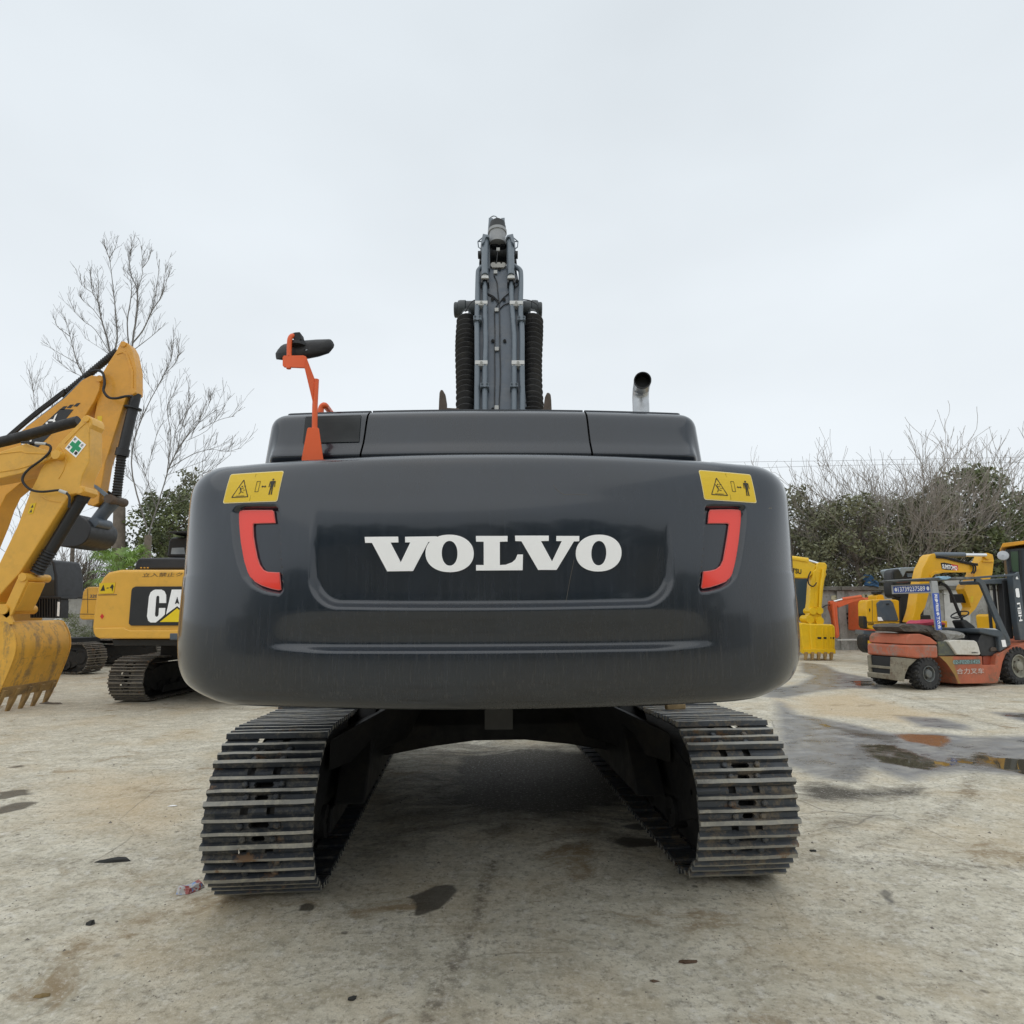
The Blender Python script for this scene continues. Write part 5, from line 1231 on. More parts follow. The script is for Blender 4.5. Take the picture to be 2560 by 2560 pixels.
part('window', P8, ZG, [(885, 350), (925, 340), (955, 400), (930, 540), (890, 520)], m_glass, c8, off=-.68, th=.03, bevel=0)
b8 = part('boom', P8, ZG, [(1020, 760), (1045, 690), (1058, 640), (1075, 520), (1090, 440), (1105, 375), (1118, 322), (1150, 262), (1165, 228), (1190, 208), (1216, 204), (1226, 236), (1290, 246), (1400, 265), (1535, 292), (1548, 320), (1532, 352), (1400, 352), (1300, 350), (1215, 362), (1182, 400), (1168, 530), (1138, 640), (1100, 700), (1100, 770)], m_sum, XY, off=.3, th=.45, bevel=.02)
part('boom_edge', P8, ZG, [(1180, 372), (1215, 352), (1300, 340), (1530, 342), (1532, 356), (1400, 358), (1300, 358), (1215, 372), (1185, 405)], m_sum, b8, off=.34, th=.04, bevel=.008)
plate('logo_panel', [P8(ZG(*p), .304) for p in ((1262, 280), (1290, 278), (1400, 300), (1402, 346), (1345, 342), (1272, 330))], m_black, b8, .003)
plate('red_patch', [P8(ZG(*p), .306) for p in ((1345, 290), (1400, 300), (1402, 346), (1360, 343))], flat('red_vinyl3', (.68, .04, .03)), b8, .004)
text('SUMITOMO', P8(ZG(1275, 326), .31), P8(ZG(1395, 342), .31), P8(ZG(1272, 290), .31), m_white, b8, bold=.03)
tubep('stick_cylinder', P8, ZG, [(1205, 216), (1452, 217)], .085, m_pipe, XY, off=.1, smooth_k=0); tubep('cylinder_rod', P8, ZG, [(1452, 217), (1625, 218)], .055, m_chrome, XY, off=.1, smooth_k=0)
for d_ in (0, 10): tubep('hydraulic_hose', P8, ZG, [(1225, 238 - d_), (1300, 244 - d_), (1420, 275 - d_), (1520, 295 - d_), (1560, 300 - d_)], .022, m_rubber, XY, off=.33, n=6)
for x in (1512, 1530): tubep('hydraulic_hose', P8, ZG, [(x, 295), (x + 12, 310), (x + 10, 345), (x - 4, 365)], .022, m_rubber, XY, off=.36, n=6)
s8 = part('stick', P8, ZG, [(1535, 365), (1545, 305), (1590, 255), (1605, 215), (1640, 204), (1682, 212), (1692, 262), (1680, 370), (1650, 440), (1592, 560), (1545, 650), (1492, 706), (1480, 700), (1505, 640), (1480, 560), (1450, 492), (1462, 455), (1500, 440)], m_sum, XY, off=.05, th=.4, bevel=.02)
part('stick_lug', P8, ZG, [(1605, 260), (1692, 262), (1688, 275), (1602, 272)], m_sum, s8, off=.1, th=.5, bevel=.01)
for c in ((1640, 225), (1555, 310)): acyl('pin_cap', P8, ZG, c, .1, m_sum, s8, off=.12, th=.1)
part('warning_sticker', P8, ZG, [(1505, 548), (1526, 548), (1520, 600), (1500, 598)], m_stick, s8, off=.055, th=.01, bevel=0)
part('bucket', P8, ZG, [(1432, 530), (1474, 528), (1476, 604), (1440, 600)], m_black, XY, off=-.1, th=.6)
part('car_body', P8, ZG, [(640, 822), (735, 826), (735, 862), (640, 856)], m_pipe, XY, off=-.1, th=.5, bevel=.02)
t8 = part('track', P8, ZG, [(640, 872), (660, 862), (1700, 862), (1720, 900), (1715, 980), (1690, 1010), (690, 1008), (655, 985), (641, 940)], m_dark, XY, off=.2, th=.45, bevel=.1, seg=4)
for i in range(7): part('track_pad', P8, ZG, [(648 + i * 24, 866), (664 + i * 24, 858), (664 + i * 24, 864), (648 + i * 24, 872)], m_old, t8, off=.16, th=.4, bevel=.02)
part('yellow_plate', P8, ZG, [(676, 905), (704, 905), (704, 935), (676, 932)], m_sum, t8, off=.215, th=.02, bevel=0)
part('battery_box', P8, ZG, [(1095, 705), (1180, 700), (1200, 820), (1110, 820)], m_black, XY, off=.1, th=.6); part('step_box', P8, ZG, [(1230, 750), (1316, 748), (1318, 820), (1230, 820)], m_sum, XY, off=-.1, th=.6)
part('step_vent', P8, ZG, [(1268, 768), (1296, 768), (1294, 808), (1270, 806)], m_black, XY, off=-.09, th=.03, bevel=0)
# ---- wheel loader at the right edge
P9 = Plane(2540, 16.5, R(36)); g0 = P9((2600, 1526)); g0.z = 0
XW = thing('wheel_loader', 'tall dark loader cab with orange roof edge at the right side', 'wheel loader', g0)
c9 = part('cab', P9, ZG, [(1778, 165), (2400, 120), (2400, 760), (1880, 760), (1830, 520), (1800, 380)], mat('loader_navy', (.03, .038, .048), .4), XW, th=1.5, bevel=.05)
part('roof', P9, ZG, [(1752, 148), (1760, 122), (1932, 102), (2450, 60), (2450, 100), (1932, 130), (1758, 156)], mat('amber_roof', (.72, .33, .02), .45), c9, off=.15, th=1.8, bevel=.02)
part('window', P9, ZG, [(1822, 190), (1885, 186), (1890, 352), (1842, 350), (1830, 300)], glass('green_reflection_glass', (.06, .10, .06), .1), c9, off=.02, th=.04, bevel=0)  # green reflection is painted into the glass colour
part('window_frame', P9, ZG, [(1800, 180), (1822, 178), (1834, 350), (1815, 350)], m_black, c9, off=.05, th=.05, bevel=.01); part('window_frame', P9, ZG, [(1890, 178), (1908, 178), (1915, 420), (1900, 420)], m_black, c9, off=.05, th=.05, bevel=.01)
k = M().ring(P9(ZG(1764, 222), .1), V3((-.6, -.7, .1)), [(.01, -.05), (.08, -.04), (.13, 0), (.12, .03), (.01, .05)], 16); build('lamp', k, mat('lamp_glass', (.5, .52, .55), .2), XW, smooth=50)
k = M().box(P9((2640, 1526)) + V3((.6, 1.0, -.6)), (2.6, 1.8, 1.0)); build('body', k, m_sum, XW, bevel=.08)
for dx in (-.7, 1.6): k = M().ring(P9((2640, 1526)) + V3((.2 + dx, .2, -1.08)), (0, 1, 0), [(.1, .1), (.3, .08), (.35, 0), (.6, 0), (.65, .1), (.65, .4), (.6, .5), (.1, .5)], 24); build('wheel', k, m_tyre, XW, smooth=40)
# ================================================================ FORKLIFT
FA = -R(18); PF = Plane(2323, 13.9, FA); g0 = PF((2323, 1526)); g0.z = 0
away = -PF.n; FW = 1.18
XF = thing('forklift', 'battered orange red forklift with blue phone number sign under its roof', 'forklift', g0)
def fp(name, pts, mt, off=0.0, th=.05, bevel=.015, z=ZG, par=None, seg=2): return part(name, PF, z, pts, mt, par or XF, off=off, th=th, bevel=bevel, seg=seg)
m_fl = mat('faded_forklift_orange', (.44, .12, .06), .6, var=.22, scale=3, dirt=(.17, .12, .075), damt=.9, dscale=2.2)
m_flr = mat('peeled_orange', (.44, .12, .06), .6, var=.2, dirt=(.23, .22, .19), damt=.9, dscale=3)
m_peel = mat('peeling_beige_paint', (.23, .205, .15), .7, var=.25, scale=7, dirt=(.10, .06, .035), damt=.8, dscale=4)
m_flg = mat('forklift_grey_blue', (.055, .072, .088), .5, dirt=(.12, .11, .09), damt=.4)
up = fp('counterweight', [(990, 938), (992, 885), (1010, 855), (1100, 852), (1180, 880), (1232, 920), (1238, 938)], m_fl, th=.97, bevel=.055, seg=3)
mid = fp('counterweight_band', [(982, 943), (1240, 943), (1244, 1048), (1090, 1052), (986, 1042)], m_flr, off=.02, th=1.0, bevel=.045, seg=3)
fp('counterweight_foot', [(966, 1046), (1075, 1056), (1005, 1118), (978, 1180), (970, 1235), (962, 1235)], m_peel, th=.34, bevel=.025)
def rear(name, x, y0, y1, w0, w1, d, mt, bev=.015, par=None):
    a = PF(ZG(x, y0)); b = PF(ZG(x, y1)); b = V3((a.x, a.y, b.z)); k = M(); k.prism([a + away * w0, a + away * w1, b + away * w1, b + away * w0], PF.ex * d); return build(name, k, mt, par or XF, bevel=bev)
rear('rear_opening', 984, 1048, 1215, .30, .90, .2, m_black, .005)
rear('rear_bumper', 970, 1190, 1235, .28, .95, .14, m_peel, .02)
rear('tow_bar', 976, 1128, 1150, .30, .90, .05, m_peel, .01)
rear('counterweight_foot', 974, 1046, 1235, .88, .97, .2, m_peel, .02)
k = M(); k.prism([PF(ZG(1000, 1052), -.3), PF(ZG(1200, 1052), -.3), PF(ZG(1200, 1220), -.3), PF(ZG(1000, 1220), -.3)], away * (FW - .35)); build('chassis', k, m_black, XF)
ez = V3((0, 0, 1))
rear('vent', 979, 956, 1012, .26, .78, .06, m_black, .012, mid)
body = fp('body', [(1245, 1032), (1596, 1032), (1600, 1104), (1702, 1104), (1712, 1020), (1840, 952), (2150, 880), (2150, 940), (1790, 1012), (1762, 1080), (1742, 1180), (1722, 1250), (1400, 1256), (1370, 1180), (1310, 1092), (1280, 1062)], m_fl, th=FW, bevel=.02)
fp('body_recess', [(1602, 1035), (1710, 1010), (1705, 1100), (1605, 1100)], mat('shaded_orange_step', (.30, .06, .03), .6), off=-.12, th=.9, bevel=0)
plate('yellow_stripe', [PF(ZG(*p), .003) for p in ((1252, 1034), (1360, 1034), (1372, 1110), (1420, 1252), (1402, 1252), (1372, 1180), (1312, 1092), (1282, 1062))], mat('dull_ochre_paint', (.34, .20, .05), .6, dirt=(.40, .10, .045), damt=.8, dscale=3), body, .003)
fp('side_panel', [(1240, 915), (1325, 912), (1345, 960), (1392, 1026), (1246, 1030)], mat('olive_grey_panel', (.085, .09, .075), .6, dirt=(.22, .22, .06), damt=.7, dscale=2), off=.0, th=.9)
pw = fp('battery_cover', [(1322, 915), (1345, 903), (1370, 900), (1535, 905), (1556, 918), (1570, 955), (1586, 1012), (1578, 1024), (1396, 1021), (1372, 985)], mat('dirty_white_plastic', (.66, .63, .56), .5, dirt=(.35, .30, .2), damt=.7, dscale=2), off=.05, th=.9, bevel=.04, seg=3)
text('8881', PF(ZG(1508, 1008), .055), PF(ZG(1560, 1008), .055), PF(ZG(1508, 998), .055), m_print, pw, bold=.03)
m_lt = flat('forklift_lettering', (.62, .60, .55), .6); m_cy = flat('faded_cyan_print', (.26, .42, .42), .6)
plate('print_patch', [PF(ZG(*p), .002) for p in ((1356, 1062), (1578, 1056), (1580, 1094), (1360, 1100))], mat('faded_plate', (.13, .15, .13), .7, var=.4, scale=10), body, .003)
text('02-F020:1425', PF(ZG(1358, 1094), .006), PF(ZG(1577, 1090), .006), PF(ZG(1358, 1064), .006), m_cy, body, bold=.015)
text('合力叉车', PF(ZG(1388, 1176), .006), PF(ZG(1607, 1172), .006), PF(ZG(1388, 1130), .006), m_lt, body, bold=.0)
# wheels
def wheel(c, r, w, mt_rim, far=False, rimk=.55, name='wheel', dish=.03):
    ax = -away; k = M()
    k.ring(c, ax, [(r * rimk, -.01), (r * (rimk + .08), .012), (r * .86, .012), (r * .96, -.012), (r, -.05), (r, -w + .05), (r * .96, -w + .012), (r * .86, -w), (r * rimk, -w), (r * rimk, -.01)], 36)
    wh = build(name, k, m_tyre, XF, smooth=35)
    e = ez; s_ = PF.ex; n = 22
    for side in (0, 1):
        kk = M()
        for i in range(n):
            a = 2 * math.pi * (i + .5 * side) / n; d = e * math.cos(a) + s_ * math.sin(a); tt = e * -math.sin(a) + s_ * math.cos(a)
            cc_ = c + d * (r + .003) + ax * (-w * .27 if side == 0 else -w * .73)
            Rm = Matrix((tt, ax, d)).transposed()
            kk.box(cc_ + ax * .0, (r * .15, w * .50, .035), Rm @ Matrix.Rotation(.35 * (1 if side else -1), 3, 'Z'))
            if side == 0: kk.box(c + d * r * .93 + ax * .008, (r * .14, .03, r * .13), Rm)
        stuff(build('tread_lugs', kk, m_tyre, wh))
    k = M().ring(c, ax, [(r * (rimk + .01), .008), (r * (rimk - .04), .008), (r * (rimk - .08), -dish), (r * .28, -dish - .01), (r * .24, .012), (r * .08, .02), (.001, .02)], 30); rim = build('rim', k, mt_rim, wh, smooth=35)
    for i in range(6):
        a = i * math.pi / 3 + .3; q = c + (e * math.cos(a) + s_ * math.sin(a)) * r * .33 + ax * (-dish * .8)
        k = M().cyl(q, q + ax * .02, r * .045, 6); build('wheel_nut', k, m_rust, rim)
    return wh
m_rim = mat('dusty_rim', (.13, .14, .14), .6, dirt=(.22, .2, .16), damt=.6, dscale=6); m_rim2 = mat('beige_rim', (.27, .26, .21), .6, dirt=(.12, .10, .07), damt=.5, dscale=6)
cw_ = PF(ZG(1168, 1195), .02); cw_.z = .335
wheel(cw_, .335, .24, m_rim, rimk=.50, dish=.06); wheel(cw_ + away * (FW - .2), .335, .24, m_rim, rimk=.5)
cf_ = PF(ZG(1905, 1175), .03); cf_.z = .41
wheel(cf_, .41, .28, m_rim2, rimk=.62, dish=.05); wheel(cf_ + away * (FW - .2), .41, .28, m_rim2, rimk=.6)
k = M(); k.prism([PF(ZG(1290, 1225), -.4), PF(ZG(1400, 1240), -.4), PF(ZG(1400, 1252), -.4), PF(ZG(1290, 1240), -.4)], away * .3); build('axle_link', k, m_black, XF)
# overhead guard
def pair(name, pts, mt, th=.06, bevel=.012):
    a = fp(name, pts, mt, th=th, bevel=bevel); b = fp(name, pts, mt, off=-(FW - .15), th=th, bevel=bevel); return a
pair('guard_post', [(1548, 408), (1575, 402), (1600, 415), (1625, 450), (1660, 530), (1740, 710), (1822, 890), (1826, 935), (1792, 930), (1706, 740), (1618, 530), (1590, 465), (1570, 440), (1545, 432)], m_flg)
rp = pair('rear_post', [(1186, 425), (1236, 425), (1250, 525), (1274, 822), (1232, 826), (1200, 525)], mat('light_grey_post', (.36, .37, .37), .5))
blue = flat('sign_blue', (.03, .09, .45), .45)
plate('blue_sticker', [PF(ZG(*p), .003) for p in ((1192, 525), (1246, 525), (1271, 818), (1226, 822))], blue, rp, .003)
text('合力叉车出租电话', PF(ZG(1238, 815), .008), PF(ZG(1206, 532), .008), PF(ZG(1264, 812), .008), m_white, rp, bold=.03)
rf = fp('roof', [(1130, 408), (1250, 396), (1540, 392), (1560, 398), (1560, 412), (1240, 416), (1135, 424)], mat('dark_roof_plate', (.06, .065, .065), .5, dirt=(.25, .25, .23), damt=.6), th=FW, bevel=.01)
for i in range(5): fp('roof_bar', [(1540, 392), (1870, 366), (1892, 352), (1896, 372), (1870, 384), (1545, 408)], m_flg, off=-.02 - i * .27, th=.05, bevel=.008)
fp('blue_rag', [(1262, 398), (1290, 388), (1345, 392), (1350, 402), (1310, 416), (1270, 414)], flat('faded_blue_cloth', (.25, .42, .55), .8), off=.04, th=.2, bevel=.02)
a0_, a1_ = PF(ZG(1190, 442), .02), PF(ZG(1222, 520), .02)
pn = PF(ZG(1196, 445), -.02); pn2 = PF(ZG(1204, 522), -.02); aw = away * 1.05
k = M(); k.prism([pn, pn + aw, pn2 + aw, pn2], PF.ex * .03); sg = build('phone_sign', k, mat('grey_sign_frame', (.42, .42, .41), .5), XF, bevel=.005)
sb = -PF.ex * .006; i0 = pn + away * .06 - ez * .035 + sb; i1 = pn + away * .99 - ez * .035 + sb; i2 = pn2 + away * .99 + ez * .03 + sb; i3 = pn2 + away * .06 + ez * .03 + sb
plate('blue_sticker', [i0, i1, i2, i3], blue, sg, .003)
text('13739237589', i2 + (i3 - i2) * .13 + (i1 - i2) * .12, i2 + (i3 - i2) * .87 + (i0 - i3) * .12, i2 + (i3 - i2) * .13 + (i1 - i2) * .9, m_white, sg, bold=.02)
for t_ in (.03, .90): c = i2 + (i3 - i2) * t_; text('★', c + ez * .03, c + (i3 - i2) * .08 + ez * .03, c + (i1 - i2) * .9, m_white, sg) if False else plate('round_mark', [c + (i3 - i2) * .04 + (i1 - i2) * .5 + (i3 - i2).normalized() * .035 * math.cos(q * .785) + ez * .05 * math.sin(q * .785) for q in range(8)], m_white, sg, .004)
for t_ in (.12, .62):
    c = pn + away * t_ * 1.05 + ez * .05; k = M(); k.prism([c, c + away * .26, c + away * .26 + ez * .07, c + ez * .07], PF.ex * .08); build('tail_lamp', k, mat('tail_lamp_red', (.28, .07, .05), .4, var=.4, scale=20), XF, bevel=.01)
k = M().tube(catmull([PF(ZG(1250, 440), -.5), PF(ZG(1310, 470), -.5), PF(ZG(1350, 540), -.5), PF(ZG(1390, 640), -.5), PF(ZG(1415, 700), -.5)], 4), .035, 8); build('inner_post', k, m_black, XF, smooth=60)
# mast
for off in (-.1, -.85):
    fp('mast_rail', [(1838, 378), (1862, 372), (1898, 372), (1950, 800), (1990, 900), (1905, 905), (1880, 760)], m_flg, off=off, th=.14)
for off in (-.28, -.68):
    fp('mast_rail', [(1760, 420), (1800, 418), (1850, 890), (1790, 895)], m_black, off=off, th=.12)
for x0 in (1640, 1690): fp('lift_hose', [(x0, 430), (x0 + 12, 430), (x0 + 52, 880), (x0 + 38, 880)], m_black, off=-.5, th=.06)
fp('lift_chain', [(1722, 460), (1730, 460), (1765, 860), (1757, 860)], m_rust, off=-.45, th=.03, bevel=0); fp('lift_cylinder', [(1745, 490), (1762, 490), (1790, 700), (1776, 700)], mat('amber_cylinder', (.7, .3, .02), .4), off=-.5, th=.05)
fp('mast_crosshead', [(1570, 425), (1760, 408), (1845, 400), (1850, 440), (1760, 450), (1580, 452)], m_flg, off=-.3, th=.5)
text('HELI', PF(ZG(1918, 748), -.09), PF(ZG(1898, 600), -.09), PF(ZG(1892, 752), -.09), m_white, XF, bold=.03)
plate('white_logo', [PF(ZG(*p), -.09) for p in ((1862, 495), (1868, 485), (1888, 486), (1898, 552), (1892, 560), (1870, 556))], m_white, XF, .004); plate('white_logo', [PF(ZG(*p), -.09) for p in ((1866, 398), (1876, 390), (1886, 412), (1866, 412))], m_white, XF, .004)
# cowl, dash, wheel
cwl = fp('cowl', [(1572, 812), (1610, 808), (1738, 822), (1792, 862), (1836, 940), (1740, 1000), (1728, 880), (1600, 850), (1575, 842)], m_flg, th=FW - .05, bevel=.03)
plate('white_sticker', [PF(ZG(*p), .003) for p in ((1748, 902), (1780, 900), (1792, 955), (1760, 958))], m_white, cwl, .003)
fp('dash_top', [(1578, 812), (1700, 808), (1738, 824), (1600, 834)], mat('pale_dash', (.5, .52, .52), .5), off=-.02, th=.9)
fp('floor_box', [(1588, 850), (1728, 880), (1738, 1000), (1700, 1030), (1590, 1030), (1560, 920)], m_black, off=-.08, th=.9)
fp('column', [(1425, 745), (1468, 735), (1540, 790), (1570, 860), (1560, 900), (1500, 900), (1470, 840)], m_black, off=-.35, th=.25, bevel=.04)
cs = PF(ZG(1415, 698), -.45); sa = (PF.ex * -.45 + ez * .89).normalized(); s1 = sa.orthogonal().normalized(); s2 = sa.cross(s1)
k = M().tube([cs + (s1 * math.cos(a) + s2 * math.sin(a)) * .18 for a in [i * math.pi / 12 for i in range(25)]], .016, 8)
sw = build('steering_wheel', k, m_black, XF, smooth=60)
k = M()
for a in (0, 2.1, 4.2): k.tube([cs - sa * .03, cs + (s1 * math.cos(a) + s2 * math.sin(a)) * .18], .01, 6)
k.cyl(cs - sa * .35, cs, .03, 8); build('steering_spokes', k, m_black, sw)
fp('seat', [(1290, 905), (1300, 860), (1400, 850), (1480, 860), (1500, 905)], m_black, off=-.3, th=.6, bevel=.04)
fp('tow_hook', [(1665, 975), (1680, 958), (1710, 962), (1718, 990), (1668, 995)], m_rust, off=-.05, th=.06)
# ---- cloth and tarpaulin lying on the forklift
def crumple(name, P, z, pts, off0, off1, mt, amp, seed):
    bm = bmesh.new(); r_ = random.Random(seed)
    a = [P(z(*p), off0) for p in pts]; c = sum(a, V3((0, 0, 0))) / len(a); k = M()
    rows = []
    for s_ in (0.02, .3, .55, .8, 1.0):
        for _ in (0,):
            rows.append([c + (v - c) * s_ - P.n * (-.0) + V3((0, 0, 0)) for v in a + [a[0]]])
    fr_ = [[v + P.n * ((1 - s_) * .10 + r_.uniform(-amp, amp)) + V3((r_.uniform(-amp, amp), 0, r_.uniform(-amp, amp))) * .6 for v in row] for row, s_ in zip(rows, (0.02, .3, .55, .8, 1.0))]
    for row in fr_: row[-1] = row[0]
    bk_ = [[v - P.n * abs(off1 - off0) for v in row] for row in rows][::-1]
    k.grid(fr_ + bk_); o = build(name, k, mt, None, smooth=25)
    return o
m_tarp = mat('dirty_tarp', (.07, .06, .05), .8, var=.4, scale=9, dirt=(.16, .13, .09), damt=.7, dscale=5)
solo(crumple('tarpaulin', PF, ZG, [(930, 800), (950, 778), (1010, 772), (1090, 775), (1190, 795), (1250, 825), (1290, 860), (1312, 905), (1235, 912), (1190, 870), (1130, 848), (1060, 838), (960, 835)], -.1, -.8, m_tarp, .025, 3), 'dirty brown tarpaulin crumpled on the rear hood of the orange forklift', 'tarpaulin')
solo(crumple('sack', PF, ZG, [(1285, 840), (1310, 826), (1390, 832), (1440, 845), (1462, 862), (1440, 885), (1370, 892), (1320, 900), (1295, 880)], -.15, -.6, mat('grey_sack', (.33, .32, .30), .8, var=.3, scale=8), .02, 5), 'pale grey sack lying on the forklift seat', 'sack')
solo(crumple('cloth', PF, ZG, [(1075, 770), (1090, 752), (1110, 742), (1160, 745), (1200, 738), (1225, 752), (1290, 765), (1300, 778), (1150, 782)], -.7, -1.0, mat('pink_cloth', (.68, .10, .16), .8), .02, 6), 'crumpled pink cloth on top of the brown tarpaulin of the forklift', 'cloth')
# ================================================================ WALL
def wall():
    x0, Yw = -34.0, 27.0
    g0 = V3((0, Yw, 0)); W_ = thing('boundary_wall', 'weathered concrete boundary wall with a projecting coping behind all the machines', 'wall', g0)
    mt, t, p = nodes('wall_render'); pos = nd(t, 'ShaderNodeNewGeometry').outputs['Position']
    n1 = noi(t, pos, .8, 6, .65); n2 = noi(t, pos, 3, 6, .7, (1, 1, .5)); n3 = noi(t, pos, 14, 4, .7)
    c = mixc(t, mrange(t, n1, .35, .65), (.25, .245, .225), (.40, .395, .37)); c = mixc(t, mrange(t, n2, .5, .66, 0, .8), c, (.14, .135, .11)); c = mixc(t, mrange(t, n3, .55, .7, 0, .4), c, (.48, .46, .42))
    t.links.new(c, p.inputs['Base Color']); p.inputs['Roughness'].default_value = .9
    b = nd(t, 'ShaderNodeBump', {'Height': n3, 'Strength': .5, 'Distance': .03}); t.links.new(b.outputs[0], p.inputs['Normal'])
    mc = mat('coping_concrete', (.17, .165, .145), .9, var=.3, scale=3, dirt=(.06, .06, .045), damt=.7, bump=.4)
    x = x0
    while x < 34:
        w = 3.2; k = M().box(V3((x + w / 2, Yw + .12, 1.24)), (w - .02, .22, 2.48)); build('wall_panel', k, mt, W_)
        k = M().box(V3((x + w / 2, Yw + .05, 1.25)), (.34, .2, 2.5)) if False else M().box(V3((x, Yw + .06, 1.24)), (.32, .3, 2.48)); build('pillar', k, mt, W_)
        k = M().box(V3((x + w / 2, Yw + .08, 2.58 + rnd.uniform(-.01, .01))), (w - .03, .5, .17)); build('coping', k, mc, W_, bevel=.02)
        x += w
    def patch(nm, z, pts, m_):
        P = Plane(1280, Yw - .0, 0); plate(nm, [P(z(*p), .012) for p in pts], m_, W_, .004)
    mw = mat('flaking_whitewash', (.72, .73, .72), .8, var=.12, dirt=(.4, .38, .33), damt=.6)
    patch('whitewash_patch', ZC, [(520, 690), (672, 692), (664, 720), (672, 760), (655, 800), (662, 860), (645, 900), (640, 950), (600, 960), (520, 990)], mw)
    my = mat('pale_yellow_patch', (.55, .52, .35), .8)
    patch('paint_patch', ZG, [(380, 545), (435, 540), (440, 570), (400, 582), (380, 575)], my); patch('paint_patch', ZG, [(628, 535), (690, 535), (690, 570), (640, 570)], my)
    patch('light_panel', ZG, [(1280, 420), (1450, 420), (1500, 500), (1500, 800), (1300, 800)], mat('pale_render', (.5, .5, .48), .85, var=.15))
    md = flat('black_soot', (.03, .03, .03), .9)
    for pts in ([(495, 690), (520, 680), (560, 678), (580, 690), (560, 700), (510, 702)], [(495, 722), (530, 712), (575, 718), (560, 732), (510, 736)], [(508, 760), (545, 755), (578, 764), (560, 778), (515, 775)]): patch('soot_mark', ZG, pts, md)
wall()
# ================================================================ TREES
def leaf_mat(name, a, b):
    mt, t, p = nodes(name); pos = nd(t, 'ShaderNodeNewGeometry').outputs['Position']
    c = mixc(t, mrange(t, noi(t, pos, 1.1, 4, .6), .35, .65), a, b); t.links.new(c, p.inputs['Base Color']); p.inputs['Roughness'].default_value = .55
    p.inputs['Subsurface Weight'].default_value = 0; return mt
m_leaf = leaf_mat('evergreen_leaf', (.075, .095, .04), (.17, .20, .08)); m_leaf2 = leaf_mat('olive_leaf', (.12, .13, .07), (.21, .21, .12))
m_palm = leaf_mat('palm_leaf', (.11, .21, .04), (.24, .38, .07)); m_bark = mat('grey_bark', (.16, .135, .11), .9, var=.3, scale=5); m_twig = mat('twig_bark', (.20, .17, .145), .9, var=.2); m_tw1 = mat('grey_twig', (.19, .18, .17), .9, var=.2); m_twigr = mat('pale_twig', (.27, .24, .21), .9, var=.2); m_twigf = mat('far_twig', (.24, .225, .21), .9)
def crown_mesh(name, seed, R_, H, n, size, gaps=.35, mt=None):
    r_ = random.Random(seed); cl = []
    for _ in range(int(R_ * H * 9)):
        th_ = r_.uniform(0, 2 * math.pi); h = r_.uniform(0, 1); rr = R_ * (math.sin(math.pi * (.16 + .76 * h)) ** .7) * math.sqrt(r_.uniform(.15, 1))
        cl.append((V3((math.cos(th_) * rr, math.sin(th_) * rr, h * H)), r_.uniform(.35, .75) * R_ * .33))
    v = []; f = []
    for i in range(n):
        c, rr = cl[r_.randrange(len(cl))]
        d = V3((r_.gauss(0, 1), r_.gauss(0, 1), r_.gauss(0, .8))).normalized() * rr * r_.uniform(.55, 1.05)
        p = c + d; a = V3((r_.gauss(0, 1), r_.gauss(0, 1), r_.gauss(0, .6))).normalized(); b_ = a.orthogonal().normalized(); b_ = (Matrix.Rotation(r_.uniform(0, 6.3), 3, a) @ b_)
        s_ = size * r_.uniform(.6, 1.3); L_ = len(v)
        v += [p - a * s_, p + b_ * s_ * .42, p + a * s_, p - b_ * s_ * .42]; f.append((L_, L_ + 1, L_ + 2, L_ + 3))
    me = bpy.data.meshes.new(name); me.from_pydata([tuple(q) for q in v], [], f)
    if mt: me.materials.append(mt)
    return me
def branches(k, p, d, L_, r, depth, r_, up=.25, spread=.55, nseg=4, kids=(2, 4), taper=.6, minr=.006, sides=5):
    pts = [p]; rs = [r]; dd = d.copy()
    for i in range(nseg):
        dd = (dd + V3((r_.gauss(0, .10), r_.gauss(0, .10), r_.gauss(0, .06) + up * .12))).normalized()
        pts.append(pts[-1] + dd * L_ / nseg); rs.append(max(minr, r * (1 - (1 - taper) * (i + 1) / nseg)))
    k.tube(pts, rs, sides if r > .04 else 3, cap=False)
    if depth <= 0: return
    for _ in range(r_.randint(*kids)):
        i = r_.randint(2, nseg); ax = dd.orthogonal(); ax.rotate(Matrix.Rotation(r_.uniform(0, 6.28), 3, dd)); nd_ = dd.copy(); nd_.rotate(Matrix.Rotation(r_.uniform(.35, 1.0) * spread, 3, ax))
        nd_ = (nd_ + V3((0, 0, up * .35))).normalized()
        branches(k, pts[i], nd_, L_ * r_.uniform(.55, .85), max(minr, rs[i] * .72), depth - 1, r_, up, spread, nseg, kids, taper, minr, sides)
def bare_tree(px, Y, H, label, seed, limbs=6, fan=.5, trunk=3.5, r0=.22, depth=4, tilt=0.0, kids=(2, 4), mt=None, minr=.009, group=None, up=.35):
    d = ray(px, 1526); b = CAM + d * (Y / d.y); b.z = 0; r_ = random.Random(seed)
    t = thing('bare_tree', label, 'tree', b, group)
    k = M(); top = b + V3((tilt * trunk, 0, trunk)); k.tube([b, b + V3((tilt * .4, 0, trunk * .5)), top], [r0, r0 * .85, r0 * .75], 8); tk = build('trunk', k, mt or m_bark, t, smooth=60)
    k = M()
    for i in range(limbs):
        a = 2 * math.pi * i / limbs + r_.uniform(-.4, .4); q = fan * r_.uniform(.35, 1.0)
        dd = V3((math.cos(a) * q + tilt * .5, math.sin(a) * q, 1)).normalized()
        branches(k, top - V3((0, 0, r_.uniform(0, trunk * .35))), dd, (H - trunk) * r_.uniform(.30, .44), r0 * r_.uniform(.25, .42), depth, r_, up, .75, 5, kids, .3, minr)
    build('crown', k, mt or m_twig, t, fix=False); return t
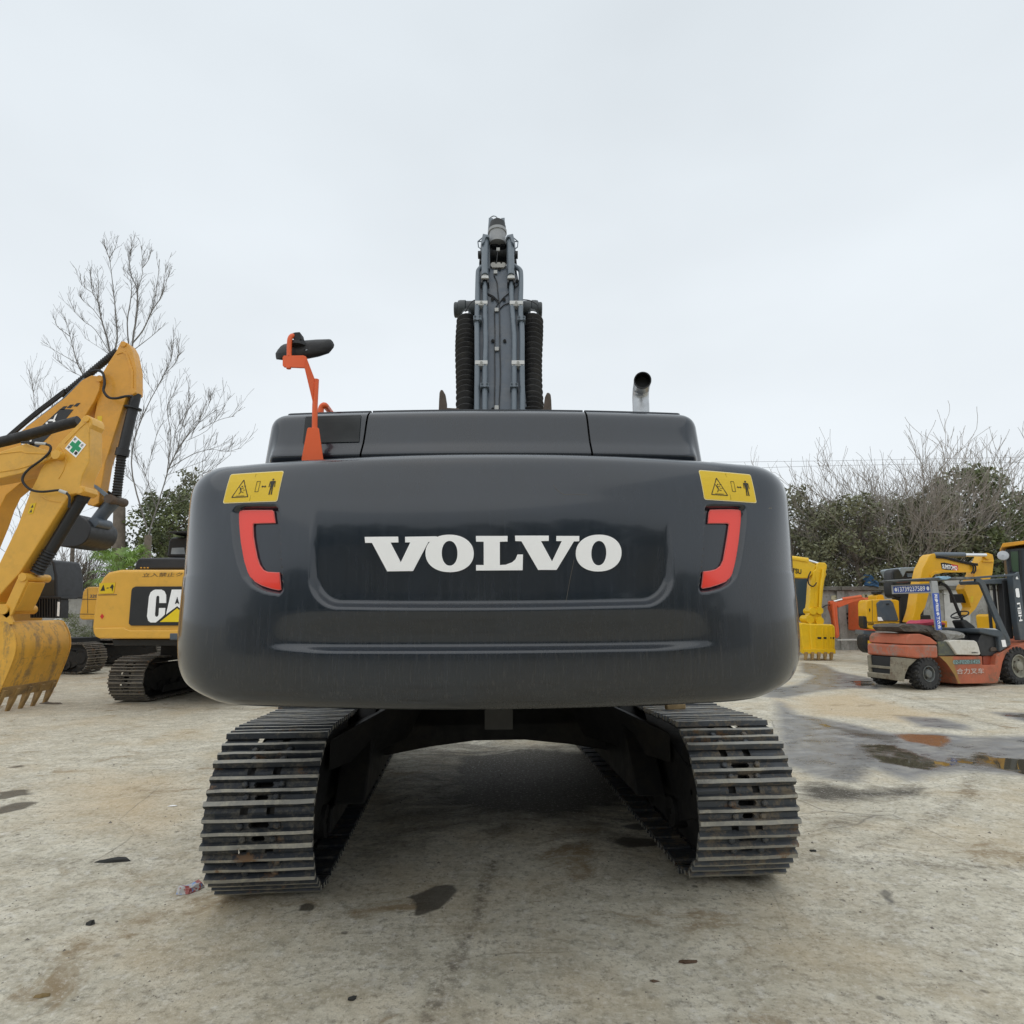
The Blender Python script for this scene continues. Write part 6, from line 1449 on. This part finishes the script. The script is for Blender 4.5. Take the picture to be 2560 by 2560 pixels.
def green_tree(px, Y, H, Rr, label, me, group='evergreen trees behind the wall', z0=2.2, sc=None, cat='tree'):
    d = ray(px, 1526); b = CAM + d * (Y / d.y); b.z = 0
    t = thing('evergreen_tree', label, cat, b, group)
    k = M()
    k.tube([b, b + V3((.1, 0, z0)), b + V3((.0, 0, H * .8))], [.16, .13, .04], 6)
    r_ = random.Random(int(px))
    for i in range(9):
        a = r_.uniform(0, 6.28); h = r_.uniform(.3, .75) * H; k.tube([b + V3((0, 0, h)), b + V3((math.cos(a) * Rr * .7, math.sin(a) * Rr * .7, h + r_.uniform(.5, 1.6)))], [.06, .02], 4, cap=False)
    build('trunk', k, m_bark, t, fix=False)
    o = bpy.data.objects.new('crown', me); COL.objects.link(o); o.parent = t; o.location = (0, 0, z0)
    o.scale = (Rr / 3, Rr / 3, (H - z0) / 6); o.rotation_euler = (0, 0, r_.uniform(0, 6.28)); return t
cA = crown_mesh('crown_a', 1, 3, 6, 7500, .15, mt=m_leaf); cB = crown_mesh('crown_b', 2, 3, 6, 6500, .145, mt=m_leaf2); cC = crown_mesh('crown_c', 3, 3, 6, 8500, .16, mt=m_leaf)
for px, Y, H, Rr, me, lb in ((1990, 30.5, 7.4, 2.0, cB, 'olive green evergreen tree just right of the dark counterweight'), (2075, 33, 7.2, 1.7, cA, 'dark evergreen tree in the gap left of the wide bare shrub'),
        (2150, 28.0, 6.6, 2.0, cB, 'olive evergreen behind the left half of the wide bare shrub'), (2250, 34, 7.7, 2.3, cA, 'tall evergreen behind the middle of the wide bare shrub'),
        (2350, 28.2, 6.7, 2.1, cB, 'olive evergreen above the rounded black cab'), (2455, 29.2, 8.2, 2.3, cC, 'tallest dense evergreen above the curved yellow boom'),
        (2580, 31, 7.4, 2.3, cC, 'dense dark evergreen at the right edge of the photo above the orange roof')):
    green_tree(px, Y, H, Rr, lb, me)
green_tree(400, 29, 7.3, 1.9, 'dark evergreen tree between the bare trees left of the counterweight', cA); green_tree(470, 31, 8.4, 1.7, 'olive evergreen tree half hidden by the counterweight left edge', cB)

def traced_tree(label, Y, base, r0, limbs, seed, twig=.9, mt=None):
    """main limbs follow the tree in the photo (zoom A pixels) at its own distance, each with its own depth; twigs grow from them"""
    r_ = random.Random(seed); b = gp(*ZA(*base)) if False else None
    def w(x, y, dy=0.0):
        d = ray(*ZA(x, y)); return CAM + d * ((Y + dy) / d.y)
    root = w(*base); root.z = 0
    t = thing('bare_tree', label, 'tree', root)
    k = M(); f0 = w(*limbs[0][0]); k.tube([root, root.lerp(f0, .5) + V3((.08, 0, 0)), f0], [r0, r0 * .82, r0 * .7], 9); build('trunk', k, m_bark, t, smooth=60)
    k = M()
    def tw(p, d, L_, r, dep):
        dd = d.copy(); pts = [p]; rs = [r]
        for i in range(3):
            dd = (dd + V3((r_.gauss(0, .13), r_.gauss(0, .13), r_.gauss(.06, .06)))).normalized(); pts.append(pts[-1] + dd * L_ / 3); rs.append(max(.006, r * (1 - .25 * (i + 1))))
        k.tube(pts, rs, 3, cap=False)
        if dep > 0:
            for _ in range(r_.randint(2, 4)):
                i = r_.randint(1, 3); ax = V3((r_.gauss(0, 1), r_.gauss(0, 1), r_.gauss(0, 1))).normalized(); d2 = dd.copy(); d2.rotate(Matrix.Rotation(r_.uniform(.3, .9), 3, ax)); tw(pts[i], (d2 + V3((0, 0, .25))).normalized(), L_ * r_.uniform(.4, .7), rs[i] * .7, dep - 1)
    for li, L in enumerate(limbs):
        sp = r_.uniform(-1.6, 1.6); n = len(L); q = [w(x, y, sp * i / n) for i, (x, y) in enumerate(L)]
        q = catmull(q, 3); m_ = len(q); big = r0 * (.16 if n > 6 else .10 if n > 4 else .06)
        rs = [max(.010, big * (1 - i / (m_ - 1)) ** .8) for i in range(m_)]
        k.tube(q, rs, 6 if big > .06 else 4, cap=False)
        tot = sum((q[i + 1] - q[i]).length for i in range(m_ - 1)); cnt = int(tot * 4.6)
        for _ in range(cnt):
            u_ = r_.uniform(.25 if n > 5 else .05, 1) * (m_ - 1); i = min(m_ - 2, int(u_)); p = q[i].lerp(q[i + 1], u_ - i); dd = (q[i + 1] - q[i]).normalized()
            ax = V3((r_.gauss(0, 1), r_.gauss(0, 1), r_.gauss(0, 1))).normalized(); dd.rotate(Matrix.Rotation(r_.uniform(.35, 1.0), 3, ax)); tw(p, (dd + V3((0, 0, .7))).normalized(), twig * r_.uniform(.4, 1.3), max(.009, rs[i] * .5) if rs[i] < .02 else .010, 1)
    build('crown', k, mt or m_twig, t, fix=False)
traced_tree('tallest bare tree rising behind the raised black bucket', 27.5, (915, 2600), .34, [
    [(902, 2140), (890, 1700), (880, 1300), (872, 950), (885, 850), (870, 640), (850, 450), (825, 260), (790, 175)], [(825, 260), (865, 190), (880, 140)],
    [(902, 2140), (880, 1500), (830, 970), (765, 720), (740, 590), (700, 520), (680, 380)], [(760, 720), (700, 640), (640, 590), (600, 540)], [(740, 590), (742, 470), (735, 340)], [(700, 520), (620, 460), (605, 370)],
    [(902, 2140), (950, 1500), (1000, 900), (1030, 700), (1035, 500), (990, 390), (975, 260), (995, 160)], [(1035, 500), (1075, 370), (1070, 200)], [(1075, 330), (1120, 270), (1140, 180)],
    [(1000, 900), (1080, 800), (1150, 650), (1210, 560), (1260, 420), (1280, 370)], [(1210, 560), (1240, 440), (1250, 300)], [(1100, 760), (1160, 600), (1190, 420), (1205, 270)],
    [(980, 1000), (960, 750), (985, 580), (990, 450), (930, 380)], [(850, 1050), (820, 980), (700, 900), (640, 860)], [(845, 1000), (720, 800), (640, 740), (560, 660)], [(1010, 950), (1140, 850), (1210, 790)],
    [(895, 1800), (800, 1500), (720, 1300), (630, 1140), (580, 1040), (530, 850), (490, 700)], [(580, 1050), (440, 970), (370, 930)], [(530, 850), (440, 780), (420, 740)], [(640, 1160), (520, 1100), (410, 1010)]], 11, twig=.62, mt=m_tw1)
traced_tree('wide bare tree with fine twigs beside the left edge of the counterweight', 26.0, (1080, 2700), .2, [
    [(1120, 2350), (1180, 2150), (1240, 1960), (1290, 1800), (1400, 1620), (1500, 1500), (1560, 1400), (1590, 1320)], [(1260, 1880), (1340, 1700), (1440, 1560), (1520, 1450), (1560, 1330)],
    [(1270, 1850), (1450, 1740), (1600, 1700), (1700, 1720), (1820, 1690)], [(1260, 1880), (1290, 1600), (1260, 1400), (1300, 1300), (1340, 1220)], [(1180, 2150), (1100, 1900), (1020, 1750), (1000, 1500)],
    [(1190, 2120), (1400, 1950), (1500, 1900), (1600, 1850), (1740, 1740)], [(1110, 2300), (1000, 1900), (1010, 1650), (1100, 1400), (1230, 1150), (1290, 1020), (1310, 890)], [(1230, 1150), (1320, 1050), (1350, 950)], [(1170, 1280), (1100, 1180), (1040, 1100)],
    [(1340, 1700), (1380, 1500), (1470, 1300)], [(1400, 1640), (1560, 1560), (1640, 1460), (1700, 1370)], [(1500, 1560), (1650, 1480), (1770, 1450)], [(1100, 1900), (1180, 1600), (1240, 1480)], [(1250, 1900), (1400, 1840), (1560, 1780)], [(1300, 1780), (1330, 1560), (1400, 1420), (1430, 1290)],
    [(1150, 2220), (1050, 2000), (950, 1900), (880, 1860)], [(1450, 1580), (1500, 1500), (1640, 1400)], [(1180, 2150), (1350, 2100), (1500, 2040), (1640, 1960)]], 23, twig=.8, mt=m_tw1)
traced_tree('thin bare tree low behind the yellow stick at left', 30, (560, 2500), .12, [[(560, 2200), (600, 1900), (560, 1750), (480, 1600)], [(600, 1900), (700, 1700), (740, 1560)], [(560, 2200), (420, 1900), (330, 1780), (200, 1700)], [(560, 2150), (500, 1700), (420, 1480), (380, 1300)], [(600, 1900), (300, 1500), (250, 1250)]], 29, twig=1.1, mt=m_twigf)
bare_tree(75, 45, 15.5, 'faint distant bare tree at the left edge above the long boom', 37, limbs=9, fan=.6, trunk=5, r0=.2, depth=4, kids=(2, 3), mt=m_twigf, minr=.010)
bare_tree(2268, 28.4, 10.9, 'wide many stemmed bare shrub fanning out behind the forklift', 41, limbs=32, fan=1.2, trunk=1.2, r0=.12, depth=4, kids=(2, 4), minr=.0075, up=.34, mt=m_twigr)
bare_tree(2450, 30, 10.6, 'bare tree spreading above the tallest evergreen at right', 43, limbs=15, fan=.95, trunk=2.0, r0=.11, depth=4, kids=(2, 3), minr=.0075, mt=m_twigr)
bare_tree(2130, 29.5, 8.6, 'bare shrub left of the widest bare shrub above the wall', 47, limbs=12, fan=.8, trunk=1.5, r0=.12, depth=3, kids=(3, 4), minr=.010, mt=m_twigr)
bare_tree(2050, 30, 7.0, 'low bare shrub above the wall beside the bright yellow arm', 51, limbs=8, fan=.9, trunk=1.2, r0=.12, depth=3, kids=(3, 4), minr=.010)
for i, (px, h_) in enumerate(((170, 5.6), (215, 4.9), (120, 5.2))):
    bare_tree(px, 28.2, h_, ('brown leafless shrub left of the palm above the whitewashed wall', 'low leafless shrub right below the palm fronds', 'leafless shrub at the far left behind the wall')[i], 60 + i, limbs=12, fan=1.0, trunk=.8, r0=.08, depth=3, kids=(3, 4), minr=.009)
def small_crown(px, Y, z0, rx, rz, label, seed, mt, n, size=.09, nm='shrub'):
    d = ray(px, 1526); b = CAM + d * (Y / d.y); b.z = 0; t = thing(nm, label, 'shrub', b)
    me = crown_mesh('leaves', seed, 3, 6, n, size * 3 / max(rx, .3) * .5, mt=mt); o = bpy.data.objects.new('leaves', me); COL.objects.link(o); o.parent = t; o.location = (0, 0, z0); o.scale = (rx / 3, rx / 3, rz / 6)
    k = M().tube([b, b + V3((0, 0, z0 + rz * .4))], .05, 6); build('stem', k, m_bark, t)
small_crown(185, 28, 1.8, 1.7, 2.0, 'brownish green shrub behind the whitewashed wall left of the palm', 71, m_leaf2, 2600)
small_crown(225, 26.2, .0, .9, 1.2, 'green shrub at the foot of the wall under the yellow machine corner', 72, m_leaf, 1800)
small_crown(172, 26.0, .2, .7, 1.5, 'dark climbing shrub against the whitewashed wall', 73, m_leaf, 1500)
small_crown(2020, 28.3, 1.6, 1.8, 2.4, 'low olive hedge shrub above the wall beside the bright yellow arm', 74, m_leaf2, 2600); small_crown(2110, 28.6, 1.6, 1.9, 2.0, 'low shrub over the coping behind the orange arm', 75, m_leaf2, 2600)
# palm
d = ray(288, 1526); b = CAM + d * (23.5 / d.y); b.z = 0
pt = thing('palm_tree', 'bright green fan palm behind the yellow machines at left', 'palm tree', b)
k = M().tube([b, b + V3((0, 0, 2.9))], [.16, .13], 8); build('trunk', k, m_bark, pt)
r_ = random.Random(5); hd = b + V3((0, 0, 3.2))
for i in range(34):
    a = r_.uniform(0, 6.28); el = r_.uniform(-.4, 1.1); dr = V3((math.cos(a) * math.cos(el), math.sin(a) * math.cos(el), math.sin(el))); L_ = r_.uniform(.55, 1.0)
    q = hd + dr * L_; k = M(); sd_ = dr.cross(V3((0, 0, 1))); sd_ = sd_.normalized() if sd_.length > .1 else V3((1, 0, 0)); upv = sd_.cross(dr).normalized()
    k.tube([hd, q], .012, 3, cap=False)
    for j in range(18):
        t_ = -1.25 + 2.5 * j / 17; v = (dr * math.cos(t_) + sd_ * math.sin(t_)).normalized(); ll = r_.uniform(.5, .68); w = sd_ * math.cos(t_) * .017 - dr * math.sin(t_) * .017
        m1 = q + v * ll * .55 + upv * .03; e_ = q + v * ll - V3((0, 0, .05 + .28 * r_.random()))
        k.add([q, m1 + w, e_, m1 - w], [(0, 1, 2, 3)])
    build('frond', k, m_palm, pt, fix=False)
# blue tarp on the wall
PW = Plane(2180, 26.8, 0)
solo(crumple('blue_tarp', PW, ZF, [(670, 1360), (690, 1335), (715, 1350), (735, 1385), (768, 1418), (760, 1432), (715, 1432), (688, 1425), (690, 1395)], .1, -.3, mat('blue_tarp_cloth', (.06, .16, .32), .7, var=.4, scale=8), .08, 9), 'crumpled blue tarp hanging over the wall coping at right', 'tarp')
# power lines
for i, (pts, lb) in enumerate(((((1500, 1156), (1840, 1155), (2080, 1152), (2560, 1143), (2900, 1132)), 'upper thin power line crossing the sky above the right trees'), (((1500, 1166), (1840, 1171), (2080, 1164), (2560, 1156), (2900, 1150)), 'lower thin power line crossing the sky above the right trees'))):
    k = M().tube([CAM + ray(*p) * (60 / ray(*p).y) for p in pts], .013, 5); solo(build('power_line', k, m_black), lb, 'power line', 'power lines')
# ================================================================ behind the camera: the other side of the yard, seen in the paint
rr_ = random.Random(99); vv = []; ff = []
for i in range(11):
    x = -24 + i * 4.6; me = (cA, cC, cB)[i % 3]; s_ = rr_.uniform(1.1, 1.5); sz = rr_.uniform(.75, 1.15); by = -17 - rr_.uniform(0, 4); n0 = len(vv)
    vv += [(x + v.co.x * s_, by + v.co.y * s_, .5 + v.co.z * sz) for v in me.vertices]; ff += [tuple(n0 + q for q in p_.vertices) for p_ in me.polygons]
me = bpy.data.meshes.new('tree_line'); me.from_pydata(vv, [], ff); me.materials.append(m_leaf)
o = bpy.data.objects.new('tree_line', me); COL.objects.link(o); stuff(o); o['label'] = 'row of evergreens on the far side of the yard behind the photographer'
W2 = thing('boundary_wall', 'concrete wall on the far side of the yard behind the photographer', 'wall', (0, -15, 0))
k = M().box((0, -15, 1.2), (60, .25, 2.4)); build('wall_panel', k, bpy.data.materials['wall_render'], W2)
# ================================================================ SMALL THINGS ON THE GROUND
def litter(name, px, py, pts, h, mt, label, cat, seed):
    c = gp(px, py); r_ = random.Random(seed); k = M(); n = len(pts)
    ring_ = [c + V3((x, y, .002)) for x, y in pts]; mid_ = [c + V3((x * .8 + r_.uniform(-.008, .008), y * .8 + r_.uniform(-.008, .008), h * r_.uniform(.5, 1))) for x, y in pts]; top_ = [c + V3((x * .35, y * .35, h * r_.uniform(.6, 1.1))) for x, y in pts]
    vs = ring_ + mid_ + top_; f = []
    for i in range(n):
        j = (i + 1) % n; f += [(i, j, n + j, n + i), (n + i, n + j, 2 * n + j, 2 * n + i)]
    k.add(vs, f + [tuple(range(2 * n, 3 * n))]); solo(build(name, k, mt), label, cat); 
mt, t, p = nodes('printed_wrapper'); pos = nd(t, 'ShaderNodeNewGeometry').outputs['Position']
c = mixc(t, mrange(t, noi(t, pos, 25, 2), .48, .52), (.36, .09, .08), (.48, .47, .46)); c = mixc(t, mrange(t, noi(t, pos, 18, 2), .56, .6), c, (.15, .3, .6)); t.links.new(c, p.inputs['Base Color']); p.inputs['Roughness'].default_value = .35
litter('wrapper', *ZM(712, 498), [(-.065, -.03), (-.04, -.05), (.015, -.035), (.055, .02), (.065, .07), (.03, .085), (-.03, .045), (-.06, .01)], .05, mt, 'crumpled red and white wrapper on the concrete left of the near track', 'wrapper', 1)
m_rag = mat('black_scrap_cloth', (.03, .03, .028), .8)
litter('scrap', *ZM(430, 383), [(-.13, -.02), (-.05, -.03), (.03, -.02), (.12, .0), (.09, .03), (.0, .035), (-.08, .015)], .025, m_rag, 'flat black scrap of rubber on the concrete at left', 'scrap', 2)
litter('scrap', *ZM(342, 620), [(-.02, -.015), (.01, -.02), (.025, .0), (.01, .02), (-.02, .015)], .02, m_rag, 'small black lump on the concrete at lower left', 'scrap', 3)
litter('scrap', *ZM(1328, 903), [(-.015, -.012), (.01, -.014), (.018, .0), (.008, .014), (-.014, .01)], .014, m_rag, 'small round dark pebble near the bottom middle of the ground', 'pebble', 4)
litter('leaf', *ZM(158, 893), [(-.035, -.01), (0, -.015), (.035, .0), (.03, .012), (-.01, .012)], .012, mat('dry_leaf', (.22, .15, .06), .8), 'dry brown leaf on the ground at lower left', 'leaf', 5)
litter('leaf', *ZN(665, 765), [(-.05, .0), (-.02, -.015), (.04, -.005), (.05, .01), (.0, .012), (-.04, .02)], .012, mat('dark_dry_leaf', (.10, .06, .035), .8), 'dark curled leaf on the ground below the right track', 'leaf', 6)
litter('leaf', *ZN(535, 836), [(-.02, .0), (.0, -.012), (.03, .0), (.0, .012)], .01, bpy.data.materials['dark_dry_leaf'], 'small dark leaf on the ground near the bottom centre right', 'leaf', 7)
litter('stick_piece', *ZC(482, 1778), [(-.25, .05), (-.1, -.02), (.22, -.04), (.25, .0), (.0, .03), (-.2, .1)], .04, m_bark, 'short broken brown stick on the ground by the yellow bucket teeth', 'stick', 8)
litter('paper_scrap', *ZM(650, 175), [(-.04, -.01), (.03, -.012), (.045, .01), (-.03, .012)], .012, m_white, 'tiny white paper scrap on the ground left of the near track', 'paper', 9)
litter('wrapper_piece', *ZN(1135, 345), [(-.02, -.01), (.02, -.012), (.03, .01), (-.02, .012)], .012, m_rag, 'tiny dark chip on the ground right of the right track', 'chip', 10)
# small yellow sack of mud lying on the right track
q = G(1.33, 1.0, ZC_ + RP + .035)
k = M().box(q, (.16, .05, .045), Matrix.Rotation(.2, 3, 'Z')); solo(build('mud_clod', k, mat('ochre_clod', (.34, .24, .12), .8, var=.3, scale=20), bevel=.012), 'ochre mud clod lying on top of the right track', 'mud clod')
# grit
r_ = random.Random(12); k = M()
for i in range(2600):
    y = 1.9 + 10 * r_.random() ** 1.6; x = r_.uniform(-1, 1) * (y * .95 + .5); s_ = r_.uniform(.002, .0055) * (1 + .5 * (y > 4)) * (2.2 if r_.random() < .03 else 1)
    c = V3((x, y, s_ * .3)); a = r_.uniform(0, 6.28); pts = [c + V3((math.cos(a + j * 1.57) * s_ * r_.uniform(.7, 1.3), math.sin(a + j * 1.57) * s_ * r_.uniform(.7, 1.3), -s_ * .3)) for j in range(4)]
    k.add(pts + [c + V3((0, 0, s_ * .5))], [(0, 1, 4), (1, 2, 4), (2, 3, 4), (3, 0, 4)])
stuff(build('grit', k, mat('grit_stone', (.20, .18, .15), .9, var=.5, scale=30), fix=False))
